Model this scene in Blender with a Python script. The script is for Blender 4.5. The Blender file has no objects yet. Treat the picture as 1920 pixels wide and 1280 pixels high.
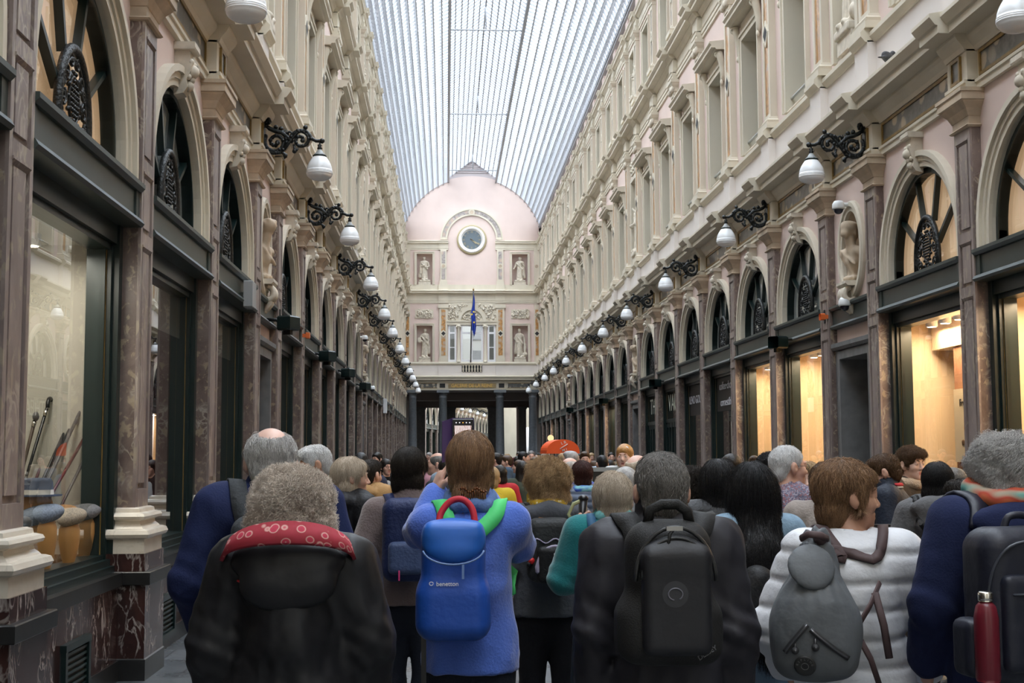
import bpy, math, random
import numpy as np
from mathutils import Vector, Matrix, Euler
random.seed(7); rng = np.random.default_rng(7)
SC = bpy.context.scene; COL = SC.collection
PI = math.pi
# ------------------------------------------------------------------ materials
def new_mat(name):
    m = bpy.data.materials.new(name); m.use_nodes = True
    nt = m.node_tree; nt.nodes.clear()
    out = nt.nodes.new('ShaderNodeOutputMaterial')
    return m, nt, out
def nd(nt, t, **kw):
    n = nt.nodes.new(t)
    for k, v in kw.items():
        if k in n.inputs: n.inputs[k].default_value = v
        else: setattr(n, k, v)
    return n
def c4(c): return (c[0], c[1], c[2], 1.0)
def ramp(nt, stops, interp='LINEAR'):
    r = nt.nodes.new('ShaderNodeValToRGB'); e = r.color_ramp.elements
    r.color_ramp.interpolation = interp
    while len(e) < len(stops): e.new(0.5)
    for i, (p, c) in enumerate(stops): e[i].position = p; e[i].color = c4(c)
    return r
def world_pos(nt, scale=(1, 1, 1)):
    g = nt.nodes.new('ShaderNodeNewGeometry'); mp = nt.nodes.new('ShaderNodeMapping')
    mp.inputs['Scale'].default_value = scale
    nt.links.new(g.outputs['Position'], mp.inputs['Vector'])
    return mp.outputs['Vector']
def plain(name, col, rough=0.6, metal=0.0, spec=0.5, noise=0.0, nscale=6.0, bump=0.0, bscale=40.0, sheen=0.0, coat=0.0, nstretch=(1, 1, 1)):
    m, nt, out = new_mat(name)
    b = nd(nt, 'ShaderNodeBsdfPrincipled'); b.inputs['Roughness'].default_value = rough
    b.inputs['Metallic'].default_value = metal; b.inputs['Specular IOR Level'].default_value = spec
    b.inputs['Base Color'].default_value = c4(col)
    if sheen: b.inputs['Sheen Weight'].default_value = sheen; b.inputs['Sheen Roughness'].default_value = 0.5
    if coat: b.inputs['Coat Weight'].default_value = coat
    if noise:
        n = nd(nt, 'ShaderNodeTexNoise', Scale=nscale, Detail=4.0); nt.links.new(world_pos(nt, nstretch), n.inputs['Vector'])
        lo = [max(0, c * (1 - noise)) for c in col]; hi = [min(1, c * (1 + noise)) for c in col]
        r = ramp(nt, [(0.3, lo), (0.7, hi)]); nt.links.new(n.outputs['Fac'], r.inputs['Fac'])
        nt.links.new(r.outputs['Color'], b.inputs['Base Color'])
    if bump:
        n2 = nd(nt, 'ShaderNodeTexNoise', Scale=bscale, Detail=3.0); nt.links.new(world_pos(nt, nstretch), n2.inputs['Vector'])
        bp = nd(nt, 'ShaderNodeBump', Strength=bump, Distance=0.02); nt.links.new(n2.outputs['Fac'], bp.inputs['Height'])
        nt.links.new(bp.outputs['Normal'], b.inputs['Normal'])
    nt.links.new(b.outputs['BSDF'], out.inputs['Surface'])
    return m
def marble(name, base, dark, vein, scale=3.0, stretch=(1, 1, 0.5), rough=0.25, vw=0.06, patch=None, seed=0.0):
    """veined stone: two-tone clouds, thin veins and (optionally) pale patches, all in world space"""
    m, nt, out = new_mat(name); b = nd(nt, 'ShaderNodeBsdfPrincipled'); b.inputs['Roughness'].default_value = rough
    p = world_pos(nt, stretch)
    n1 = nd(nt, 'ShaderNodeTexNoise', Scale=scale, Detail=6.0, Roughness=0.65, Distortion=0.6); nt.links.new(p, n1.inputs['Vector'])
    r1 = ramp(nt, [(0.35, dark), (0.65, base)]); nt.links.new(n1.outputs['Fac'], r1.inputs['Fac'])
    n2 = nd(nt, 'ShaderNodeTexNoise', Scale=scale * 1.7, Detail=5.0, Distortion=1.5); nt.links.new(p, n2.inputs['Vector'])
    s = nd(nt, 'ShaderNodeMath', operation='SUBTRACT'); s.inputs[1].default_value = 0.5; nt.links.new(n2.outputs['Fac'], s.inputs[0])
    a = nd(nt, 'ShaderNodeMath', operation='ABSOLUTE'); nt.links.new(s.outputs[0], a.inputs[0])
    r2 = ramp(nt, [(0.0, (1, 1, 1)), (vw, (0, 0, 0))]); nt.links.new(a.outputs[0], r2.inputs['Fac'])
    n3 = nd(nt, 'ShaderNodeTexNoise', Scale=scale * 0.9, Detail=2.0); nt.links.new(p, n3.inputs['Vector'])
    r3 = ramp(nt, [(0.48, (0, 0, 0)), (0.6, (1, 1, 1))]); nt.links.new(n3.outputs['Fac'], r3.inputs['Fac'])
    mm = nd(nt, 'ShaderNodeMath', operation='MULTIPLY'); nt.links.new(r2.outputs['Color'], mm.inputs[0]); nt.links.new(r3.outputs['Color'], mm.inputs[1])
    mx = nd(nt, 'ShaderNodeMixRGB'); mx.inputs['Color2'].default_value = c4(vein)
    nt.links.new(mm.outputs[0], mx.inputs['Fac']); nt.links.new(r1.outputs['Color'], mx.inputs['Color1'])
    last = mx
    if patch:
        n4 = nd(nt, 'ShaderNodeTexNoise', Scale=scale * 5.0, Detail=4.0, Distortion=0.5); nt.links.new(p, n4.inputs['Vector'])
        r4 = ramp(nt, [(0.565, (0, 0, 0)), (0.63, (0.62, 0.62, 0.62))]); nt.links.new(n4.outputs['Fac'], r4.inputs['Fac'])
        m2 = nd(nt, 'ShaderNodeMixRGB'); m2.inputs['Color2'].default_value = c4(patch)
        nt.links.new(r4.outputs['Color'], m2.inputs['Fac']); nt.links.new(mx.outputs['Color'], m2.inputs['Color1']); last = m2
    nt.links.new(last.outputs['Color'], b.inputs['Base Color'])
    nt.links.new(b.outputs['BSDF'], out.inputs['Surface'])
    return m
def breccia(name, ground, pale, pale2, scale=5.0, rough=0.3):
    m, nt, out = new_mat(name); b = nd(nt, 'ShaderNodeBsdfPrincipled'); b.inputs['Roughness'].default_value = rough
    p = world_pos(nt)
    n0 = nd(nt, 'ShaderNodeTexNoise', Scale=scale, Detail=3.0); nt.links.new(p, n0.inputs['Vector'])
    mxv = nd(nt, 'ShaderNodeMixRGB'); mxv.inputs['Fac'].default_value = 0.12; nt.links.new(p, mxv.inputs['Color1']); nt.links.new(n0.outputs['Color'], mxv.inputs['Color2'])
    v = nd(nt, 'ShaderNodeTexVoronoi', Scale=scale); nt.links.new(mxv.outputs['Color'], v.inputs['Vector'])
    r = ramp(nt, [(0.0, pale), (0.40, pale2), (0.50, ground), (1.0, [c * 0.6 for c in ground])]); nt.links.new(v.outputs['Distance'], r.inputs['Fac'])
    s = nd(nt, 'ShaderNodeSeparateColor'); nt.links.new(v.outputs['Color'], s.inputs['Color'])
    rr = ramp(nt, [(0.45, (0, 0, 0)), (0.5, (1, 1, 1))]); nt.links.new(s.outputs[0], rr.inputs['Fac'])
    n1 = nd(nt, 'ShaderNodeTexNoise', Scale=scale * 2, Detail=4.0); nt.links.new(p, n1.inputs['Vector'])
    r1 = ramp(nt, [(0.35, [c * 0.55 for c in ground]), (0.7, [c * 1.3 for c in ground])]); nt.links.new(n1.outputs['Fac'], r1.inputs['Fac'])
    mx = nd(nt, 'ShaderNodeMixRGB'); nt.links.new(rr.outputs['Color'], mx.inputs['Fac']); nt.links.new(r1.outputs['Color'], mx.inputs['Color1']); nt.links.new(r.outputs['Color'], mx.inputs['Color2'])
    nt.links.new(mx.outputs['Color'], b.inputs['Base Color']); nt.links.new(b.outputs['BSDF'], out.inputs['Surface'])
    return m
def glass(name, tint=(0.93, 0.96, 0.95), rough=0.0, boost=1.0, ior=1.5):
    """single-sheet pane: see-through, with Fresnel reflection"""
    m, nt, out = new_mat(name)
    t = nd(nt, 'ShaderNodeBsdfTransparent'); t.inputs['Color'].default_value = c4(tint)
    g = nd(nt, 'ShaderNodeBsdfGlossy', Roughness=rough); g.inputs['Color'].default_value = (1, 1, 1, 1)
    f = nd(nt, 'ShaderNodeFresnel', IOR=ior); mu = nd(nt, 'ShaderNodeMath', operation='MULTIPLY', use_clamp=True); mu.inputs[1].default_value = boost
    gm = nt.nodes.new('ShaderNodeNewGeometry'); io = nd(nt, 'ShaderNodeMath', operation='MULTIPLY_ADD'); io.inputs[1].default_value = 1 / ior - ior; io.inputs[2].default_value = ior
    nt.links.new(gm.outputs['Backfacing'], io.inputs[0]); nt.links.new(io.outputs[0], f.inputs['IOR']); nt.links.new(f.outputs[0], mu.inputs[0])
    mx = nd(nt, 'ShaderNodeMixShader'); nt.links.new(mu.outputs[0], mx.inputs[0]); nt.links.new(t.outputs[0], mx.inputs[1]); nt.links.new(g.outputs[0], mx.inputs[2])
    nt.links.new(mx.outputs[0], out.inputs['Surface'])
    return m
def emis(name, col, s):
    m, nt, out = new_mat(name); e = nd(nt, 'ShaderNodeEmission', Strength=s); e.inputs['Color'].default_value = c4(col)
    nt.links.new(e.outputs[0], out.inputs['Surface']); return m
M = {}
M['stone'] = plain('cream_stone', (0.63, 0.575, 0.465), 0.75, noise=0.09, nscale=1.3, nstretch=(1, 1, 0.35))
M['white'] = plain('pale_painted_stone', (0.70, 0.65, 0.61), 0.7, noise=0.06, nscale=1.0)
M['pink'] = plain('pink_plaster', (0.68, 0.545, 0.49), 0.8, noise=0.05, nscale=0.9)
M['tan'] = plain('weathered_tan_stone', (0.50, 0.40, 0.29), 0.65, noise=0.22, nscale=4.0)
M['relief'] = plain('carved_stone', (0.62, 0.56, 0.46), 0.8, noise=0.15, nscale=8.0)
M['shaft'] = marble('brown_pilaster_marble', (0.21, 0.16, 0.14), (0.105, 0.072, 0.063), (0.36, 0.32, 0.27), 3.0, (1, 1, 0.8), 0.35, 0.05, (0.37, 0.30, 0.205))
M['shaftface'] = marble('mauve_pilaster_marble', (0.285, 0.23, 0.21), (0.17, 0.13, 0.12), (0.42, 0.36, 0.30), 2.8, (1, 1, 0.45), 0.4, 0.045, (0.37, 0.31, 0.225))
M['red'] = marble('oxblood_marble', (0.058, 0.024, 0.021), (0.026, 0.013, 0.012), (0.40, 0.35, 0.32), 2.8, (1.3, 1.3, 0.6), 0.18, 0.035)
M['wmarble'] = marble('white_base_marble', (0.72, 0.66, 0.56), (0.60, 0.53, 0.43), (0.50, 0.44, 0.36), 2.0, (1, 1, 1), 0.22, 0.012)
M['black'] = plain('black_stone', (0.014, 0.014, 0.014), 0.3, noise=0.4, nscale=9)
M['green'] = plain('dark_green_paint', (0.006, 0.016, 0.0155), 0.3)
M['beam'] = plain('grey_green_paint', (0.036, 0.050, 0.045), 0.4, noise=0.15, nscale=2)
M['gold'] = plain('gilt_moulding', (0.22, 0.135, 0.035), 0.4, noise=0.3, nscale=12)
M['frieze'] = breccia('grey_breccia_marble', (0.12, 0.12, 0.115), (0.55, 0.46, 0.32), (0.42, 0.36, 0.27), 5.0)
M['orange'] = breccia('orange_marble', (0.50, 0.26, 0.09), (0.58, 0.40, 0.20), (0.40, 0.32, 0.26), 5.0)
M['greymarb'] = breccia('grey_pink_marble', (0.42, 0.37, 0.34), (0.55, 0.47, 0.36), (0.48, 0.36, 0.30), 4.0)
M['dark'] = plain('dark_recess', (0.02, 0.02, 0.02), 0.7)
M['iron'] = plain('black_wrought_iron', (0.012, 0.014, 0.014), 0.38, metal=0.3, bump=0.6, bscale=35)
M['opal'] = plain('opal_lamp_glass', (0.84, 0.86, 0.88), 0.16)
M['zinc'] = plain('grey_zinc', (0.30, 0.32, 0.32), 0.45)
M['glass'] = glass('shop_window_glass', boost=1.7)
M['fanglass'] = glass('fanlight_glass', boost=1.3)
M['winglass'] = glass('upper_window_glass', (0.55, 0.60, 0.60), boost=2.0)
M['curtain'] = plain('pale_curtain', (0.52, 0.52, 0.47), 0.9)
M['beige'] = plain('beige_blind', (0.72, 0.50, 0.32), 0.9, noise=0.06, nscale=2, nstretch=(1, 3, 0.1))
_b = [n for n in M['beige'].node_tree.nodes if n.type == 'BSDF_PRINCIPLED'][0]; _b.inputs['Emission Color'].default_value = (1.0, 0.62, 0.34, 1); _b.inputs['Emission Strength'].default_value = 0.10   # glow put into the cloth imitates shop light shining through
M['greyblind'] = plain('grey_opal_panel', (0.40, 0.42, 0.42), 0.6)
M['winframe'] = plain('grey_window_paint', (0.46, 0.47, 0.45), 0.5)
M['whitepaint'] = plain('white_window_paint', (0.78, 0.78, 0.80), 0.5)
M['bluestone'] = plain('grey_bluestone', (0.14, 0.155, 0.17), 0.5, noise=0.15, nscale=8)
M['doorstone'] = plain('dark_bluestone_surround', (0.15, 0.15, 0.148), 0.6, noise=0.2, nscale=6)
# ------------------------------------------------------------------ mesh builder
class MB:
    def __init__(s): s.v = []; s.f = []; s.m = []; s.sm = []
    def add(s, verts, faces, m=0, smooth=False):
        b = len(s.v); s.v.extend([tuple(v) for v in verts])
        for f in faces: s.f.append(tuple(b + i for i in f)); s.m.append(m); s.sm.append(smooth)
        return s
    nb = 0
    def box(s, x0, x1, y0, y1, z0, z1, m=0):
        s.nb += 1; e = 0.0003 * (s.nb % 11); x0 -= e; y0 -= e; z0 -= e; x1 += e; y1 += e; z1 += e      # no two boxes of a mesh share a plane
        v = [(x0, y0, z0), (x1, y0, z0), (x1, y1, z0), (x0, y1, z0), (x0, y0, z1), (x1, y0, z1), (x1, y1, z1), (x0, y1, z1)]
        return s.add(v, [(0, 3, 2, 1), (4, 5, 6, 7), (0, 1, 5, 4), (1, 2, 6, 5), (2, 3, 7, 6), (3, 0, 4, 7)], m)
    def quad(s, a, b, c, d, m=0): return s.add([a, b, c, d], [(0, 1, 2, 3)], m)
    def run(s, prof, y0, y1, m=0, caps=True):
        """profile [(x,z)...] (closed polygon) extruded along y"""
        n = len(prof); v = [(x, y0, z) for x, z in prof] + [(x, y1, z) for x, z in prof]
        f = [(i, (i + 1) % n, n + (i + 1) % n, n + i) for i in range(n)]
        if caps: f += [tuple(range(n - 1, -1, -1)), tuple(range(n, 2 * n))]
        return s.add(v, f, m)
    def runx(s, prof, x0, x1, m=0):
        n = len(prof); v = [(x0, y, z) for y, z in prof] + [(x1, y, z) for y, z in prof]
        f = [(i, (i + 1) % n, n + (i + 1) % n, n + i) for i in range(n)] + [tuple(range(n - 1, -1, -1)), tuple(range(n, 2 * n))]
        return s.add(v, f, m)
    def rectloft(s, prof, x0, x1, hw, m=0, cap=True):
        """mouldings round three sides of a pier: prof [(off,z)...]"""
        v = []; f = []
        for o, z in prof: v += [(x0, -hw - o, z), (x1 + o, -hw - o, z), (x1 + o, hw + o, z), (x0, hw + o, z)]
        for i in range(len(prof) - 1):
            a = 4 * i
            for k in range(3): f.append((a + k, a + k + 1, a + k + 5, a + k + 4))
        if cap: n = 4 * (len(prof) - 1); f += [(3, 2, 1, 0), (n, n + 1, n + 2, n + 3)]
        return s.add(v, f, m)
    def lathe(s, prof, c=(0, 0, 0), seg=24, m=0, axis='z', smooth=True):
        v = []; f = []
        for r, z in prof:
            for k in range(seg):
                a = 2 * PI * k / seg; p = (r * math.cos(a), r * math.sin(a), z)
                if axis == 'x': p = (p[2], p[0], p[1])
                elif axis == 'y': p = (p[0], p[2], p[1])
                v.append((p[0] + c[0], p[1] + c[1], p[2] + c[2]))
        for i in range(len(prof) - 1):
            for k in range(seg): f.append((i * seg + k, i * seg + (k + 1) % seg, (i + 1) * seg + (k + 1) % seg, (i + 1) * seg + k))
        n = (len(prof) - 1) * seg
        if abs(prof[0][1] - prof[1][1]) > 2e-3 and prof[0][0] > 0.002: f.append(tuple(range(seg)))
        if abs(prof[-1][1] - prof[-2][1]) > 2e-3 and prof[-1][0] > 0.002: f.append(tuple(n + k for k in range(seg)))
        return s.add(v, f, m, smooth)
    def ball(s, c, r, seg=12, m=0, sz=1.0):
        n = max(6, seg // 2); return s.lathe([(max(1e-4, r * math.sin(PI * i / n)), -r * sz * math.cos(PI * i / n)) for i in range(n + 1)], c, seg, m)
    def tube(s, pts, r, seg=8, m=0, closed=False, flat=1.0):
        pts = [Vector(p) for p in pts]; n = len(pts)
        rr = r if hasattr(r, '__len__') else [r] * n
        v = []; f = []; up = None
        for i, p in enumerate(pts):
            if closed: t = pts[(i + 1) % n] - pts[i - 1]
            else: t = pts[min(i + 1, n - 1)] - pts[max(i - 1, 0)]
            t = t.normalized() if t.length > 1e-9 else Vector((0, 0, 1))
            if up is None:
                up = Vector((0, 0, 1)) if abs(t.z) < 0.9 else Vector((1, 0, 0))
            a = (up - t * up.dot(t)); a = a.normalized() if a.length > 1e-6 else t.orthogonal().normalized()
            up = a; b = t.cross(a)
            for k in range(seg):
                an = 2 * PI * k / seg; q = p + a * (rr[i] * math.cos(an)) + b * (rr[i] * flat * math.sin(an)); v.append(q[:])
        for i in range(n if closed else n - 1):
            j = (i + 1) % n
            for k in range(seg): f.append((i * seg + k, i * seg + (k + 1) % seg, j * seg + (k + 1) % seg, j * seg + k))
        if not closed: f += [tuple(range(seg - 1, -1, -1)), tuple((n - 1) * seg + k for k in range(seg))]
        return s.add(v, f, m, True)
    def mesh(s, name, mats):
        me = bpy.data.meshes.new(name); me.from_pydata(s.v, [], s.f); me.validate(verbose=False)
        for mm in mats: me.materials.append(mm)
        if len(me.polygons) == len(s.m):
            me.polygons.foreach_set('material_index', s.m); me.polygons.foreach_set('use_smooth', s.sm)
        me.update(); return me
def link(name, me, parent=None, loc=(0, 0, 0), rz=0.0):
    o = bpy.data.objects.new(name, me); COL.objects.link(o); o.location = loc; o.rotation_euler = (0, 0, rz)
    if parent is not None: o.parent = parent
    return o
def tag(o, label=None, cat=None, group=None, kind=None):
    if label: o['label'] = label
    if cat: o['category'] = cat
    if group: o['group'] = group
    if kind: o['kind'] = kind
    return o
def empty(name, loc=(0, 0, 0), rz=0.0, **k):
    o = bpy.data.objects.new(name, None); COL.objects.link(o); o.location = loc; o.rotation_euler = (0, 0, rz); o.empty_display_size = 0.1
    return tag(o, **k)
def copy_tree(o, parent=None):
    c = o.copy(); COL.objects.link(c)
    if parent is not None: c.parent = parent
    for ch in list(o.children): copy_tree(ch, c)
    return c
FONT = None
def spl(P, n=24):
    P = np.asarray(P, float); u = np.linspace(0, len(P) - 1, n); i = np.minimum(u.astype(int), len(P) - 2); f = (u - i)[:, None]; a, b = P[i], P[i + 1]; z = P[np.maximum(i - 1, 0)]; c = P[np.minimum(i + 2, len(P) - 1)]
    return 0.5 * (2 * a + (b - z) * f + (2 * z - 5 * a + 4 * b - c) * f ** 2 + (3 * a - z - 3 * b + c) * f ** 3)
def text_mesh(s, size, depth=0.004, bold=True):
    cu = bpy.data.curves.new('lettering', 'FONT'); cu.body = s; cu.size = size; cu.extrude = depth; cu.align_x = 'CENTER'; cu.align_y = 'CENTER'
    if bold: cu.offset = size * 0.012
    o = bpy.data.objects.new('lettering', cu); COL.objects.link(o)
    dg = bpy.context.evaluated_depsgraph_get(); me = bpy.data.meshes.new_from_object(o.evaluated_get(dg))
    bpy.data.objects.remove(o); return me
# ------------------------------------------------------------------ smooth bodies: signed-distance shapes meshed with surface nets
def _n(v): v = np.asarray(v, float); return v / (np.linalg.norm(v) + 1e-12)
class Sdf:
    """list of shapes; each: (fn(P)->distance, lo, hi, k, op, mat). ops: 'u' smooth union, 's' smooth subtract, 'i' smooth intersect (global)"""
    def __init__(s): s.p = []
    def _a(s, fn, lo, hi, k, op): s.p.append((fn, np.asarray(lo, float), np.asarray(hi, float), k, op)); return s
    def cap(s, a, b, ra, rb=None, k=0.02, op='u', flat=None):
        """tapered capsule; flat=(axis unit vector, factor): cross-section squeezed along axis"""
        rb = ra if rb is None else rb; a = np.asarray(a, float); b = np.asarray(b, float); d = b - a; L2 = max(d @ d, 1e-12)
        R = max(ra, rb)
        if flat is None:
            def fn(P):
                q = P - a; t = np.clip((q @ d) / L2, 0, 1); return np.sqrt(((q - t[..., None] * d) ** 2).sum(-1)) - (ra + (rb - ra) * t)
        else:
            ax, fac = _n(flat[0]), flat[1]
            def fn(P):
                q = P - a; t = np.clip((q @ d) / L2, 0, 1); w = q - t[..., None] * d; e = w @ ax; w = w + (e * (1 / fac - 1))[..., None] * ax
                return (np.sqrt((w ** 2).sum(-1)) - (ra + (rb - ra) * t)) * min(1, fac)
        return s._a(fn, np.minimum(a, b) - R, np.maximum(a, b) + R, k, op)
    def ell(s, c, r, R=None, k=0.02, op='u'):
        c = np.asarray(c, float); r = np.asarray(r, float); R = None if R is None else np.asarray(R, float); m = r.max()
        def fn(P):
            q = P - c
            if R is not None: q = q @ R
            k0 = np.sqrt(((q / r) ** 2).sum(-1)); k1 = np.sqrt(((q / (r * r)) ** 2).sum(-1)) + 1e-9
            return k0 * (k0 - 1) / k1
        ex = r if R is None else np.full(3, m)
        return s._a(fn, c - ex, c + ex, k, op)
    def rbox(s, c, h, rad, R=None, k=0.02, op='u'):
        c = np.asarray(c, float); h = np.asarray(h, float) - rad; R = None if R is None else np.asarray(R, float)
        def fn(P):
            q = P - c
            if R is not None: q = q @ R
            q = np.abs(q) - h; return np.sqrt((np.maximum(q, 0) ** 2).sum(-1)) + np.minimum(q.max(-1), 0) - rad
        ex = np.full(3, np.linalg.norm(h + rad)) if R is not None else h + rad
        return s._a(fn, c - ex, c + ex, k, op)
    def half(s, n, d, k=0.01):
        """keep only the side n.P <= d"""
        n = _n(n); return s._a(lambda P: P @ n - d, [-9] * 3, [9] * 3, k, 'i')
    def disp(s, fn): s.p.append((fn, None, None, 0, 'd')); return s
    def bounds(s):
        lo = np.min([p[1] for p in s.p if p[4] == 'u'], 0); hi = np.max([p[2] for p in s.p if p[4] == 'u'], 0); return lo, hi
    @staticmethod
    def comb(f, d, k, op):
        if op == 'd': return f + d
        if op == 'u':
            h = np.clip(0.5 + 0.5 * (f - d) / k, 0, 1); return f + (d - f) * h - k * h * (1 - h)
        if op == 's': d = -d
        h = np.clip(0.5 - 0.5 * (f - d) / k, 0, 1); return f + (d - f) * h + k * h * (1 - h)
    def at(s, P):
        P = np.asarray(P, float); f = np.full(P.shape[:-1], 1.0)
        for fn, lo, hi, k, op in s.p: f = s.comb(f, fn(P), max(k, 1e-6), op)
        return f
    def grad(s, P, e=2e-3):
        g = np.stack([s.at(P + np.eye(3)[i] * e) - s.at(P - np.eye(3)[i] * e) for i in range(3)], -1); return g / (np.linalg.norm(g, axis=-1, keepdims=True) + 1e-9)
    def onto(s, P, d=0.0, it=8):
        P = np.array(P, float)
        for _ in range(it): P = P - s.grad(P) * np.clip(s.at(P) - d, -0.05, 0.05)[..., None]
        return P
    def mesh(s, name, mats, vox=0.012, fine=(), fvox=None, matfn=None):
        lo, hi = s.bounds(); lo = lo - 3 * vox; hi = hi + 3 * vox
        ax = []
        for i in range(3):
            x = [lo[i]]
            while x[-1] < hi[i]:
                st = vox
                for (fl, fh) in fine:
                    if fl[i] - vox < x[-1] < fh[i] + vox * 0.5: st = fvox
                x.append(x[-1] + st)
            ax.append(np.array(x))
        n = [len(a) for a in ax]; F = np.full(n, 0.5, np.float32)
        for fn, l, h, k, op in s.p:
            if op in 'di':
                sl = tuple(slice(0, q) for q in n)
            else:
                mg = k + 3.2 * vox; sl = tuple(slice(max(0, np.searchsorted(ax[i], l[i] - mg) - 1), min(n[i], np.searchsorted(ax[i], h[i] + mg) + 1)) for i in range(3))
            if any(q.stop <= q.start for q in sl): continue
            X = np.stack(np.meshgrid(ax[0][sl[0]], ax[1][sl[1]], ax[2][sl[2]], indexing='ij'), -1)
            if op == 'd':
                near = np.abs(F) < 0.06; F[near] += fn(X[near]).astype(np.float32); continue
            F[sl] = s.comb(F[sl], fn(X), max(k, 1e-6), op)
        return surfnet(name, F, ax, mats, matfn)
def surfnet(name, F, ax, mats, matfn=None):
    for i in range(3):                       # closed at the border
        sl = [slice(None)] * 3
        for e in (0, -1): sl[i] = e; F[tuple(sl)] = np.maximum(F[tuple(sl)], 0.01); 
    S = F < 0
    nx, ny, nz = F.shape; acc = np.zeros((nx - 1, ny - 1, nz - 1, 3), np.float32); cntr = np.zeros((nx - 1, ny - 1, nz - 1), np.float32)
    crosses = []
    for a in range(3):
        s0 = [slice(None)] * 3; s1 = [slice(None)] * 3; s0[a] = slice(0, -1); s1[a] = slice(1, None)
        c = S[tuple(s0)] != S[tuple(s1)]; idx = np.argwhere(c); crosses.append(idx)
        if not len(idx): continue
        f0 = F[tuple(s0)][c]; f1 = F[tuple(s1)][c]; t = f0 / (f0 - f1)
        P = np.stack([ax[i][idx[:, i]] for i in range(3)], 1); P[:, a] += t * (ax[a][idx[:, a] + 1] - ax[a][idx[:, a]])
        b, d = [i for i in range(3) if i != a]
        for ob in (0, -1):
            for od in (0, -1):
                j = idx.copy(); j[:, b] += ob; j[:, d] += od
                ok = (j >= 0).all(1) & (j[:, 0] < nx - 1) & (j[:, 1] < ny - 1) & (j[:, 2] < nz - 1); j = j[ok]
                np.add.at(acc, (j[:, 0], j[:, 1], j[:, 2]), P[ok]); np.add.at(cntr, (j[:, 0], j[:, 1], j[:, 2]), 1)
    cell = cntr > 0; ids = -np.ones(cntr.shape, np.int64); ids[cell] = np.arange(cell.sum()); V = acc[cell] / cntr[cell][:, None]
    quads = []
    for a in range(3):
        idx = crosses[a]
        if not len(idx): continue
        b, d = (a + 1) % 3, (a + 2) % 3
        ok = (idx[:, b] > 0) & (idx[:, d] > 0) & (idx[:, b] < F.shape[b] - 1) & (idx[:, d] < F.shape[d] - 1); idx = idx[ok]
        q = []
        for ob, od in ((-1, -1), (0, -1), (0, 0), (-1, 0)):
            j = idx.copy(); j[:, b] += ob; j[:, d] += od; q.append(ids[j[:, 0], j[:, 1], j[:, 2]])
        q = np.stack(q, 1); flip = ~S[idx[:, 0], idx[:, 1], idx[:, 2]]; q[flip] = q[flip][:, ::-1]; quads.append(q)
    Q = np.concatenate(quads) if quads else np.zeros((0, 4), np.int64); Q = Q[(Q >= 0).all(1)]
    me = bpy.data.meshes.new(name); me.vertices.add(len(V)); me.vertices.foreach_set('co', V.astype(np.float32).ravel())
    me.loops.add(len(Q) * 4); me.loops.foreach_set('vertex_index', Q.astype(np.int32).ravel())
    me.polygons.add(len(Q)); me.polygons.foreach_set('loop_start', np.arange(len(Q), dtype=np.int32) * 4)
    me.polygons.foreach_set('use_smooth', np.ones(len(Q), bool))
    for m in mats: me.materials.append(m)
    if matfn is not None: me.polygons.foreach_set('material_index', matfn(V[Q].mean(1)).astype(np.int32))
    me.update(); me.validate(verbose=False); return me
def vnoise(P, f, seed=0):
    """cheap smooth noise: a few rotated sine products, about -1..1"""
    r = np.random.default_rng(seed); o = 0
    for i in range(4):
        d = r.normal(size=(3, 3)); d /= np.linalg.norm(d, axis=1)[:, None]; ph = r.uniform(0, 6.28, 3); q = (P * np.asarray(f)) @ d.T * (1 + 0.6 * i) + ph
        o = o + np.sin(q[..., 0] + 1.3 * np.sin(q[..., 1])) * np.cos(q[..., 2]) / (1 + 0.5 * i)
    return o / 2.2
# ------------------------------------------------------------------ the gallery: constants
CAMX, CAMZ = -1.62, 1.73
WX = 4.19            # wall plane |x|
B, NB = 3.11, 2.18   # bay widths: window bay, niche bay
HP = 0.21            # pilaster half width
YN = [16.73 - 6 * B - NB, 16.73, 16.73 + NB + 6 * B, 16.73 + 2 * (NB + 6 * B)]   # first pilaster of each niche bay
PIL = []; BAYS = []   # pilaster centres; (kind, y centre)
for i, y in enumerate(YN):
    BAYS.append(('niche', y + NB / 2)); PIL.append(y)
    for k in range(6):
        PIL.append(y + NB + k * B); BAYS.append(('win', y + NB + (k + 0.5) * B))
YEND = YN[-1] + NB + 6 * B; PIL.append(YEND)      # 79.25
PIL = [p for p in PIL if p > -5.5]; BAYS = [b for b in BAYS if b[1] > -5]
Y0 = PIL[0]
_i0 = min(range(len(PIL)), key=lambda i: abs(PIL[i] - YN[1])); LAMPY = [PIL[i] for i in range(_i0 % 2, len(PIL) - 1, 2)]
SIDES = (('left', -1), ('right', 1))
def place(o, side, y):
    """a module modelled with its wall plane at x=0 and the gallery towards +x"""
    o.location = (side * WX, y, 0); o.scale = (-side, 1, 1); return o
cnt = {'window': 0, 'door': 0, 'trim': 0}
def sname(k): cnt[k] += 1; return '%s_%d' % (k, cnt[k])
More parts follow.
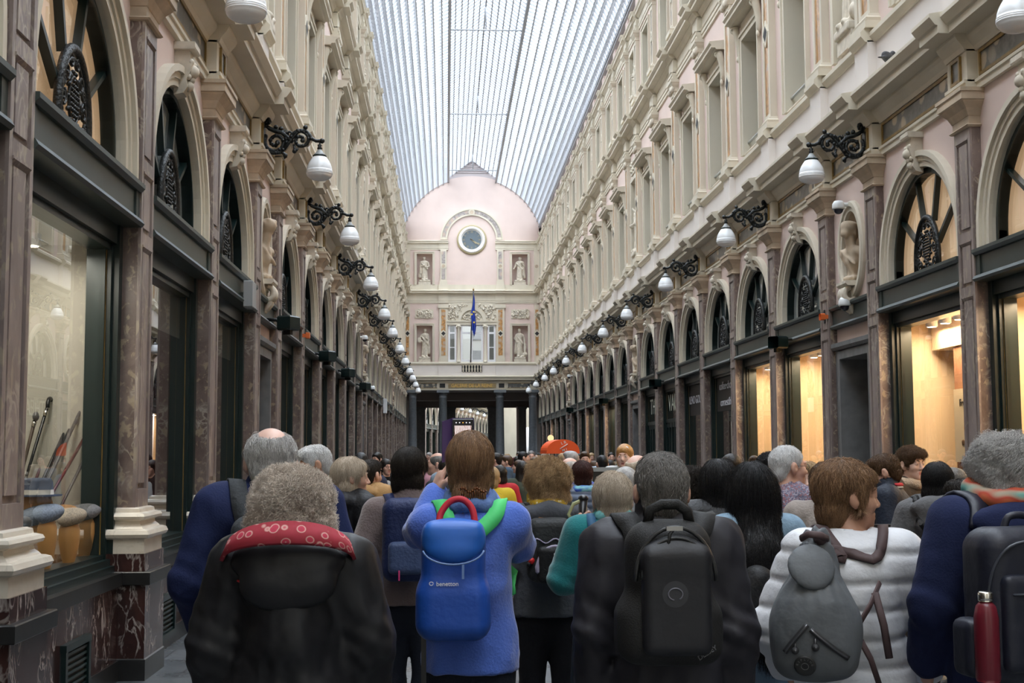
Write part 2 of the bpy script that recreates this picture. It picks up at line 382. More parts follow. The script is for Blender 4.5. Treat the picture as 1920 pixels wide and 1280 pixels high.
# ---- ground-floor pilaster
def pil_meshes():
    d0 = -0.25
    a = MB(); a.box(d0, 0.10, -HP, HP, 1.30, 5.28, 0)
    for y0 in (-HP, HP - 0.055): a.box(0.10, 0.122, y0, y0 + 0.055, 1.30, 5.28, 1)
    for z0, z1 in ((1.30, 1.46), (3.42, 3.52), (4.02, 4.12), (5.14, 5.28)): a.box(0.10, 0.122, -HP + 0.055, HP - 0.055, z0, z1, 1)
    for z0, z1 in ((1.46, 3.42), (3.52, 4.02), (4.12, 5.14)):
        a.box(0.095, 0.113, -0.105, 0.105, z0 + 0.05, z1 - 0.05, 1)
        a.run([(0.10, z1 - 0.0), (0.132, z1), (0.132, z1 - 0.015), (0.10, z1 - 0.05)], -HP + 0.05, HP - 0.05, 1)
    shaft = a.mesh('pilaster_shaft', [M['shaft'], M['shaftface']])
    b = MB(); b.rectloft([(0.10, 0.965), (0.10, 1.075), (0.105, 1.078), (0.13, 1.09), (0.142, 1.115), (0.13, 1.145), (0.105, 1.155), (0.085, 1.158), (0.075, 1.172), (0.055, 1.19), (0.05, 1.215), (0.07, 1.225), (0.092, 1.232), (0.10, 1.252), (0.09, 1.272), (0.065, 1.28), (0.05, 1.283), (0.045, 1.31), (0.02, 1.32)], d0, 0.12, HP)
    base = b.mesh('pilaster_base', [M['wmarble']])
    p = MB(); p.rectloft([(0.115, 0.83), (0.115, 0.967)], d0, 0.12, HP, 0); p.rectloft([(0.16, 0.73), (0.165, 0.735), (0.165, 0.825), (0.16, 0.832)], d0, 0.12, HP, 1)
    p.rectloft([(0.12, 0.165), (0.12, 0.733)], d0, 0.12, HP, 0); p.rectloft([(0.132, 0.0), (0.132, 0.16), (0.122, 0.168)], d0, 0.12, HP, 1)
    plinth = p.mesh('pilaster_plinth', [M['red'], M['black']])
    c = MB(); c.rectloft([(0.0, 5.25), (0.03, 5.255), (0.045, 5.27), (0.03, 5.285), (0.012, 5.29), (0.012, 5.37), (0.02, 5.375), (0.03, 5.40), (0.055, 5.45), (0.10, 5.50), (0.115, 5.515), (0.115, 5.525), (0.135, 5.53), (0.135, 5.61), (0.15, 5.615), (0.15, 5.655), (0.02, 5.66)], d0, 0.12, HP)
    cap = c.mesh('pilaster_capital', [M['tan']])
    e = MB(); e.box(0.113, 0.13, -0.03, 0.03, 3.66, 3.86)
    return [('shaft', shaft), ('base', base), ('plinth', plinth), ('capital', cap), ('switch_plate', e.mesh('switch_plate', [M['iron']]))]
PM = pil_meshes()
for sn, s in SIDES:
    for y in PIL[:-1]:
        t = empty(sname('trim'), kind='structure'); place(t, s, y)
        for n, me in PM:
            if n == 'switch_plate' and (int(y) % 3): continue
            link(n, me, t)
# ---- walls (ground floor, with arches and ovals cut out), base course, first and second floor
RA, ZS, RO = 1.13, 4.06, 1.30          # arch inner radius, springing, outer trim radius
def arch_pts(r, zs, zb, n=20):
    return [(-r, zb)] + [(-r * math.cos(PI * i / n), zs + r * math.sin(PI * i / n)) for i in range(n + 1)] + [(r, zb)]
OVZ, OVA, OVB = 4.60, 0.40, 0.56
ZG0, ZG1 = 3.86, 5.70
H1Z0, H1Z1, H1W = 7.50, 9.74, 0.60      # first-floor opening
H2Z0, H2Z1, H2W = 12.32, 14.05, 0.52
def wall_piece(m, x, y0, y1, z0, z1, mi): m.quad((x, y0, z0), (x, y1, z0), (x, y1, z1), (x, y0, z1), mi)
def holed(m, yc, hw, z0, z1, ow, oz0, oz1, mi, x=0.0):
    wall_piece(m, x, yc - hw, yc - ow, z0, z1, mi); wall_piece(m, x, yc + ow, yc + hw, z0, z1, mi)
    wall_piece(m, x, yc - ow, yc + ow, z0, oz0, mi); wall_piece(m, x, yc - ow, yc + ow, oz1, z1, mi)
for sn, s in SIDES:
    m = MB()
    for kind, yc in BAYS:
        hb = (B if kind == 'win' else NB) / 2
        if kind == 'win':
            P = arch_pts(RA, ZS, ZG0)
            for (a, za), (b, zb) in zip(P[:-1], P[1:]):
                if abs(a - b) > 1e-6: m.quad((0, yc + a, za), (0, yc + b, zb), (0, yc + b, ZG1), (0, yc + a, ZG1), 0)
            wall_piece(m, 0, yc - hb, yc - RA, ZG0, ZG1, 0); wall_piece(m, 0, yc + RA, yc + hb, ZG0, ZG1, 0)
            wall_piece(m, -0.26, yc - hb, yc + hb, 3.42, 5.7, 0)
            holed(m, yc, hb, 7.2, 11.1, H1W, H1Z0, H1Z1, 0); holed(m, yc, hb, 12.1, 14.6, H2W, H2Z0, H2Z1, 0)
        else:
            n = 24
            for i in range(n):
                a0, a1 = PI - PI * i / n, PI - PI * (i + 1) / n
                ya, yb = OVA * math.cos(a0), OVA * math.cos(a1); za, zb = OVB * math.sin(a0), OVB * math.sin(a1)
                m.quad((0, yc + ya, OVZ + za), (0, yc + yb, OVZ + zb), (0, yc + yb, ZG1), (0, yc + ya, ZG1), 0)
                m.quad((0, yc + ya, ZG0), (0, yc + yb, ZG0), (0, yc + yb, OVZ - zb), (0, yc + ya, OVZ - za), 0)
            wall_piece(m, 0, yc - hb, yc - OVA, ZG0, ZG1, 0); wall_piece(m, 0, yc + OVA, yc + hb, ZG0, ZG1, 0)
            wall_piece(m, 0, yc - hb, yc + hb, 3.3, ZG0, 0)
            holed(m, yc, hb, 7.2, 11.1, 0.5, 7.5, 10.1, 0); holed(m, yc, hb, 12.1, 14.6, 0.45, 12.35, 14.1, 0)
            for z0, z1, w in ((7.5, 10.1, 0.5), (12.35, 14.1, 0.45)):   # statue niches
                m.box(-0.40, -0.38, yc - w, yc + w, z0, z1, 1); m.box(-0.38, 0, yc - w - 0.01, yc - w, z0, z1, 1); m.box(-0.38, 0, yc + w, yc + w + 0.01, z0, z1, 1)
                m.box(-0.38, 0, yc - w, yc + w, z1, z1 + 0.01, 1); m.box(-0.38, 0, yc - w, yc + w, z0 - 0.01, z0, 1)
    m.box(-0.35, -0.15, Y0, YEND, 14.7, 16.15, 0)                       # attic
    m.box(-0.62, -0.60, Y0, YEND, 5.7, 14.9, 0)                         # back of the upper floors
    for y in PIL: m.box(-0.2, 0.04, y - 0.28, y + 0.28, 14.98, 15.5, 0)  # attic stubs
    o = link('wall_' + sn, m.mesh('wall_' + sn, [M['pink'], M['stone']])); tag(o, kind='structure'); place(o, s, 0)
    # base course
    b = MB()
    for kind, yc in BAYS:
        if kind != 'win': continue
        hb = B / 2
        b.box(-0.25, 0.03, yc - hb, yc + hb, 0.0, 0.73, 0); b.box(-0.25, 0.075, yc - hb, yc + hb, 0.73, 0.828, 1); b.box(-0.25, 0.05, yc - hb, yc + hb, 0.0, 0.155, 1)
    o = link('baseboard_' + sn, b.mesh('baseboard_' + sn, [M['red'], M['black']])); tag(o, kind='structure'); place(o, s, 0)
# ---- ground-floor arched window with shopfront
def arch_ring(m, r0, r1, d0, d1, mi=0, zs=ZS, zb=ZG0, n=24):
    A, Bq = arch_pts(r0, zs, zb, n), arch_pts(r1, zs, zb, n); k = len(A)
    for i in range(k - 1):
        a, a2, c, c2 = A[i], A[i + 1], Bq[i], Bq[i + 1]
        m.add([(d1, a[0], a[1]), (d1, a2[0], a2[1]), (d1, c2[0], c2[1]), (d1, c[0], c[1])], [(0, 1, 2, 3)], mi)
        for p, q in ((a, a2), (c, c2)): m.add([(d0, p[0], p[1]), (d0, q[0], q[1]), (d1, q[0], q[1]), (d1, p[0], p[1])], [(0, 1, 2, 3)], mi)
def keystone_mesh():
    m = MB(); zt = 5.62
    m.run([(0, 5.12), (0.09, 5.14), (0.13, 5.20), (0.115, 5.27), (0.15, 5.34), (0.17, 5.42), (0.15, 5.47), (0.14, 5.55), (0.0, 5.55)], -0.085, 0.085)
    m.run([(0, 5.55), (0.19, 5.55), (0.20, 5.57), (0.20, zt), (0, zt)], -0.13, 0.13)
    for z, r, x in ((5.22, 0.055, 0.12), (5.36, 0.065, 0.16), (5.28, 0.035, 0.15)): m.ball((x, 0, z), r, 10)
    for y in (-0.055, 0.055): m.ball((0.15, y, 5.44), 0.035, 8); m.ball((0.13, y, 5.3), 0.03, 8)
    return m.mesh('keystone', [M['relief']])
def scroll(c, r0, turns, n=26, flip=1, a0=0.0):
    return [(0, c[0] + flip * r0 * (1 - i / n * 0.86) * math.cos(a0 + turns * 2 * PI * i / n), c[1] + r0 * (1 - i / n * 0.86) * math.sin(a0 + turns * 2 * PI * i / n)) for i in range(n + 1)]
def grille_mesh():
    """half-round cast-iron grille at the foot of the fanlight"""
    m = MB(); w, h = 0.36, 0.70; zb = ZG0 + 0.02
    pts = [(0.0, -w, zb)] + [(0.0, -w * math.cos(PI * i / 20), zb + 0.18 + (h - 0.18) * math.sin(PI * i / 20)) for i in range(21)] + [(0.0, w, zb)]
    m.tube(pts, 0.035, 8, 0)
    m.tube([(0.0, p[1] * 0.86, zb + (p[2] - zb) * 0.9) for p in pts], 0.012, 6, 0)
    m.box(-0.02, 0.02, -w, w, zb - 0.02, zb + 0.03)
    for i in range(14):                                  # pearls of the oval medallion
        a = 2 * PI * i / 14; m.ball((0.0, 0.14 * math.cos(a), zb + 0.33 + 0.2 * math.sin(a)), 0.02, 6)
    m.tube([(0, 0.115 * math.cos(2 * PI * i / 20), zb + 0.33 + 0.17 * math.sin(2 * PI * i / 20)) for i in range(20)], 0.012, 5, 0, True)
    for iy in range(-2, 3):
        for iz in range(-4, 5):
            if (iy / 2.6) ** 2 + (iz / 4.6) ** 2 < 0.9: m.ball((0, iy * 0.042 + (0.02 if iz % 2 else 0), zb + 0.33 + iz * 0.035), 0.016, 6)
    for f in (-1, 1):
        for cy, cz, r, a in ((0.235, 0.12, 0.075, 0.5), (0.245, 0.30, 0.07, 2.0), (0.17, 0.50, 0.07, 3.0), (0.07, 0.60, 0.05, 1.0), (0.09, 0.09, 0.06, 2.6), (0.28, 0.2, 0.04, 4.0), (0.23, 0.42, 0.05, 5.0)):
            m.tube(scroll((f * cy, zb + cz), r, 1.5, 14, f, a), 0.013, 5, 0)
    return m.mesh('fanlight_grille', [M['iron']])
def win_meshes():
    hb = B / 2 - HP
    a = MB(); arch_ring(a, RA, 1.20, 0.0, 0.045); arch_ring(a, 1.20, 1.26, 0.0, 0.065); arch_ring(a, 1.26, 1.325, 0.0, 0.10); arch_ring(a, RA, RA + 0.002, -0.14, -0.001)
    trim = a.mesh('arch_surround', [M['stone']])
    b = MB(); b.box(-0.25, 0.09, -hb, hb, 3.57, 3.86); b.run([(-0.25, 3.83), (0.12, 3.83), (0.15, 3.86), (0.15, 3.895), (-0.25, 3.905)], -hb, hb); b.run([(-0.2, 3.55), (0.13, 3.55), (0.15, 3.575), (0.13, 3.61), (0.09, 3.625), (-0.2, 3.62)], -hb, hb)
    for y in (-hb, hb - 0.1): b.box(0.0, 0.105, y, y + 0.1, 3.62, 3.84)
    beam = b.mesh('transom_beam', [M['beam']])
    f = MB(); arch_ring(f, 1.05, RA - 0.002, -0.14, -0.035); arch_ring(f, 1.05, 1.075, -0.12, -0.022)
    for an in (36, 72, 108, 144):
        a_ = math.radians(an); c, sn_ = math.cos(a_), math.sin(a_)
        t = Vector((0, c, sn_)); q = Vector((0, -sn_, c)); cen = Vector((0, 0, ZS - 0.02)); r0, r1 = 0.33, 1.07
        if an in (72, 108): r0 = 0.5
        vs = []
        for r in (r0, r1):
            for w, d in ((-0.021, -0.12), (0.021, -0.12), (0.021, -0.055), (-0.021, -0.055)): vs.append((cen + t * r + q * w + Vector((d, 0, 0)))[:])
        f.add(vs, [(0, 1, 5, 4), (1, 2, 6, 5), (2, 3, 7, 6), (3, 0, 4, 7)])
    fan = f.mesh('fanlight_frame', [M['green']])
    g = MB(); P = arch_pts(1.06, ZS, ZG0, 20); g.add([(-0.10, p[0], p[1]) for p in P], [tuple(range(len(P)))]); fg = g.mesh('fanlight_glass', [M['fanglass']])
    sf = MB(); zt, zb = 3.57, 0.828
    for sg in (-1, 1):
        y0, y1 = sorted((sg * hb, sg * (hb - 0.10))); sf.box(-0.25, -0.02, y0, y1, zb, zt)
        y0, y1 = sorted((sg * (hb - 0.10), sg * (hb - 0.145))); sf.box(-0.25, -0.07, y0, y1, zb, zt)
        y0, y1 = sorted((sg * (hb - 0.145), sg * (hb - 0.175))); sf.box(-0.25, -0.11, y0, y1, zb, zt)
        y0, y1 = sorted((sg * (hb - 0.145), sg * (hb - 0.155))); sf.box(-0.12, -0.105, y0, y1, zb + 0.14, zt - 0.2, 1)
    sf.box(-0.25, -0.04, -hb, hb, zt - 0.17, zt); sf.box(-0.25, -0.08, -hb, hb, zt - 0.22, zt - 0.16)
    for i, (z0, z1, d) in enumerate(((zb, zb + 0.05, 0.0), (zb + 0.05, zb + 0.10, -0.035), (zb + 0.10, zb + 0.135, -0.075))): sf.box(-0.25, d, -hb, hb, z0, z1)
    shop = sf.mesh('shopfront_frame', [M['green'], M['gold']])
    wg = MB(); wg.quad((-0.15, -hb + 0.15, zb + 0.12), (-0.15, hb - 0.15, zb + 0.12), (-0.15, hb - 0.15, zt - 0.2), (-0.15, -hb + 0.15, zt - 0.2)); sg_ = wg.mesh('shop_glass', [M['glass']])
    gl = grille_mesh()
    return trim, beam, fan, fg, shop, sg_, gl
W_TRIM, W_BEAM, W_FAN, W_FG, W_SHOP, W_SG, W_GR = win_meshes(); W_KEY = keystone_mesh()
def blind_mesh(mat):
    g = MB(); P = arch_pts(1.10, ZS, ZG0, 20); g.add([(-0.135, p[0], p[1]) for p in P], [tuple(range(len(P)))]); return g.mesh('fanlight_blind', [mat])
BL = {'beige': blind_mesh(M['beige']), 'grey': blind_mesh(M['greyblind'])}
def room_mesh(wallm, floorm, depth=1.5, zt=3.42, back=None):
    m = MB(); hb = 1.45; z0 = 0.86
    m.quad((-depth, -hb, z0), (-depth, hb, z0), (-depth, hb, zt), (-depth, -hb, zt), 2 if back else 0)
    m.quad((-0.26, -hb, z0), (-depth, -hb, z0), (-depth, -hb, zt), (-0.26, -hb, zt), 0); m.quad((-0.26, hb, z0), (-depth, hb, z0), (-depth, hb, zt), (-0.26, hb, zt), 0)
    m.quad((-0.2, -hb, z0), (-0.2, hb, z0), (-depth, hb, z0), (-depth, -hb, z0), 1); m.quad((-0.2, -hb, zt), (-0.2, hb, zt), (-depth, hb, zt), (-depth, -hb, zt), 0)
    return m.mesh('shop_room', [wallm, floorm, back or wallm])
RM = {}
def rmat(n, c, r=0.8): return plain(n, c, r)
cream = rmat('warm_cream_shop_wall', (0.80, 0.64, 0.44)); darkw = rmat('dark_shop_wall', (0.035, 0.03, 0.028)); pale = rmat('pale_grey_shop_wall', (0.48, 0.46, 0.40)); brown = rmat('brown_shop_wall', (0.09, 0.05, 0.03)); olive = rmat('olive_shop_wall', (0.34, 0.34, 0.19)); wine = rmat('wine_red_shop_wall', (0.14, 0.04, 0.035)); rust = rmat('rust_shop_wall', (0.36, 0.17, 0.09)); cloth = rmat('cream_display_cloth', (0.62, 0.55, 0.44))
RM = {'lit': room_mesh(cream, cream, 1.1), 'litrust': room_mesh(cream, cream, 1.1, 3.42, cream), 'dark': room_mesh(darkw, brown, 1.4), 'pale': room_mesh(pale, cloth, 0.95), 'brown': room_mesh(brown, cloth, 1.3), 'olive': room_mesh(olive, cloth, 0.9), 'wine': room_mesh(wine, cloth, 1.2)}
def board(m, y0, y1, z0, z1, d0, d1, mi=0): m.box(d0, d1, y0, y1, z0, z1, mi)
def doors_mesh():
    """tall panelled green double doors that fill a shopfront, with a glazed band above"""
    m = MB(); hb = B / 2 - HP - 0.15
    m.box(-0.2, -0.12, -hb, hb, 0.83, 2.55); m.box(-0.2, -0.07, -hb, hb, 2.52, 2.62); m.box(-0.2, -0.09, -hb, hb, 0.83, 1.0)
    n = 6
    for i in range(n + 1):
        y = -hb + 2 * hb * i / n; m.box(-0.13, -0.085, y - 0.035, y + 0.035, 0.9, 2.52)
    m.box(-0.13, -0.09, -hb, hb, 2.40, 2.52); m.box(-0.13, -0.09, -hb, hb, 1.5, 1.6)
    return m.mesh('panelled_doors', [M['green']])
DOORS = doors_mesh()
tp = plain('black_shop_panel', (0.022, 0.020, 0.018), 0.5)
pm = MB(); pm.box(-0.17, -0.13, -B / 2 + HP + 0.15, B / 2 - HP - 0.15, 2.62, 3.40); PANEL = pm.mesh('black_fascia_panel', [tp])
pm = MB(); pm.box(-0.175, -0.165, -B / 2 + HP + 0.15, B / 2 - HP - 0.15, 2.92, 3.40); BLIND = pm.mesh('roller_blind', [plain('grey_brown_roller_blind', (0.10, 0.095, 0.08), 0.8)])
# what each shop holds: per side a list from the camera outwards, keyed by window number in view
LEFTS = ['dark', 'brown', 'dark', 'pale', 'wine', 'dark', 'dark', 'olive', 'dark', 'brown', 'dark', 'dark', 'dark', 'dark', 'brown', 'dark', 'dark', 'dark', 'dark', 'dark', 'dark']
RIGHTS = ['dark', 'brown', 'dark', 'lit', 'lit', 'lit', 'lit', 'lit', 'brown', 'brown', 'dark', 'dark', 'brown', 'litrust', 'dark', 'lit', 'dark', 'brown', 'dark', 'dark', 'lit', 'dark', 'dark', 'dark']
M['bulb'] = emis('warm_spot_lamp', (1.0, 0.80, 0.52), 14.0)
SHOPLIGHTS = []
WINS = []
for sn, s in SIDES:
    wn = 0
    for kind, yc in BAYS:
        if kind != 'win': continue
        t = empty(sname('window'), kind='structure'); place(t, s, yc)
        what = (LEFTS if s < 0 else RIGHTS)
        idx = [b[1] for b in BAYS if b[0] == 'win'].index(yc)
        st = what[idx] if idx < len(what) else 'dark'
        WINS.append((s, idx, yc, t, st))
        for n, me in (('arch_surround', W_TRIM), ('transom_beam', W_BEAM), ('fanlight_frame', W_FAN), ('fanlight_glass', W_FG), ('shopfront_frame', W_SHOP), ('shop_glass', W_SG), ('keystone', W_KEY)): link(n, me, t)
        link('fanlight_grille', W_GR, t, (-0.045, 0, 0))
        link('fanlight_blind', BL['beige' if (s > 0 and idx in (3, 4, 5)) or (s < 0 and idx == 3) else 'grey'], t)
        link('shop_interior', RM[st], t)
        if s > 0 and idx in (10, 11): link('panelled_doors', DOORS, t)
        if s > 0 and idx in (8, 9): link('fascia_panel', PANEL, t)
        if s < 0 and idx in (4, 5): link('roller_blind', BLIND, t)
        if st.startswith('lit') or (s < 0 and idx == 3): SHOPLIGHTS.append((s, yc, idx))
# ---- niche bays: oval niche, beam, door
def niche_meshes():
    hb = NB / 2 - HP
    o = MB(); n = 36
    rings = [(0, -0.02), (0, 0.05), (0.05, 0.05), (0.07, 0.075), (0.13, 0.075), (0.15, 0.045), (0.15, 0.0)]
    for i in range(n):
        a0, a1 = 2 * PI * i / n, 2 * PI * (i + 1) / n
        for (e0, d0), (e1, d1) in zip(rings[:-1], rings[1:]):
            o.add([(d0, (OVA + e0) * math.cos(a0), OVZ + (OVB + e0) * math.sin(a0)), (d0, (OVA + e0) * math.cos(a1), OVZ + (OVB + e0) * math.sin(a1)), (d1, (OVA + e1) * math.cos(a1), OVZ + (OVB + e1) * math.sin(a1)), (d1, (OVA + e1) * math.cos(a0), OVZ + (OVB + e1) * math.sin(a0))], [(0, 1, 2, 3)], 0, False)
        for k in range(6):          # the bowl
            b0, b1 = k / 6 * PI / 2, (k + 1) / 6 * PI / 2
            q = lambda a, b: (-0.30 * math.sin(b), OVA * math.cos(b) * math.cos(a), OVZ + OVB * math.cos(b) * math.sin(a))
            o.add([q(a0, b0), q(a1, b0), q(a1, b1), q(a0, b1)], [(0, 1, 2, 3)], 1, True)
    c = o.mesh('oval_niche', [M['stone'], M['tan']])
    k = MB(); zc = OVZ - OVB
    k.run([(-0.02, zc + 0.10), (0.20, zc + 0.10), (0.20, zc + 0.06), (0.17, zc + 0.03), (-0.02, zc + 0.03)], -0.22, 0.22)
    for y in (-0.10, 0.0, 0.10):
        k.tube([(0.10 + 0.09 * math.cos(a) * (1 - i * 0.012), y, zc - 0.09 + 0.10 * math.sin(a) * (1 - i * 0.012)) for i, a in enumerate([PI / 2 - j * 0.35 for j in range(18)])], 0.042, 8)
        k.tube([(0.11, y, zc - 0.14), (0.13, y * 0.8, zc - 0.22), (0.07, y * 0.6, zc - 0.30), (0.04, y * 0.5, zc - 0.33), (0.06, y * 0.5, zc - 0.36)], [0.045, 0.045, 0.045, 0.04, 0.03], 8)
    k.box(-0.02, 0.08, -0.1, 0.1, zc - 0.3, zc + 0.05)
    cor = k.mesh('scroll_corbel', [M['relief']])
    b = MB(); b.box(-0.2, 0.06, -hb, hb, 3.56, 3.84); b.run([(0, 3.81), (0.09, 3.81), (0.12, 3.84), (0.12, 3.87), (0, 3.88)], -hb, hb); b.run([(0, 3.54), (0.09, 3.54), (0.11, 3.57), (0.09, 3.60), (0, 3.61)], -hb, hb)
    beam = b.mesh('niche_beam', [M['beam']])
    d = MB(); w = 0.62
    for y0, y1 in ((-hb, -w), (w, hb)): d.box(-0.5, 0.03, y0, y1, 0, 3.32)
    for y0, y1 in ((-w - 0.11, -w), (w, w + 0.11)): d.box(0.02, 0.055, y0, y1, 0, 3.2)
    d.box(-0.5, 0.03, -hb, hb, 3.08, 3.32); d.box(0.02, 0.055, -w - 0.1, w + 0.1, 3.083, 3.195); d.run([(0, 3.22), (0.07, 3.22), (0.10, 3.26), (0.10, 3.32), (0, 3.33)], -hb, hb)
    ds = d.mesh('stone_surround', [M['doorstone']])
    l = MB(); l.box(-0.52, -0.46, -w, w, 0, 3.08)
    for y0, y1 in ((-w, -w + 0.08), (-0.05, 0.05), (w - 0.08, w)): l.box(-0.46, -0.425, y0, y1, 0, 3.08)
    for z0, z1 in ((0, 0.2), (1.05, 1.15), (1.55, 1.75), (2.98, 3.08)): l.box(-0.46, -0.425, -w, w, z0, z1)
    for z0, z1 in ((1.2, 1.5), (0.25, 1.0)):
        for yc in (-0.3, 0.3): l.box(-0.46, -0.435, yc - 0.17, yc + 0.17, z0 + 0.04, z1 - 0.04)
    l.run([(-0.43, 1.76), (-0.36, 1.78), (-0.36, 1.83), (-0.43, 1.85)], -w + 0.04, w - 0.04)
    leaf = l.mesh('door_leaf', [M['green']])
    h = MB(); h.ball((-0.40, 0.09, 1.10), 0.035, 10); hd = h.mesh('door_knob', [M['gold']])
    return c, cor, beam, ds, leaf, hd
N_OV, N_COR, N_BEAM, N_DS, N_LEAF, N_KNOB = niche_meshes()
for sn, s in SIDES:
    for kind, yc in BAYS:
        if kind != 'niche': continue
        t = empty(sname('trim'), kind='structure'); place(t, s, yc)
        link('oval_niche', N_OV, t); link('scroll_corbel', N_COR, t); link('niche_beam', N_BEAM, t)
        t = empty(sname('door'), kind='structure'); place(t, s, yc)
        link('stone_surround', N_DS, t); lf = link('door_leaf', N_LEAF, t); link('door_knob', N_KNOB, lf)
# ---- entablatures (one per side and storey), built with breaks over every pilaster
def ent(name, side, parts, brk, brw):
    t = empty(sname('trim'), kind='structure'); place(t, side, 0)
    for pn, prof, mat in parts:
        m = MB()
        m.run(prof, Y0, YEND, 0)
        for y in PIL: m.run([(x + brk if x > 0 else x, z + (0.0)) for x, z in prof], y - brw, y + brw, 0)
        link(pn, m.mesh(name + '_' + pn, [mat]), t)
    return t
E1 = [('architrave', [(-0.2, 5.65), (0.05, 5.65), (0.05, 5.72), (0.07, 5.725), (0.07, 5.76), (-0.2, 5.76)], M['stone']),
      ('frieze_band', [(-0.2, 5.74), (0.03, 5.74), (0.03, 6.10), (-0.2, 6.10)], M['stone']),
      ('cornice', [(-0.2, 6.08), (0.05, 6.08), (0.07, 6.13), (0.13, 6.20), (0.15, 6.24), (0.15, 6.27), (0.34, 6.275), (0.34, 6.36), (0.37, 6.37), (0.40, 6.41), (0.43, 6.45), (0.43, 6.49), (0.05, 6.56), (-0.2, 6.56)], M['stone']),
      ('parapet', [(-0.2, 6.50), (0.06, 6.50), (0.06, 7.22), (-0.2, 7.22)], M['white']),
      ('string_course', [(-0.2, 7.20), (0.09, 7.20), (0.12, 7.24), (0.15, 7.27), (0.15, 7.33), (0.10, 7.38), (-0.2, 7.40)], M['stone'])]
E2 = [('architrave', [(-0.2, 11.05), (0.04, 11.05), (0.04, 11.12), (0.06, 11.13), (0.06, 11.20), (0.08, 11.22), (-0.2, 11.22)], M['stone']),
      ('frieze_band', [(-0.2, 11.2), (0.03, 11.2), (0.03, 11.56), (-0.2, 11.56)], M['stone']),
      ('cornice', [(-0.2, 11.54), (0.05, 11.54), (0.08, 11.60), (0.13, 11.65), (0.13, 11.67), (0.29, 11.675), (0.29, 11.74), (0.33, 11.77), (0.36, 11.80), (0.36, 11.83), (0.05, 11.90), (-0.2, 11.9)], M['stone']),
      ('parapet', [(-0.2, 11.85), (0.05, 11.85), (0.05, 12.22), (-0.2, 12.22)], M['stone'])]
E3 = [('architrave', [(-0.2, 14.40), (0.03, 14.40), (0.03, 14.48), (0.05, 14.5), (0.05, 14.56), (-0.2, 14.56)], M['stone']),
      ('frieze_band', [(-0.2, 14.55), (0.02, 14.55), (0.02, 14.78), (-0.2, 14.78)], M['stone']),
      ('cornice', [(-0.2, 14.76), (0.04, 14.76), (0.09, 14.82), (0.14, 14.83), (0.14, 14.90), (0.18, 14.94), (0.18, 14.98), (-0.2, 15.02)], M['stone'])]
fz = {}
def panel_mesh(hw, z0, z1, d):
    m = MB(); g = 0.035
    m.box(d, d + 0.012, -hw, hw, z0, z1, 0)
    for a in ((-hw, hw, z0, z0 + g), (-hw, hw, z1 - g, z1), (-hw, -hw + g, z0, z1), (hw - g, hw, z0, z1)): m.box(d, d + 0.028, a[0], a[1], a[2], a[3], 1)
    return m.mesh('frieze_panel', [M['frieze'], M['gold']])
FP_W, FP_N, FP_P = panel_mesh(B / 2 - 0.36, 5.775, 6.06, 0.03), panel_mesh(NB / 2 - 0.36, 5.775, 6.06, 0.03), panel_mesh(0.13, 5.775, 6.06, 0.15)
for sn, s in SIDES:
    t = ent('ground_entablature', s, E1, 0.12, 0.27)
    for kind, yc in BAYS: link('frieze_panel', FP_W if kind == 'win' else FP_N, t, (0, yc, 0))
    for y in PIL: link('frieze_panel', FP_P, t, (0, y, 0))
    ent('first_floor_entablature', s, E2, 0.12, 0.28); ent('second_floor_entablature', s, E3, 0.09, 0.25)
# ---- first-floor and second-floor pilasters
def upil(z0, z1, hw, mat, diamond):
    m = MB(); d = 0.12
    m.box(-0.05, 0.09, -hw, hw, z0 + 0.2, z1, 0)
    for y0 in (-hw, hw - 0.09): m.box(0.09, d, y0, y0 + 0.09, z0 + 0.2, z1)
    m.box(0.09, d, -hw, hw, z1 - 0.1, z1); m.box(0.09, d, -hw, hw, z0 + 0.2, z0 + 0.3)
    m.rectloft([(0.10, z0), (0.10, z0 + 0.10), (0.07, z0 + 0.11), (0.08, z0 + 0.15), (0.04, z0 + 0.18), (0.03, z0 + 0.22), (0.0, z0 + 0.23)], -0.05, d, hw)
    m.rectloft([(0.0, z1), (0.02, z1 + 0.01), (0.0, z1 + 0.03), (0.0, z1 + 0.1), (0.05, z1 + 0.16), (0.07, z1 + 0.2), (0.09, z1 + 0.22), (0.09, z1 + 0.30), (0, z1 + 0.31)], -0.05, d, hw)
    body = m.mesh('pilaster_body', [M['stone']])
    i = MB(); i.box(0.09, 0.10, -hw + 0.09, hw - 0.09, z0 + 0.3, z1 - 0.1); inl = i.mesh('marble_inlay', [mat])
    zc = (z0 + z1) / 2 + 0.1; e = MB()
    if diamond: e.add([(0.13, 0, zc - 0.25), (0.13, hw - 0.04, zc), (0.13, 0, zc + 0.25), (0.13, -hw + 0.04, zc), (0.09, 0, zc - 0.25), (0.09, hw - 0.04, zc), (0.09, 0, zc + 0.25), (0.09, -hw + 0.04, zc)], [(0, 1, 2, 3), (0, 4, 5, 1), (1, 5, 6, 2), (2, 6, 7, 3), (3, 7, 4, 0)], 0); e.add([(0.135, 0, zc - 0.15), (0.135, hw - 0.10, zc), (0.135, 0, zc + 0.15), (0.135, -hw + 0.10, zc)], [(0, 1, 2, 3)], 1)
    else: e.lathe([(0.15, 0.09), (0.15, 0.13), (0.09, 0.13), (0.09, 0.12)], (0, 0, zc), 20, 0, 'x', False); e.lathe([(0.09, 0.115), (0.001, 0.122)], (0, 0, zc), 16, 1, 'x')
    return body, inl, e.mesh('lozenge', [M['stone'], M['dark']])
U1 = upil(7.38, 10.74, 0.23, M['orange'], True); U2 = upil(12.2, 14.1, 0.19, M['greymarb'], False)
cp = MB()
for y in (-0.2, -0.1, 0.0, 0.1, 0.2): cp.ball((0.15, y, 10.80 + 0.03 * (abs(y) < 0.05)), 0.055, 8, 0, 1.6)
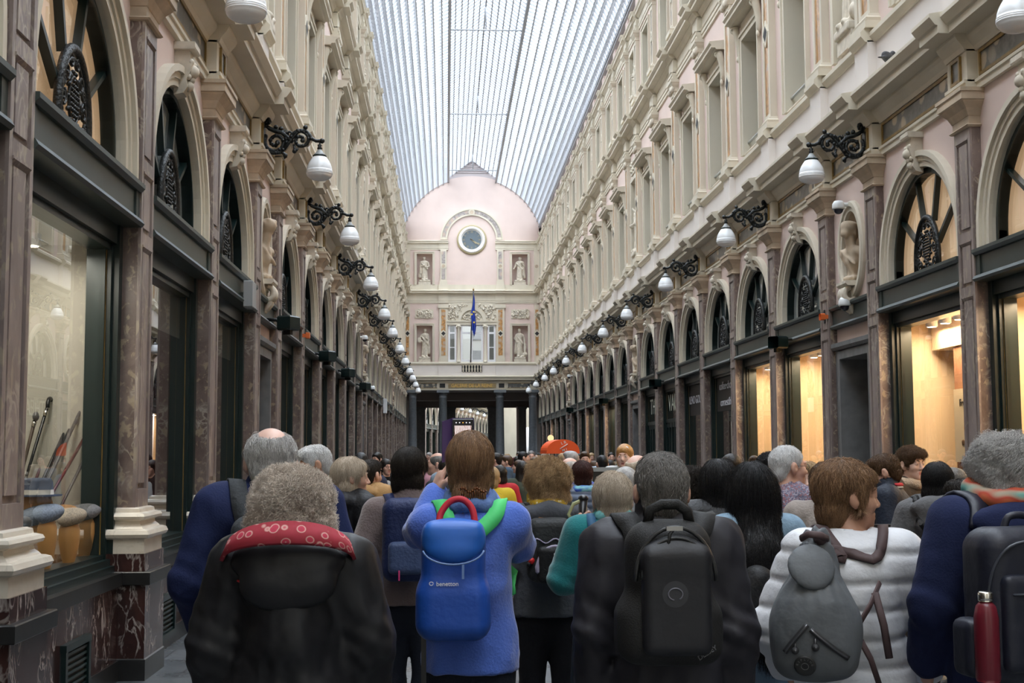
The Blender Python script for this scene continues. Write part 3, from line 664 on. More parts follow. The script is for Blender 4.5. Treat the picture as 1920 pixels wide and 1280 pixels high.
for y in (-0.24, 0.24): cp.tube([(0.14 + 0.05 * math.cos(a), y, 10.97 + 0.06 * math.sin(a)) for a in [j * 0.5 for j in range(13)]], 0.025, 6)
CAPL = cp.mesh('capital_leaves', [M['relief']])
for sn, s in SIDES:
    for y in PIL[:-1]:
        for st, UU in enumerate((U1, U2)):
            t = empty(sname('trim'), kind='structure'); place(t, s, y)
            link('pilaster_body', UU[0], t); link('marble_inlay', UU[1], t); link('lozenge', UU[2], t)
            if st == 0: link('capital_leaves', CAPL, t)
# ---- upper windows
def console(m, y, zt, zb):
    m.tube([(0.04, y, zb), (0.045, y, zb + 0.1), (0.05, y, zb + 0.26), (0.075, y, zt - 0.2), (0.105, y, zt - 0.1), (0.10, y, zt - 0.02)], [0.03, 0.05, 0.06, 0.07, 0.08, 0.07], 10)
    m.tube([(0.15 + 0.05 * math.cos(a), y, zt - 0.09 + 0.05 * math.sin(a)) for a in [j * 0.6 for j in range(12)]], 0.022, 6)
    m.ball((0.07, y, zb - 0.03), 0.035, 8, 0, 1.8)
def uwin(z0, z1, w, hood):
    m = MB(); fw = 0.15
    for y0, y1 in ((-w - fw, -w), (w, w + fw)): m.box(-0.02, 0.05, y0, y1, z0 - 0.02, z1 + fw)
    for y0, y1 in ((-w - fw, -w - fw + 0.05), (w + fw - 0.05, w + fw)): m.box(-0.02, 0.075, y0, y1, z0 - 0.02, z1 + fw)
    m.box(-0.02, 0.05, -w, w, z1, z1 + fw); m.box(-0.02, 0.075, -w - fw, w + fw, z1 + fw - 0.05, z1 + fw)
    for y in (-w - 0.004, w + 0.002): m.box(-0.42, -0.021, y, y + 0.002, z0, z1)
    m.box(-0.42, -0.021, -w, w, z1 + 0.002, z1 + 0.004); m.box(-0.42, 0.02, -w, w, z0 - 0.02, z0)
    if hood:
        zt = z1 + 0.36
        m.box(-0.02, 0.04, -w - 0.05, w + 0.05, z1 + fw, zt); m.run([(0, zt), (0.20, zt), (0.22, zt + 0.03), (0.30, zt + 0.035), (0.30, zt + 0.09), (0.34, zt + 0.13), (0.34, zt + 0.16), (0, zt + 0.2)], -w - 0.32, w + 0.32)
        for y in (-w - 0.2, w + 0.2): console(m, y, zt, z1 - 0.28)
    sur = m.mesh('window_surround', [M['stone']])
    f = MB(); d0, d1 = -0.40, -0.34
    for y0, y1 in ((-w, -w + 0.07), (-0.04, 0.04), (w - 0.07, w)): f.box(d0, d1, y0, y1, z0, z1)
    for zz in (z0, z0 + (z1 - z0) * 0.72, z1 - 0.07): f.box(d0, d1, -w, w, zz, zz + 0.07)
    f.tube([(-0.06, -w, z0 + 0.22), (-0.06, w, z0 + 0.22)], 0.025, 8)
    fr = f.mesh('sash_frame', [M['winframe']])
    g = MB(); g.quad((-0.37, -w, z0), (-0.37, w, z0), (-0.37, w, z1), (-0.37, -w, z1)); g.quad((-0.405, -w, z0), (-0.405, w, z0), (-0.405, w, z1), (-0.405, -w, z1), 1); gl = g.mesh('sash_glass', [M['winglass'], M['curtain']])
    return sur, fr, gl
V1, V2 = uwin(H1Z0, H1Z1, H1W, True), uwin(H2Z0, H2Z1, H2W, False)
for sn, s in SIDES:
    for kind, yc in BAYS:
        if kind == 'win':
            for V in (V1, V2):
                t = empty(sname('window'), kind='structure'); place(t, s, yc)
                link('window_surround', V[0], t); link('sash_frame', V[1], t); link('sash_glass', V[2], t)
# frames round the statue niches of the niche bays
nf = MB()
for z0, z1, w in ((7.48, 10.1, 0.5), (12.33, 14.1, 0.45)):
    for y0, y1 in ((-w - 0.12, -w), (w, w + 0.12)): nf.box(-0.02, 0.06, y0, y1, z0, z1 + 0.12)
    nf.box(-0.02, 0.06, -w, w, z1, z1 + 0.12)
nf.box(0.0, 0.05, -0.5, 0.5, 10.32, 10.78); 
for k in range(16): nf.ball((0.05, -0.42 + 0.12 * (k % 8), 10.44 + 0.2 * (k // 8) + 0.03 * math.sin(k * 2.1)), 0.05, 8)
NF = nf.mesh('niche_frames', [M['stone']])
for sn, s in SIDES:
    for kind, yc in BAYS:
        if kind == 'niche': t = link(sname('trim'), NF); tag(t, kind='structure'); place(t, s, yc)
# ------------------------------------------------------------------ floor
def floor_mat():
    m, nt, out = new_mat('grey_stone_paving'); b = nd(nt, 'ShaderNodeBsdfPrincipled')
    p = world_pos(nt); br = nt.nodes.new('ShaderNodeTexBrick'); br.offset = 0.5
    br.inputs['Scale'].default_value = 1.0; br.inputs['Brick Width'].default_value = 0.62; br.inputs['Row Height'].default_value = 0.62; br.inputs['Mortar Size'].default_value = 0.006
    br.inputs['Color1'].default_value = c4((0.07, 0.077, 0.083)); br.inputs['Color2'].default_value = c4((0.115, 0.122, 0.13)); br.inputs['Mortar'].default_value = c4((0.035, 0.035, 0.035))
    nt.links.new(p, br.inputs['Vector'])
    n = nd(nt, 'ShaderNodeTexNoise', Scale=3.0, Detail=5.0); nt.links.new(p, n.inputs['Vector']); r = ramp(nt, [(0.3, (0.22, 0.22, 0.22)), (0.7, (0.42, 0.42, 0.42))]); nt.links.new(n.outputs['Fac'], r.inputs['Fac']); nt.links.new(r.outputs['Color'], b.inputs['Roughness'])
    nt.links.new(br.outputs['Color'], b.inputs['Base Color']); nt.links.new(b.outputs['BSDF'], out.inputs['Surface']); return m
fm = MB(); fm.box(-6.5, 6.5, -6.5, 100, -0.1, 0.0); fm.box(-14, 40, 100, 190, -0.1, 0.0)
tag(link('floor', fm.mesh('floor', [floor_mat()])), kind='structure')
# ------------------------------------------------------------------ glass vault
RS, RA_ = 4.30, 19.05; ZSPR = 15.95; RR = (RS ** 2 + (RA_ - ZSPR) ** 2) / (2 * (RA_ - ZSPR)); ZC = RA_ - RR
A_OUT, A_IN = math.asin(RS / RR), math.asin(1.5 / RR)
def vault(r, a): return (r * math.sin(a), ZC + r * math.cos(a))
def roof_glass_mat(name='roof_glass', tint=(0.90, 0.95, 1.0)):
    m, nt, out = new_mat(name)
    t = nd(nt, 'ShaderNodeBsdfTransparent'); t.inputs['Color'].default_value = c4(tint)
    d = nd(nt, 'ShaderNodeBsdfTranslucent'); d.inputs['Color'].default_value = (0.80, 0.85, 0.90, 1)
    n = nd(nt, 'ShaderNodeTexNoise', Scale=0.8, Detail=4.0); nt.links.new(world_pos(nt), n.inputs['Vector'])
    r = ramp(nt, [(0.3, (0.15, 0.15, 0.15)), (0.75, (0.45, 0.45, 0.45))]); nt.links.new(n.outputs['Fac'], r.inputs['Fac'])
    mx = nd(nt, 'ShaderNodeMixShader'); nt.links.new(r.outputs['Color'], mx.inputs[0]); nt.links.new(t.outputs[0], mx.inputs[1]); nt.links.new(d.outputs[0], mx.inputs[2])
    nt.links.new(mx.outputs[0], out.inputs['Surface']); return m
M['roofbar'] = plain('grey_roof_iron', (0.36, 0.37, 0.39), 0.5)
YR0, YR1 = -6.0, YEND + 0.1
roof = empty('ceiling', kind='structure')
g = MB(); NS = 10
for sg in (-1, 1):
    P = [vault(RR, sg * (A_IN + (A_OUT - A_IN) * i / NS)) for i in range(NS + 1)]
    g.add([(x, y, z) for x, z in P for y in (YR0, YR1)], [(2 * i, 2 * i + 1, 2 * i + 3, 2 * i + 2) for i in range(NS)], 0, True)
xi, zi = vault(RR, A_IN); ZL0, ZL1, ZRG = zi, zi + 0.22, 20.15
for sg in (-1, 1): g.quad((sg * 1.5, YR0, ZL1), (sg * 1.5, YR1, ZL1), (0, YR1, ZRG), (0, YR0, ZRG), 1)
link('roof_glazing', g.mesh('roof_glazing', [roof_glass_mat(), roof_glass_mat('lantern_glass', (0.70, 0.76, 0.83))]), roof)
b = MB()
ny = int((YR1 - YR0) / 0.40)
for i in range(ny + 1):
    y = YR0 + 0.40 * i; h, w = 0.075, 0.018
    for sg in (-1, 1):
        P = [A_IN + (A_OUT - A_IN) * k / NS for k in range(NS + 1)]
        for a0, a1 in zip(P[:-1], P[1:]):
            (x0, z0), (x1, z1) = vault(RR - h, sg * a0), vault(RR - h, sg * a1); (X0, Z0), (X1, Z1) = vault(RR, sg * a0), vault(RR, sg * a1)
            b.add([(x0, y - w, z0), (x1, y - w, z1), (x1, y + w, z1), (x0, y + w, z0), (X0, y - w, Z0), (X1, y - w, Z1), (X1, y + w, Z1), (X0, y + w, Z0)], [(0, 1, 2, 3), (0, 4, 5, 1), (3, 2, 6, 7)])
        b.add([(sg * 1.5, y - w, ZL1 - 0.07), (0, y - w, ZRG - 0.07), (0, y + w, ZRG - 0.07), (sg * 1.5, y + w, ZL1 - 0.07), (sg * 1.5, y - w, ZL1), (0, y - w, ZRG), (0, y + w, ZRG), (sg * 1.5, y + w, ZL1)], [(0, 1, 2, 3), (0, 4, 5, 1), (3, 2, 6, 7)])
link('glazing_bar_grating', b.mesh('glazing_bars', [M['roofbar']]), roof)
b = MB(); NP = 11
for k in range(NP + 1):
    a = A_IN + (A_OUT - A_IN) * k / NP
    for sg in (-1, 1):
        x0, z0 = vault(RR - 0.15, sg * a); x1, z1 = vault(RR - 0.01, sg * a); q = 0.027
        ca, sa = math.cos(a) * q, -sg * math.sin(a) * q
        b.run([(x0 - ca, z0 - sa), (x0 + ca, z0 + sa), (x1 + ca, z1 + sa), (x1 - ca, z1 - sa)], YR0, YR1)
for k in range(1, 6):
    for sg in (-1, 1): x = sg * 1.5 * k / 6; z = ZL1 + (ZRG - ZL1) * (1 - k / 6); b.run([(x - 0.02, z - 0.12), (x + 0.02, z - 0.12), (x + 0.02, z), (x - 0.02, z)], YR0, YR1)
b.run([(-0.03, ZRG - 0.2), (0.03, ZRG - 0.2), (0.03, ZRG), (-0.03, ZRG)], YR0, YR1)
for sg in (-1, 1): b.run([(sg * 1.47, ZL0 - 0.14), (sg * 1.55, ZL0 - 0.14), (sg * 1.55, ZL1 + 0.05), (sg * 1.47, ZL1 + 0.05)], YR0, YR1); b.run([(sg * 4.2, ZSPR - 0.15), (sg * 4.45, ZSPR - 0.15), (sg * 4.45, ZSPR + 0.15), (sg * 4.2, ZSPR + 0.15)], YR0, YR1)
for i in range(6):                                    # trusses that show through the lantern
    y = 12 + 13.0 * i
    b.tube([(-1.5, y, ZL1 - 0.05), (1.5, y, ZL1 - 0.05)], 0.03, 6); b.tube([(0, y, ZL1), (0, y, ZRG)], 0.025, 6)
link('purlin_grating', b.mesh('purlins', [M['roofbar']]), roof)
# ------------------------------------------------------------------ end wall (clock wall)
ye = YEND
em = MB()      # pink wall, with openings
D = 0.45
def hole_wall(m, x0, x1, z0, z1, holes, y, mi):
    """wall rectangle minus rectangular holes, by columns"""
    xs = sorted({x0, x1} | {h[0] for h in holes} | {h[1] for h in holes}); zs = sorted({z0, z1} | {h[2] for h in holes} | {h[3] for h in holes})
    for xa, xb in zip(xs[:-1], xs[1:]):
        for za, zb in zip(zs[:-1], zs[1:]):
            xm, zm = (xa + xb) / 2, (za + zb) / 2
            if any(h[0] < xm < h[1] and h[2] < zm < h[3] for h in holes): continue
            m.quad((xa, y, za), (xb, y, za), (xb, y, zb), (xa, y, zb), mi)
NI = []        # statue niches (x0,x1,z0,z1)
for zz in ((7.40, 9.66), (12.22, 14.16)):
    for xc in (-2.97, 2.97): NI.append((xc - 0.49, xc + 0.49, zz[0], zz[1]))
WI = [(-1.50, -1.0, 7.40, 9.70), (-0.72, 0.66, 7.40, 9.70), (0.94, 1.44, 7.40, 9.70)]
hole_wall(em, -4.4, 4.4, 5.65, 15.2, NI + WI, ye, 0)
for x0, x1, z0, z1 in NI:
    em.quad((x0, ye + 0.45, z0), (x1, ye + 0.45, z0), (x1, ye + 0.45, z1), (x0, ye + 0.45, z1), 0)
    em.quad((x0, ye, z0), (x0, ye + 0.45, z0), (x0, ye + 0.45, z1), (x0, ye, z1), 0); em.quad((x1, ye, z0), (x1, ye + 0.45, z0), (x1, ye + 0.45, z1), (x1, ye, z1), 0); em.quad((x0, ye, z1), (x1, ye, z1), (x1, ye + 0.45, z1), (x0, ye + 0.45, z1), 0)
    em.quad((x0, ye, z0), (x1, ye, z0), (x1, ye + 0.45, z0), (x0, ye + 0.45, z0), 1)
n = 30
for i in range(n):                                   # lunette
    a0, a1 = -A_OUT + 2 * A_OUT * i / n, -A_OUT + 2 * A_OUT * (i + 1) / n
    (xa, za), (xb, zb) = vault(RR + 0.05, a0), vault(RR + 0.05, a1); em.quad((xa, ye, 15.2), (xb, ye, 15.2), (xb, ye, zb), (xa, ye, za), 0)
em.quad((-4.5, ye, 15.1), (-4.2, ye, 15.1), (-4.2, ye, 16.3), (-4.5, ye, 16.3)); em.quad((4.5, ye, 15.1), (4.2, ye, 15.1), (4.2, ye, 16.3), (4.5, ye, 16.3))
tag(link('wall_end', em.mesh('wall_end', [M['pink'], M['stone']])), kind='structure')
gb = MB(); gb.quad((-1.55, ye + 0.05, ZL0 - 0.05), (1.55, ye + 0.05, ZL0 - 0.05), (1.55, ye + 0.05, ZL1), (-1.55, ye + 0.05, ZL1)); gb.add([(-1.55, ye + 0.05, ZL1), (1.55, ye + 0.05, ZL1), (0, ye + 0.05, ZRG)], [(0, 1, 2)])
for k in range(4, 10): z = ZL0 + k * 0.13; w = 1.5 if z < ZL1 else 1.5 * (1 - (z - ZL1) / (ZRG - ZL1)); gb.box(-w, w, ye + 0.0, ye + 0.05, z, z + 0.05)
tag(link(sname('trim'), gb.mesh('lantern_gable', [plain('pinkish_louvre', (0.50, 0.44, 0.43), 0.7)])), kind='structure')
# mouldings of the end wall: profile along x, projecting to -y
def runE(m, prof, x0, x1, mi=0): m.runx([(ye - d, z) for d, z in prof], x0, x1, mi)
def prof_of(E, k): return E[k][1]
t = empty(sname('trim'), kind='structure')
for EE, brk in ((E1, 0.10), (E2, 0.10), (E3, 0.07)):
    for pn, prof, mat in EE:
        m = MB(); pr = [(0.0 if x < 0 else x * 0.8, z) for x, z in prof]
        spans = [(-4.1, 4.1)] if EE is not E3 else [(-4.1, -1.5), (1.5, 4.1)]
        for a, c in spans: runE(m, pr, a, c)
        for xc in (-1.80, 1.74):
            if EE is not E1 or pn in ('parapet', 'string_course'): runE(m, [(x + brk if x > 0 else x, z) for x, z in pr], xc - 0.3, xc + 0.3)
        link(pn, m.mesh('end_' + pn, [mat]), t)
m = MB()
for x0, x1 in ((-3.55, -2.2), (2.2, 3.55)): m.box(x0, x1, ye - 0.06, ye - 0.03, 5.80, 6.06, 0)
for x in (-1.86, 1.80): m.box(x - 0.17, x + 0.17, ye - 0.06, ye - 0.03, 5.80, 6.06, 2)
for x0, x1 in ((-3.55, -2.2), (2.2, 3.55)):
    for a in ((x0 - 0.03, x1 + 0.03, 5.77, 5.80), (x0 - 0.03, x1 + 0.03, 6.06, 6.09)): m.box(a[0], a[1], ye - 0.065, ye - 0.03, a[2], a[3], 1)
link('frieze_panel', m.mesh('end_frieze_panels', [M['frieze'], M['gold'], M['dark']]), t)
def framed(m, x0, x1, z0, z1, fw, d, mi=0):
    m.box(x0 - fw, x0, ye - d, ye, z0, z1 + fw, mi); m.box(x1, x1 + fw, ye - d, ye, z0, z1 + fw, mi); m.box(x0, x1, ye - d, ye, z1, z1 + fw, mi)
m = MB()
for h in NI: framed(m, h[0], h[1], h[2], h[3], 0.14, 0.06); framed(m, h[0] - 0.09, h[1] + 0.09, h[2], h[3] + 0.09, 0.05, 0.09)
for xc in (-1.80, 1.74):                             # pilasters
    m.box(xc - 0.25, xc + 0.25, ye - 0.12, ye, 7.38, 11.0); m.box(xc - 0.29, xc + 0.29, ye - 0.16, ye, 7.38, 7.62)
    m.box(xc - 0.19, xc + 0.19, ye - 0.10, ye, 12.2, 14.45); m.box(xc - 0.24, xc + 0.24, ye - 0.13, ye, 12.2, 12.45); m.box(xc - 0.33, xc + 0.33, ye - 0.17, ye, 10.75, 10.98)
for xc in (-4.02, 4.02): m.box(xc - 0.16, xc + 0.16, ye - 0.08, ye, 7.4, 11.0); m.box(xc - 0.16, xc + 0.16, ye - 0.08, ye, 12.2, 14.5)
m2 = MB()
for xc in (-1.80, 1.74, -4.02, 4.02):
    w = 0.13 if abs(xc) < 3 else 0.09; d = 0.13 if abs(xc) < 3 else 0.09
    for z0, z1 in ((7.80, 9.02), (9.3, 10.65)): m2.box(xc - w, xc + w, ye - d - 0.004, ye - d + 0.02, z0, z1, 0)
    zc = 9.16; m.add([(xc - 0.24, ye - d - 0.02, zc), (xc, ye - d - 0.02, zc - 0.24), (xc + 0.24, ye - d - 0.02, zc), (xc, ye - d - 0.02, zc + 0.24)], [(0, 1, 2, 3)]); m2.add([(xc - 0.14, ye - d - 0.025, zc), (xc, ye - d - 0.025, zc - 0.14), (xc + 0.14, ye - d - 0.025, zc), (xc, ye - d - 0.025, zc + 0.14)], [(0, 1, 2, 3)], 2)
    w *= 0.85; d -= 0.02
    for z0, z1 in ((12.55, 13.22), (13.55, 14.3)): m2.box(xc - w, xc + w, ye - d - 0.004, ye - d + 0.02, z0, z1, 1)
    m.lathe([(0.17, -(ye - d + 0.02)), (0.17, -(ye - d - 0.03)), (0.11, -(ye - d - 0.03)), (0.11, -(ye - d))], (xc, 0, 13.38), 18, 0, 'z') if False else None
    m.add([(xc + 0.17 * math.cos(2 * PI * k / 20), ye - d - 0.02, 13.38 + 0.17 * math.sin(2 * PI * k / 20)) for k in range(20)], [tuple(range(20))]); m2.add([(xc + 0.11 * math.cos(2 * PI * k / 20), ye - d - 0.025, 13.38 + 0.11 * math.sin(2 * PI * k / 20)) for k in range(20)], [tuple(range(20))], 3)
def ringE(m, xc, zc, r0, r1, d, a0, a1, n, mi=0):
    for i in range(n):
        p, q = a0 + (a1 - a0) * i / n, a0 + (a1 - a0) * (i + 1) / n
        A = [(xc + r * math.cos(a), zc + r * math.sin(a)) for r, a in ((r0, p), (r0, q), (r1, q), (r1, p))]
        m.add([(x, ye - d, z) for x, z in A] + [(x, ye, z) for x, z in A], [(0, 1, 2, 3), (0, 4, 5, 1), (2, 6, 7, 3)], mi)
XC = -0.03
ringE(m, XC, 15.05, 1.53, 1.95, 0.05, 0, PI, 32); ringE(m, XC, 15.05, 1.53, 1.60, 0.09, 0, PI, 32); ringE(m, XC, 15.05, 1.88, 1.96, 0.09, 0, PI, 32)
for a0, a1 in ((0.10, PI / 2 - 0.11), (PI / 2 + 0.11, PI - 0.10)): ringE(m2, XC, 15.05, 1.635, 1.85, 0.056, a0, a1, 16, 1)
m.add([(XC + 0.2 * math.cos(2 * PI * k / 20), ye - 0.11, 16.79 + 0.2 * math.sin(2 * PI * k / 20)) for k in range(20)], [tuple(range(20))]); m2.add([(XC + 0.12 * math.cos(2 * PI * k / 20), ye - 0.115, 16.79 + 0.12 * math.sin(2 * PI * k / 20)) for k in range(20)], [tuple(range(20))], 3)
# triple window surround, arch and reliefs
m.box(-1.55, 1.49, ye - 0.05, ye, 9.92, 11.03); m.box(-1.55, 1.49, ye - 0.12, ye, 9.70, 9.90); m.box(-1.57, 1.51, ye - 0.16, ye, 9.88, 9.96)
for xc in (-0.86, 0.80): m.lathe([(0.12, 7.4), (0.12, 7.55), (0.10, 7.6), (0.085, 9.45), (0.10, 9.5), (0.14, 9.6), (0.14, 9.7)], (xc, ye - 0.05, 0), 14); m.ball((xc - 0.12, ye - 0.12, 9.58), 0.06, 8); m.ball((xc + 0.12, ye - 0.12, 9.58), 0.06, 8)
ringE(m, XC, 9.95, 0.68, 0.86, 0.14, 0, PI, 24); 
m3 = MB(); rr = np.random.default_rng(3)
def relief(m, x0, x1, z0, z1, k, d=0.05, inside=None):
    for i in range(k):
        x, z = rr.uniform(x0, x1), rr.uniform(z0, z1)
        if inside and not inside(x, z): continue
        if i % 3: m.ball((x, ye - d, z), rr.uniform(0.04, 0.085), 8, 0, rr.uniform(0.8, 1.5))
        else:
            a = rr.uniform(0, 6); m.tube([(x + 0.11 * math.cos(a + j * 0.5) * (1 - j * 0.06), ye - d, z + 0.11 * math.sin(a + j * 0.5) * (1 - j * 0.06)) for j in range(10)], 0.03, 6)
for x0 in (-3.55, 2.42): m.box(x0, x0 + 1.13, ye - 0.04, ye, 10.12, 10.68); relief(m3, x0 + 0.07, x0 + 1.06, 10.18, 10.62, 46)
out_arch = lambda x, z: math.hypot(x - XC, z - 9.95) > 0.93
relief(m3, -1.5, -0.3, 10.05, 10.98, 70, 0.07, out_arch); relief(m3, 0.25, 1.44, 10.05, 10.98, 70, 0.07, out_arch); relief(m3, -0.6, 0.55, 10.0, 10.5, 60, 0.07, lambda x, z: math.hypot(x - XC, z - 9.95) < 0.6)
link('wall_mouldings', m.mesh('end_wall_mouldings', [M['stone']]), t); link('marble_inlay', m2.mesh('end_marble_inlays', [M['orange'], M['greymarb'], M['dark'], M['tan']]), t); link('carved_relief', m3.mesh('carved_reliefs', [M['relief']]), t)
# balustrade opening below the middle window
m = MB(); m.box(-0.66, 0.60, ye - 0.075, ye - 0.05, 6.78, 7.18, 1)
for i in range(7):
    x = -0.57 + 0.18 * i; m.lathe([(0.03, 6.78), (0.05, 6.82), (0.03, 6.86), (0.06, 6.94), (0.035, 7.04), (0.025, 7.1), (0.05, 7.14), (0.05, 7.18)], (x, ye - 0.09, 0), 10)
tag(link(sname('trim'), m.mesh('balustrade', [M['stone'], M['dark']])), kind='structure')
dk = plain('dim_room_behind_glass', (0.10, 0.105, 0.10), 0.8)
for i, (x0, x1, z0, z1) in enumerate(WI):
    w = empty(sname('window'), kind='structure')
    f = MB(); fw = 0.11
    for xa, xb in ((x0, x0 + fw), (x1 - fw, x1)): f.box(xa, xb, ye - 0.03, ye + 0.08, z0, z1)
    for za, zb in ((z0, z0 + 0.14), (9.14, 9.26), (z1 - 0.08, z1)): f.box(x0, x1, ye - 0.03, ye + 0.08, za, zb)
    if i == 1: f.box(-0.06, 0.02, ye, ye + 0.06, z0, z1 - 0.4)
    else: f.box(x0, x1, ye, ye + 0.05, 8.28, 8.33)
    link('window_frame', f.mesh('end_window_frame', [M['whitepaint']]), w)
    g = MB(); g.quad((x0, ye + 0.05, z0), (x1, ye + 0.05, z0), (x1, ye + 0.05, z1), (x0, ye + 0.05, z1)); link('window_glass', g.mesh('end_window_glass', [M['fanglass']]), w)
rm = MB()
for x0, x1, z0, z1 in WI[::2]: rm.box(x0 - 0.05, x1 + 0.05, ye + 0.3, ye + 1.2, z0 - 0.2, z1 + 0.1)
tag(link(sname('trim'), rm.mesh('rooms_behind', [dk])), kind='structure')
bk = MB(); bk.box(-3.2, 3.2, ye + 5.0, ye + 5.3, 6.2, 11.5, 0)
for x in (-1.2, 0.1, 1.3):
    for z in (7.3, 9.2): bk.box(x, x + 0.6, ye + 4.96, ye + 5.0, z, z + 1.2, 1)
tag(link('wall_beyond', bk.mesh('wall_beyond', [M['zinc'], M['bluestone']])), kind='structure')
wb = MB(); wb.box(-4.6, 4.6, -6.4, -6.2, 0, 16.5); tag(link('wall_back', wb.mesh('wall_back', [M['stone']])), kind='structure')  # added unseen behind the camera, blocks light from the gallery's open end
# ------------------------------------------------------------------ portico with four columns, sign
for i, x in enumerate((-3.70, -1.83, 1.70, 3.74)):
    m = MB(); y = ye + 0.1; r = 0.27
    m.lathe([(0.36, 0), (0.36, 0.12), (0.32, 0.2), (r, 0.26), (r, 2.0), (r * 0.86, 5.15), (r * 0.95, 5.18), (r * 0.95, 5.22), (r * 0.86, 5.24), (r * 0.86, 5.36), (r * 1.0, 5.40), (r * 1.25, 5.50)], (x, y, 0), 28)
    m.box(x - 0.38, x + 0.38, y - 0.38, y + 0.38, 5.49, 5.66)
    tag(link('column', m.mesh('column', [M['bluestone']])), kind='structure')
sg = empty('sign', (0, ye, 0), label='gold lettering on marble band over the portico between two columns', cat='sign')
m = MB(); m.box(-1.50, 1.46, -0.075, -0.03, 5.78, 6.06); link('sign_panel', m.mesh('sign_panel', [plain('ochre_marble', (0.33, 0.24, 0.12), 0.4, noise=0.3, nscale=8)]), sg)
tm = text_mesh('GALERIE DE LA REINE', 0.262, 0.01); tm.materials.append(plain('gilt_letters', (0.80, 0.52, 0.14), 0.35, metal=0.3))
o = link('lettering', tm, sg, (-0.03, -0.085, 5.92)); o.rotation_euler = (PI / 2, 0, 0); o.scale = (1.02, 1.12, 1)
# portico ceiling, beams and inner piers, up to the cross street
m = MB(); yp = ye + 8.5
m.box(-6.0, 6.0, ye + 0.0, yp, 5.66, 6.2, 0); m.box(-6.0, 6.0, ye + 3.4, ye + 4.2, 5.15, 5.66, 0); m.box(-6, 6, yp - 0.5, yp, 4.85, 5.66, 0)
m.box(-6.0, -4.1, ye, yp, 0, 5.7, 0); m.box(4.45, 6.0, ye + 0.3, yp, 0, 5.7, 0)
tag(link('wall_portico', m.mesh('wall_portico', [plain('grey_brown_portico_plaster', (0.30, 0.25, 0.22), 0.8)])), kind='structure')  # one even grey-brown for ceiling, beams and side walls
for x, w in ((-1.35, 0.35), (1.55, 0.35), (-3.35, 0.3), (3.55, 0.25)):
    m = MB(); m.box(x - w, x + w, ye + 7.6, ye + 8.4, 0, 4.9); m.box(x - w - 0.05, x + w + 0.05, ye + 7.55, ye + 8.45, 4.75, 4.9); tag(link('pillar', m.mesh('pillar', [M['doorstone']])), kind='structure')
m = MB(); m.box(3.15, 3.42, ye + 7.7, ye + 8.0, 0, 4.9); tag(link('pillar', m.mesh('pale_pillar', [M['pink']])), kind='structure')
# ------------------------------------------------------------------ the next gallery, seen through the portico: its wall turns a few degrees right
ROI = math.radians(-7.4); RO0 = Vector((-3.2, ye + 13.0, 0))
def roi_pt(u): return RO0 + Vector((-math.sin(ROI) * u, math.cos(ROI) * u, 0))
w = MB()
nb_roi = 16
for k in range(nb_roi):
    yc = (k + 0.5) * B
    P = arch_pts(RA, ZS, ZG0)
    for (a, za), (b_, zb) in zip(P[:-1], P[1:]):
        if abs(a - b_) > 1e-6: w.quad((0, yc + a, za), (0, yc + b_, zb), (0, yc + b_, ZG1), (0, yc + a, ZG1), 0)
    wall_piece(w, 0, yc - B / 2, yc - RA, ZG0, ZG1, 0); wall_piece(w, 0, yc + RA, yc + B / 2, ZG0, ZG1, 0); wall_piece(w, 0, yc - B / 2, yc + B / 2, 7.2, 12.5, 0)
for pn, prof, mat in E1: w.run(prof, 0, nb_roi * B, 1)
w.run(E2[2][1], 0, nb_roi * B, 1)
w.box(8.4, 8.9, -3.0, nb_roi * B, 0, 13.5, 1); w.box(-0.5, 12.0, nb_roi * B, nb_roi * B + 0.5, 4.6, 14, 1); w.box(-0.5, 3.0, nb_roi * B, nb_roi * B + 0.5, 0, 4.6, 1); w.box(4.3, 12.0, nb_roi * B, nb_roi * B + 0.5, 0, 4.6, 1)
rf = MB(); rf.quad((-0.6, -2, 13.4), (9, -2, 13.4), (9, nb_roi * B, 13.4), (-0.6, nb_roi * B, 13.4))
tag(link('ceiling_far_dimmer', rf.mesh('ceiling_far_dimmer', [roof_glass_mat('far_dimming_glass', (0.42, 0.46, 0.50))]), None, RO0, ROI), kind='structure')  # unseen sheet added over the next gallery, tinted dark to cut its sky light
sw_ = MB(); sw_.box(8.6, 9.2, ye + 8.6, ye + 40, 0, 13); sw_.box(-9.2, -8.6, ye + 8.6, ye + 14, 0, 13); tag(link('wall_street', sw_.mesh('wall_street', [M['white']])), kind='structure')
o = link('wall_far', w.mesh('wall_far', [M['pink'], M['stone']]), None, RO0, ROI); tag(o, kind='structure')
for k in range(nb_roi):
    for off in (0.0, 0.5):
        t = empty(sname('trim' if off == 0 else 'window'), roi_pt((k + off) * B), ROI, kind='structure')
        if off == 0:
            for n_, me in PM[:4]: link(n_, me, t)
        else:
            for n_, me in (('arch_surround', W_TRIM), ('transom_beam', W_BEAM), ('fanlight_frame', W_FAN), ('shopfront_frame', W_SHOP), ('shop_interior', RM['dark'])): link(n_, me, t)
            link('fanlight_blind', BL['grey'], t)
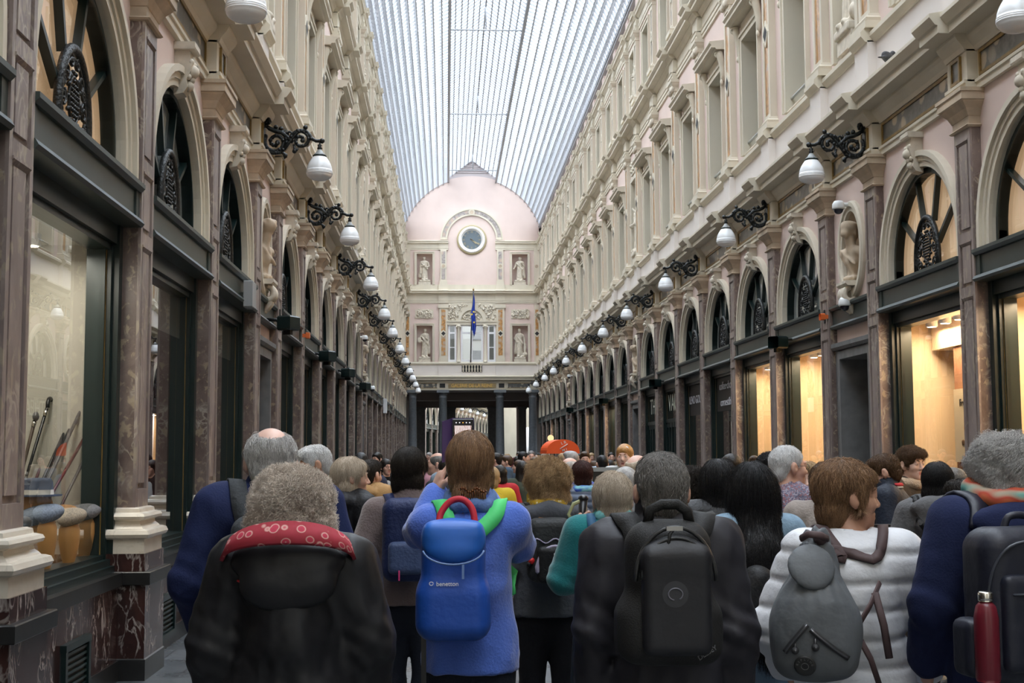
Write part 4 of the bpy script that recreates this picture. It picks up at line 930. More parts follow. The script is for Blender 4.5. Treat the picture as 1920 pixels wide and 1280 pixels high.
# ------------------------------------------------------------------ camera model (also used to read real positions off the photograph)
FPX, VX, VY = 2400.0, 836.8, 850.5
_d = Vector(((VX - 960) / FPX, (640 - VY) / FPX, 1.0)).normalized()        # world +Y in camera axes (right, up, forward)
_z = (Vector((0, 1, 0)) - _d * _d.y).normalized(); _x = _z.cross(_d) * -1.0
if _x.x < 0: _x = -_x
CAMLOC = Vector((CAMX, 0, CAMZ))
def ray(px, py):
    c = Vector(((px - 960) / FPX, (640 - py) / FPX, 1.0)); return Vector((_x.dot(c), _d.dot(c), _z.dot(c)))
def at_y(px, py, Y): r = ray(px, py); return CAMLOC + r * (Y / r.y)
def at_x(px, py, X): r = ray(px, py); return CAMLOC + r * ((X - CAMX) / r.x)
cam = bpy.data.cameras.new('camera'); camo = bpy.data.objects.new('camera', cam); COL.objects.link(camo)
cam.sensor_width = 36.0; cam.lens = FPX / 1920 * 36.0; cam.clip_end = 400
camo.matrix_world = Matrix(((_x.x, _x.y, -_x.z, CAMX), (_d.x, _d.y, -_d.z, 0), (_z.x, _z.y, -_z.z, CAMZ), (0, 0, 0, 1)))
SC.camera = camo
# ------------------------------------------------------------------ wall lamps
def lamp_meshes():
    m = MB()
    def spiral(cx, cz, r, a0, turns, n=30, rt=0.030, flip=1, shrink=0.82):
        P = [(cx + flip * r * (1 - shrink * i / n) * math.cos(a0 + turns * 2 * PI * i / n), 0, cz + r * (1 - shrink * i / n) * math.sin(a0 + turns * 2 * PI * i / n)) for i in range(n + 1)]
        m.tube(P, [rt * (1 - 0.35 * i / n) for i in range(n + 1)], 7); m.ball(P[-1], rt * 1.15, 8)
        for i in range(0, n, 2): m.ball((P[i][0], 0.012 * (1 if i % 4 else -1), P[i][2]), rt * 0.95, 6)
    m.box(-0.01, 0.03, -0.06, 0.06, -0.24, 0.26)
    spiral(0.17, -0.01, 0.150, 2.6, 1.55); spiral(0.17, -0.01, 0.150, -2.3, 0.42, 14, 0.028, 1, 0.05)
    spiral(0.50, 0.02, 0.135, 0.3, 1.5, 28, 0.027, -1); spiral(0.50, 0.02, 0.135, 0.1, 0.5, 14, 0.026, 1, 0.05)
    spiral(0.06, 0.26, 0.065, -1.2, 1.2, 18, 0.024, -1)
    m.tube([(0.03, 0, 0.22), (0.09, 0, 0.17), (0.16, 0, 0.14), (0.25, 0, 0.12), (0.33, 0, 0.05), (0.40, 0, -0.01)], [0.02, 0.03, 0.032, 0.032, 0.03, 0.028], 7)
    m.tube([(0.28, 0, -0.11), (0.34, 0, -0.02), (0.40, 0, 0.06), (0.46, 0, 0.13), (0.54, 0, 0.15)], 0.026, 7)
    m.tube([(0.60, 0, 0.08), (0.66, 0, 0.03), (0.70, 0, 0.01), (0.77, 0, 0.01)], 0.024, 7); m.ball((0.78, 0, 0.01), 0.036, 10)
    for p in ((0.17, 0.19), (0.56, 0.19), (0.30, -0.19), (0.42, -0.13), (0.24, 0.17)): m.ball((p[0], 0, p[1]), 0.032, 8)
    m.tube([(0.24, 0, -0.14), (0.29, 0, -0.17), (0.31, 0, -0.21), (0.28, 0, -0.22)], 0.02, 6); m.tube([(0.41, 0, -0.04), (0.42, 0, -0.10), (0.45, 0, -0.12), (0.46, 0, -0.09)], 0.018, 6)
    for i in range(6): m.tube([(0.27 + 0.03 * i, 0, 0.10 - 0.012 * i), (0.285 + 0.03 * i, 0, 0.165 - 0.01 * i)], [0.014, 0.006], 5)
    m.tube([(0.30, 0, 0.10), (0.36, 0, 0.13), (0.40, 0, 0.10), (0.38, 0, 0.06)], 0.016, 6)
    m.tube([(0.75, 0, 0.0), (0.75, 0, -0.05)], 0.012, 6); m.lathe([(0.005, -0.03), (0.03, -0.045), (0.022, -0.07), (0.035, -0.09), (0.02, -0.115)], (0.75, 0, 0), 12)
    br = m.mesh('lamp_bracket', [M['iron']])
    c = MB(); c.lathe([(0.018, -0.10), (0.03, -0.115), (0.05, -0.15), (0.082, -0.18), (0.082, -0.19)], (0.75, 0, 0), 24); c.lathe([(0.088, -0.185), (0.092, -0.19), (0.092, -0.20), (0.086, -0.206)], (0.75, 0, 0), 24, 1)
    cap = c.mesh('lamp_cap', [M['zinc'], M['green']])
    g = MB(); P = [(0.080, -0.20)]
    for i in range(1, 11): P.append((0.080 + 0.086 * math.sin(i / 10 * PI / 2) ** 0.9, -0.20 - 0.19 * i / 10))
    P += [(0.171, -0.392), (0.172, -0.398), (0.168, -0.404), (0.173, -0.408), (0.174, -0.416), (0.169, -0.422), (0.174, -0.427), (0.174, -0.435), (0.168, -0.441)]
    for i in range(1, 9): a = i / 8 * PI / 2; P.append((max(0.001, 0.168 * math.cos(a)), -0.441 - 0.082 * math.sin(a)))
    g.lathe(P, (0.75, 0, 0), 36); gl = g.mesh('lamp_globe', [M['opal']])
    return br, cap, gl
L_BR, L_CAP, L_GL = lamp_meshes()
LN = ['nearest', 'second', 'third', 'fourth', 'fifth', 'sixth', 'seventh', 'eighth', 'ninth', 'tenth', 'eleventh', 'twelfth', 'thirteenth']
proto = None
for sn, s in SIDES:
    ys = [y for y in LAMPY if y > 10]
    for i, y in enumerate(ys):
        if proto is None:
            proto = empty('wall_lamp'); link('bracket', L_BR, proto); link('cap', L_CAP, proto); link('globe', L_GL, proto); t = proto
        else: t = copy_tree(proto)
        t.location = (s * 4.04, y, 5.845); t.rotation_euler = (0, 0, 0 if s < 0 else PI)
        facade = 'the walking-stick shop side' if s < 0 else 'the lit confectioner shop side'
        tag(t, '%s white globe lamp on black scroll bracket along %s' % (LN[i], facade), 'lamp', 'scroll bracket lamps along the gallery')
for k in range(7):                                    # lamps of the next gallery
    t = copy_tree(proto); p = roi_pt(2 * B * k + B) ; off = Vector((math.cos(ROI) * 0.15, math.sin(ROI) * 0.15, 0)); t.location = (p.x + off.x, p.y + off.y, 5.845); t.rotation_euler = (0, 0, ROI)
    tag(t, 'small distant white globe lamp seen between the portico columns', 'lamp', 'globe lamps of the gallery beyond the portico')
# ------------------------------------------------------------------ clock
ck = empty('clock', (XC, ye, 15.05), label='large round wall clock with white ring and gold numerals on pink wall', cat='clock')
m = MB(); m.lathe([(0.68, 0.10), (0.68, 0.02), (0.001, 0.02)], (0, 0, 0), 48, 0, 'y'); dial = MB(); dial.lathe([(0.60, -0.03), (0.001, -0.03)], (0, 0, 0), 48, 0, 'y'); link('dial', dial.mesh('clock_dial', [plain('slate_blue_dial', (0.11, 0.14, 0.16), 0.5)]), ck)
r1 = MB(); r1.lathe([(0.94, 0.0), (0.94, -0.07), (0.86, -0.10), (0.82, -0.09), (0.82, 0.0)], (0, 0, 0), 56, 0, 'y'); link('gilt_ring', r1.mesh('clock_outer_ring', [plain('dull_gilt_ring', (0.36, 0.30, 0.17), 0.5)]), ck)
r2 = MB(); r2.lathe([(0.83, -0.02), (0.83, -0.12), (0.76, -0.14), (0.68, -0.12), (0.66, -0.06), (0.66, 0.0)], (0, 0, 0), 56, 0, 'y'); link('white_ring', r2.mesh('clock_white_ring', [plain('white_clock_ring', (0.80, 0.78, 0.74), 0.5)]), ck)
gp = plain('pale_gold_numerals', (0.42, 0.36, 0.22), 0.5)
for k, s_ in enumerate(('XII', 'I', 'II', 'III', 'IIII', 'V', 'VI', 'VII', 'VIII', 'IX', 'X', 'XI')):
    me = text_mesh(s_, 0.2, 0.004, False); me.materials.append(gp); a = PI / 2 - k * PI / 6
    o = link('numeral', me, ck, (0.49 * math.cos(a), -0.045, 0.49 * math.sin(a))); o.rotation_euler = (PI / 2, -k * PI / 6 * -1, 0); o.rotation_euler = Matrix.Rotation(k * PI / 6, 3, 'Y').to_4x4().to_3x3().__matmul__(Matrix.Rotation(PI / 2, 3, 'X')).to_euler(); o.scale = (0.62, 1, 1)
for nm, L, w, ang in (('hour_hand', 0.36, 0.03, 131), ('minute_hand', 0.52, 0.022, 122)):
    h = MB(); h.box(-w, w, -0.065, -0.055, -0.1, L); h.add([(-2 * w, -0.066, L * 0.8), (0, -0.066, L * 1.1), (2 * w, -0.066, L * 0.8)], [(0, 1, 2)]); o = link(nm, h.mesh('clock_' + nm, [gp]), ck); o.rotation_euler = (0, math.radians(ang), 0)
# ------------------------------------------------------------------ flag on its pole
fl = empty('flag', (XC, ye - 0.55, 7.35), label='limp blue flag with yellow stars hanging from pole on the portico balcony', cat='flag')
m = MB(); m.tube([(-0.08, 0.35, 0.0), (-0.05, 0.1, 2.0), (0.09, 0, 4.4)], 0.035, 8); m.lathe([(0.001, 4.4), (0.05, 4.44), (0.06, 4.5), (0.02, 4.56), (0.001, 4.66)], (0.09, 0, 0), 10, 1); link('flagpole', m.mesh('flagpole', [plain('dark_pole_paint', (0.02, 0.02, 0.02), 0.4), M['gold']]), fl)
m = MB(); NU, NV = 26, 20; vs = []
for j in range(NV + 1):
    v = j / NV; z = 4.25 - 2.45 * v; wd = 0.05 + 0.23 * min(1, v * 1.6) * (1 - 0.25 * max(0, v - 0.8) / 0.2)
    for i in range(NU + 1):
        u = i / NU; vs.append((0.08 - 0.05 * v + (u - 0.35) * wd + 0.03 * math.sin(9 * v), 0.07 * math.sin(u * 15 + v * 2) * (0.3 + v), z + 0.18 * math.sin(u * 5 + 1) * v))
m.add(vs, [(j * (NU + 1) + i, j * (NU + 1) + i + 1, (j + 1) * (NU + 1) + i + 1, (j + 1) * (NU + 1) + i) for j in range(NV) for i in range(NU)], 0, True)
link('cloth', m.mesh('flag_cloth', [plain('flag_blue', (0.03, 0.07, 0.42), 0.7)]), fl)
ym = plain('flag_yellow', (0.75, 0.55, 0.05), 0.7)
for sx, sz in ((0.12, 2.45), (-0.02, 2.95), (0.10, 3.1)):
    m = MB(); m.add([(sx + (0.09 if k % 2 == 0 else 0.035) * math.sin(k * PI / 5), -0.115, sz + (0.09 if k % 2 == 0 else 0.035) * math.cos(k * PI / 5)) for k in range(10)], [tuple(range(10))]); link('star', m.mesh('flag_star', [ym]), fl)
# ------------------------------------------------------------------ statues and busts
def statue_sdf(v):
    """robed standing figure about 1.62 tall, looking to -y; v picks the pose"""
    s = Sdf(); lean = (-1) ** v * 0.03
    s.cap((0, 0.02, 0.10), (0.0, 0, 0.85), 0.19, 0.14, flat=((0, 1, 0), 0.75)); s.cap((0.06 * (-1) ** v, -0.06, 0.08), (0.05 * (-1) ** v, -0.05, 0.75), 0.10, 0.09, k=0.05)
    s.cap((0, 0, 0.85), (lean, 0.0, 1.22), 0.14, 0.17, k=0.06, flat=((0, 1, 0), 0.7)); s.cap((-0.15 + lean, 0, 1.27), (0.15 + lean, 0, 1.27), 0.075, k=0.06)
    s.cap((lean, 0, 1.28), (lean, -0.01, 1.42), 0.055, k=0.03); s.ell((lean, -0.015, 1.50), (0.085, 0.105, 0.12), k=0.02); s.ell((lean, 0.02, 1.54), (0.10, 0.11, 0.10), k=0.02); s.cap((lean, -0.11, 1.49), (lean, -0.125, 1.465), 0.014, k=0.015)
    s.ell((lean, 0.09, 1.47), (0.06, 0.06, 0.07), k=0.03)
    A = {0: [((-0.19, 0, 1.24), (-0.30, -0.02, 1.02), (-0.16, -0.16, 0.93)), ((0.19, 0, 1.24), (0.26, 0.0, 0.98), (0.08, -0.18, 1.10))],
         1: [((-0.19, 0, 1.24), (-0.34, 0.02, 1.06), (-0.17, -0.06, 0.90)), ((0.19, 0, 1.24), (0.27, 0.03, 0.98), (0.28, -0.06, 0.74))],
         2: [((-0.19, 0, 1.24), (-0.27, -0.02, 0.98), (-0.33, -0.14, 0.86)), ((0.19, 0, 1.24), (0.27, -0.02, 1.0), (0.10, -0.17, 1.18))],
         3: [((-0.19, 0, 1.24), (-0.25, 0.0, 0.97), (-0.05, -0.17, 1.02)), ((0.19, 0, 1.24), (0.26, -0.02, 0.98), (0.14, -0.16, 0.92))]}[v % 4]
    for sh, el, wr in A:
        s.cap(sh, el, 0.062, 0.05, k=0.04); s.cap(el, wr, 0.05, 0.034, k=0.03); d = _n(np.array(wr) - np.array(el)); s.ell(np.array(wr) + d * 0.05, (0.035, 0.035, 0.05), k=0.02)
    s.cap((0.20 * (-1) ** v, 0.0, 1.20), (0.28 * (-1) ** v, 0.02, 0.30), 0.05, 0.09, k=0.05); s.cap((-0.16, -0.1, 1.15), (0.16, -0.13, 0.80), 0.035, 0.05, k=0.04)
    if v % 4 == 0: s.ell((-0.30, -0.14, 0.98), (0.12, 0.05, 0.15), k=0.02)
    if v % 4 == 1: s.rbox((0.30, -0.05, 0.42), (0.07, 0.06, 0.34), 0.03, k=0.03); s.ell((0.30, -0.06, 0.2), (0.14, 0.10, 0.12), k=0.03)
    if v % 4 == 2: s.ell((-0.36, -0.18, 0.80), (0.06, 0.06, 0.07), k=0.02)
    s.ell((0.14, -0.12, 0.08), (0.09, 0.13, 0.06), k=0.03); s.ell((-0.10, -0.13, 0.08), (0.08, 0.13, 0.06), k=0.03)
    s.rbox((0, 0, 0.0), (0.33, 0.22, 0.06), 0.02, k=0.01)
    def folds(P):
        a = np.arctan2(P[..., 0], -P[..., 1] + 1e-6); w = np.clip((1.2 - P[..., 2]) / 0.3, 0, 1) * np.clip((P[..., 2] - 0.05) / 0.1, 0, 1)
        return 0.013 * w * np.sin(a * 15 + 2.5 * np.sin(P[..., 2] * 5 + v)) + 0.004 * vnoise(P, 24, v)
    return s.disp(folds)
ST = [statue_sdf(v).mesh('statue', [M['relief']], 0.02) for v in range(4)]
for i, ((x0, x1, z0, z1), lab) in enumerate(zip(NI, ('robed statue holding a shield in the lower niche beside the blue flag, far end wall, lamp-row side', 'statue with hand on hip beside a stump in the lower end wall niche', 'statue with folded arms in the upper niche level with the clock', 'statue reaching one arm sideways in the upper end wall niche'))):
    o = link('statue', ST[[0, 1, 3, 2][i]], None, ((x0 + x1) / 2, ye + 0.2, z0 + 0.25)); o.scale = (1.04, 1, (z1 - z0 - 0.42) / 1.62)
    p = MB(); p.box(-0.36, 0.36, -0.2, 0.2, -0.245 / o.scale.z, -0.05); link('pedestal', p.mesh('statue_pedestal', [M['relief']]), o)
    lab = ('robed statue with a round shield in the niche under a carved panel', 'statue with one hand on hip and urn beside its feet in wall niche', 'slim statue with hands folded at its chest beside the clock wall pilaster', 'statue holding one arm out from its side in niche near the clock')[i]
    tag(o, lab, 'statue', 'stone statues on the clock wall')
ORD = ['nearest', 'middle', 'farthest', 'very farthest']
for sn, s in SIDES:
    k = -1
    for kind, yc in BAYS:
        if kind != 'niche' or yc < 5: continue
        k += 1
        for st, (z0, hgt) in enumerate(((7.5, 2.15), (12.35, 1.5))):
            o = link('statue', ST[(k + st + (s > 0)) % 4], None, (s * (WX + 0.11), yc, z0 + 0.3)); o.rotation_euler = (0, 0, PI / 2 if s > 0 else -PI / 2); o.rotation_euler = (0, 0, -PI / 2 if s > 0 else PI / 2); hh = (hgt - 0.3) / 1.62; o.scale = (1.0 if st == 0 else 0.93, 1.0, hh)
            p = MB(); p.box(-0.32, 0.32, -0.17, 0.17, -0.294 / hh, -0.04); link('pedestal', p.mesh('statue_pedestal', [M['relief']]), o)
            tag(o, '%s stone statue in %s niche on the facade of %s' % (ORD[k], 'a tall first-floor' if st == 0 else 'an upper second-floor', 'the walking-stick shop' if s < 0 else 'the lit confectioner shop'), 'statue', 'stone statues in the side facade niches')
# ------------------------------------------------------------------ small fittings on the facades
def dome_cam(px, py, X, label):
    p = at_x(px, py, X); t = empty('security_camera', p, label=label, cat='camera', group='white dome cameras on the facades'); sgn = 1 if X > 0 else -1
    a = MB(); a.lathe([(0.001, 0.10), (0.06, 0.10), (0.085, 0.06), (0.09, 0.0), (0.085, -0.02)], (0, 0, 0), 18); a.tube([(0, 0, 0.05), (sgn * 0.22, 0, 0.05)], 0.03, 8); link('housing', a.mesh('camera_housing', [plain('white_camera_plastic', (0.75, 0.77, 0.78), 0.4)]), t)
    b = MB(); b.ball((0, 0, -0.02), 0.07, 14); link('dome', b.mesh('camera_dome', [plain('smoked_dome', (0.02, 0.02, 0.035), 0.1)]), t); return t
dome_cam(1572, 390, 3.98, 'white dome camera under the capital beside the oval niche bust'); dome_cam(1584, 571, 4.02, 'white dome camera at the end of the green beam below the bust'); dome_cam(1067, 706, 3.98, 'small white camera on a distant pilaster under the lamp row'); dome_cam(684, 635, -3.98, 'white camera on pilaster near the third lamp of the stick shop side'); dome_cam(698, 729, -3.98, 'tiny white camera low on a distant pilaster of the stick shop side')
def flood(px, py, X, label):
    p = at_x(px, py, X); t = empty('floodlight', p, label=label, cat='light', group='dark green floodlight boxes on the facades'); sgn = 1 if X > 0 else -1; t.rotation_euler = (0, 0, 0.5 * sgn)
    a = MB(); a.rectloft([(0, -0.10), (0.02, -0.08), (0.02, 0.08), (0, 0.10)], -0.10, 0.10, 0.10); link('housing', a.mesh('floodlight_housing', [M['green']]), t)
    b = MB(); b.tube([(sgn * 0.1, 0.0, 0.0), (sgn * 0.22, 0.03, 0.06), (sgn * 0.34, -0.1, 0.06)], 0.025, 8); b.box(-0.06, 0.06, -0.03, 0.03, -0.16, -0.09); link('arm', b.mesh('floodlight_arm', [M['iron']]), t)
flood(540, 606, -3.82, 'dark green floodlight box on the stick shop facade, nearest of its row'); flood(613, 668, -3.82, 'dark green floodlight box second in the row on the stick shop facade'); flood(652, 699, -3.82, 'dark green floodlight third in the row on the stick shop facade'); flood(684, 724, -3.82, 'dark green floodlight fourth and farthest on the stick shop facade')
flood(1458, 642, 3.78, 'dark green floodlight on an arm beside the lit shop window'); flood(1228, 718, 3.80, 'dark green floodlight above the green panelled theatre doors'); flood(1131, 752, 3.80, 'small distant floodlight on the confectioner shop facade'); flood(1068, 768, 3.80, 'farthest small floodlight on the confectioner shop facade')
def box_on(name, px, py, X, h, mat, label, cat):
    p = at_x(px, py, X); m = MB(); sgn = 1 if X > 0 else -1; m.rectloft([(0, -h[2]), (0.008, -h[2] + 0.01), (0.008, h[2] - 0.01), (0, h[2])], -h[0], h[0], h[1]); m.box(min(0, sgn * 0.2), max(0, sgn * 0.2), -0.03, 0.03, -0.03, 0.03); return tag(link(name, m.mesh(name, [mat]), None, p), label, cat)
orm = plain('orange_beacon_plastic', (0.75, 0.16, 0.04), 0.35); gbx = plain('grey_plastic_box', (0.30, 0.31, 0.31), 0.5)
box_on('beacon', 1541, 594, 3.98, (0.03, 0.04, 0.05), orm, 'small orange beacon on the beam beside a brown pilaster', 'beacon'); box_on('beacon', 577, 629, -3.98, (0.03, 0.05, 0.05), orm, 'small orange beacon on the beam of the stick shop facade', 'beacon')
box_on('speaker_box', 468, 553, -4.0, (0.05, 0.14, 0.16), gbx, 'grey box on the pilaster edge beside the grey transom beam', 'box'); box_on('wall_box', 722, 761, -3.98, (0.06, 0.25, 0.28), plain('white_plastic_box', (0.7, 0.72, 0.74), 0.4), 'white box high on a far pilaster of the stick shop side', 'box')
pg = Sdf(); pg.ell((0, 0, 0.09), (0.06, 0.13, 0.065), np.array(Euler((0.25, 0, 0)).to_matrix()), k=0.02); pg.ell((0, -0.12, 0.17), (0.033, 0.042, 0.035), k=0.03); pg.cap((0, -0.155, 0.168), (0, -0.18, 0.16), 0.009, 0.003, k=0.005); pg.cap((0, 0.09, 0.08), (0, 0.22, 0.05), 0.04, 0.02, k=0.02, flat=((0, 0, 1), 0.4))
for f in (-1, 1): pg.cap((f * 0.03, -0.01, 0.05), (f * 0.03, -0.015, 0.0), 0.01, k=0.01)
o = link('pigeon', pg.mesh('pigeon', [plain('pigeon_grey', (0.06, 0.06, 0.065), 0.6, noise=0.3, nscale=30)], 0.009), None, (3.88, 16.0, 6.51)); p = at_x(1666, 135, 3.88); o.location = (3.88, p.y, 6.53); o.rotation_euler = (0, 0, 2.3); tag(o, 'grey pigeon standing on the cornice beside the lamp bracket', 'pigeon')
# lettering above the theatre doors and on the black fascia panels
lt = plain('cream_sign_letters', (0.62, 0.66, 0.55), 0.5); wl = plain('white_sign_letters', (0.55, 0.56, 0.60), 0.5)
def shop_sign(idx, lines, size, z, mat, label, d=-0.12, dz=0.35, sx=1.0):
    yc = [w for w in WINS if w[0] > 0 and w[1] == idx][0][2]; t = empty('shop_lettering', (WX - d, yc, z), label=label, cat='sign')
    for i, l in enumerate(lines):
        me = text_mesh(l, size, 0.004, False); me.materials.append(mat); o = link('letter_line', me, t, (-0.004, 0, -i * dz)); o.rotation_euler = (PI / 2, 0, -PI / 2); o.scale = (sx, 1, 1)
shop_sign(10, ['VAUD'], 0.62, 3.02, lt, 'cream letters above the panelled green doors, nearer of the two', -0.10, sx=1.1); shop_sign(11, ['THEA'], 0.62, 3.02, lt, 'cream letters above the farther panelled green doors', -0.10, sx=1.1)
shop_sign(8, ['coffee·chocolat', 'comestible·et'], 0.24, 3.15, wl, 'two lines of small white lettering on the nearer black fascia panel', -0.12, sx=1.15); shop_sign(9, ['LENO GOURMAND'], 0.27, 2.98, wl, 'one line of white capitals on the farther black fascia panel', -0.12, sx=1.0)
# ------------------------------------------------------------------ lit shop on the right: spots, light panel, poster
for s, yc, idx in SHOPLIGHTS:
    t = empty(sname('trim'), (s * (WX + (0.42 if s > 0 else 0.6)), yc, 3.36), kind='structure')
    m = MB(); m2 = MB()
    for y in (-0.9, -0.45, 0.0, 0.45, 0.9):
        m.lathe([(0.075, 0.06), (0.075, -0.03), (0.06, -0.035)], (0, y, 0), 16); m2.lathe([(0.055, -0.037), (0.001, -0.038)], (0, y, 0), 14)
    link('spot_housing', m.mesh('spot_housings', [M['whitepaint']]), t); link('spot_lens_print', m2.mesh('spot_lenses', [M['bulb']]), t)
    L = bpy.data.lights.new('shop_light', 'AREA'); L.shape = 'RECTANGLE'; L.size = 0.3; L.size_y = 2.2; L.energy = 27 if s > 0 else 13; L.color = (1.0, 0.72, 0.46) if s > 0 else (1.0, 0.93, 0.82)
    lo = bpy.data.objects.new('shop_light', L); COL.objects.link(lo); lo.location = (s * (WX + (0.40 if s > 0 else 0.45)), yc, 3.30)
yc5 = [w[2] for w in WINS if w[0] > 0 and w[1] == 5][0]
m = MB(); m.box(WX + 0.60, WX + 1.0, yc5 - 1.4, yc5 + 1.38, 3.06, 3.40, 0); m.box(WX + 0.63, WX + 0.67, yc5 - 1.4, yc5 + 0.74, 0.88, 3.06, 1); o = link('display_wall', m.mesh('display_wall', [cream, rust])); tag(o, 'rust-coloured display wall with pale lit header inside the confectioner window', 'display')
ps = empty('poster', (WX + 0.605, yc5 + 0.15, 2.05), label='cream poster with small drawing on the rust display wall', cat='poster')
m = MB(); m.box(-0.01, 0.01, -0.9, 0.55, -0.45, 0.46); link('sheet', m.mesh('poster_sheet', [plain('cream_poster_paper', (0.74, 0.62, 0.44), 0.6)]), ps)
tm = text_mesh('From Bel', 0.13, 0.002); tm.materials.append(M['dark']); o = link('lettering', tm, ps, (-0.016, 0.12, 0.28)); o.rotation_euler = (PI / 2, 0, -PI / 2)
m = MB()
for (y0, z0, y1, z1, k) in ((0.12, -0.05, -0.25, -0.25, 0), (0.2, -0.22, -0.2, -0.42, 1), (0.15, -0.42, -0.1, -0.5, 2)): m.tube([(-0.014, 0.12 + y0 + (y1 - y0) * i / 8, z0 + (z1 - z0) * i / 8 + 0.05 * math.sin(i)) for i in range(9)], 0.035, 6, k, False, 0.1)
link('drawing_print', m.mesh('poster_drawing', [plain('poster_yellow', (0.75, 0.38, 0.05), 0.6), plain('poster_brown', (0.12, 0.07, 0.04), 0.6), plain('poster_red', (0.5, 0.08, 0.04), 0.6)]), ps)
# ------------------------------------------------------------------ walking-stick window on the left
yc3 = [w[2] for w in WINS if w[0] < 0 and w[1] == 3][0]
XS = -4.42
canes = [((88, 765), (98, 975), 'crook', 'black', 'black cane with silver collar and crook handle, thickest of the window canes'), ((66, 785), (76, 960), 'knob', 'wood', 'thin dark cane with small wooden knob beside the brown pilaster'), ((113, 778), (97, 965), 'crook', 'maroon', 'maroon walking stick with black crook handle'), ((137, 775), (104, 975), 'tee', 'black', 'black cane with grey curved grip leaning in the stick display'), ((146, 770), (112, 975), 'tee', 'black', 'black cane with chrome beak handle'), ((161, 748), (117, 975), 'crook', 'grey', 'tall grey stick with amber crook handle, highest of the window canes'), ((172, 797), (125, 975), 'knob', 'maroon', 'brown stick with flat wooden grip tilted in the display'), ((186, 805), (160, 955), 'knob', 'grey', 'slim dark stick with grey knob, farthest along the window')]
cm = {'black': plain('black_lacquer_cane', (0.012, 0.012, 0.014), 0.2), 'wood': plain('dark_wood_cane', (0.07, 0.045, 0.03), 0.4), 'maroon': plain('maroon_cane', (0.10, 0.02, 0.015), 0.35), 'grey': plain('grey_cane', (0.09, 0.085, 0.085), 0.35), 'silver': plain('polished_silver', (0.7, 0.68, 0.62), 0.2, metal=1.0), 'amber': plain('amber_handle', (0.45, 0.22, 0.06), 0.3)}
for i, (a, b_, kind, mt, lab) in enumerate(canes):
    x = CAMX - min(3.16 + 0.01 * (i % 3), 10.30 * (VX - a[0]) / FPX); p, q = at_x(a[0], a[1], x), at_x(b_[0], b_[1], x); d = (q - p); q = p + d * ((p.z - 0.87) / max(0.1, -d.z)); q.x = x - 0.34; q.y = max(min(q.y, 10.35), 7.7)
    t = empty('walking_stick', q, label=lab, cat='walking stick', group='walking sticks in the shop window'); P = p - q; u = P.normalized()
    m = MB(); m.tube([(0, 0, 0), P], [0.010, 0.014], 8); link('shaft', m.mesh('cane_shaft', [cm[mt]]), t); h = MB()
    e = Vector((0, 1, 0))
    if kind == 'crook': h.tube([P + u * 0.02 + e * (0.055 - 0.055 * math.cos(w)) + Vector((0, 0, 1)) * 0.06 * math.sin(w) for w in [j * PI / 12 for j in range(-1, 15)]], 0.017, 8)
    elif kind == 'tee': h.tube([P - e * 0.05 + u * 0.03, P + u * 0.05, P + e * 0.06 + u * 0.045, P + e * 0.09 + u * 0.02], [0.014, 0.022, 0.018, 0.01], 8)
    else: h.ball(P + u * 0.02, 0.027, 10, 0, 1.4)
    link('handle', h.mesh('cane_handle', [cm['amber' if i == 5 else ('black' if kind == 'crook' else 'grey' if i != 4 else 'silver')]]), t)
    c_ = MB(); c_.tube([P - u * 0.06, P - u * 0.02], 0.018, 8); link('collar', c_.mesh('cane_collar', [cm['silver']]), t)
hw_ = plain('orange_wood_hat_form', (0.40, 0.20, 0.06), 0.45, noise=0.12, nscale=6)
def hatform(px, py, X, h, label):
    p = at_x(px, py, X); m = MB(); m.lathe([(0.09, 0), (0.09, 0.03), (0.075, 0.06), (0.075, h - 0.28), (0.095, h - 0.22), (0.112, h - 0.12), (0.112, h - 0.05), (0.09, h), (0.001, h + 0.02)], (0, 0, 0), 20); o = link('hat_form', m.mesh('hat_form', [hw_]), None, (X, p.y, p.z - h)); o.location.z = 0.865; o.scale.z = max(0.3, (p.z - 0.865) / h); return tag(o, label, 'hat stand', 'wooden hat forms in the stick shop window'), Vector((X, p.y, p.z))
def hat(px, py, X, kind, mat, label):
    o_, p = hatform(px, py, X, 0.36, 'wooden hat form under the %s' % label.split(' on ')[0]); t = empty('hat', p, label=label, cat='hat'); 
    if kind == 'fedora':
        m = MB(); m.lathe([(0.16, 0.0), (0.165, 0.012), (0.105, 0.012), (0.10, 0.10), (0.085, 0.125), (0.03, 0.11), (0.001, 0.105)], (0, 0, 0), 24); link('crown', m.mesh('hat_crown', [mat]), t); r = MB(); r.lathe([(0.108, 0.012), (0.106, 0.045), (0.10, 0.045)], (0, 0, 0), 24); link('ribbon', r.mesh('hat_ribbon', [plain('pale_hat_ribbon', (0.35, 0.33, 0.30), 0.6)]), t)
    else:
        s = Sdf(); s.ell((0, 0.01, 0.02), (0.135, 0.16, 0.07), k=0.02); s.ell((0, -0.05, 0.03), (0.12, 0.12, 0.05), k=0.03); s.ell((0, -0.145, -0.005), (0.095, 0.075, 0.016), k=0.02); s.half((0, 0, -1), 0.035); link('cap_crown', s.mesh('flat_cap', [mat], 0.008), t); t.rotation_euler = (0.25, 0, -0.9)
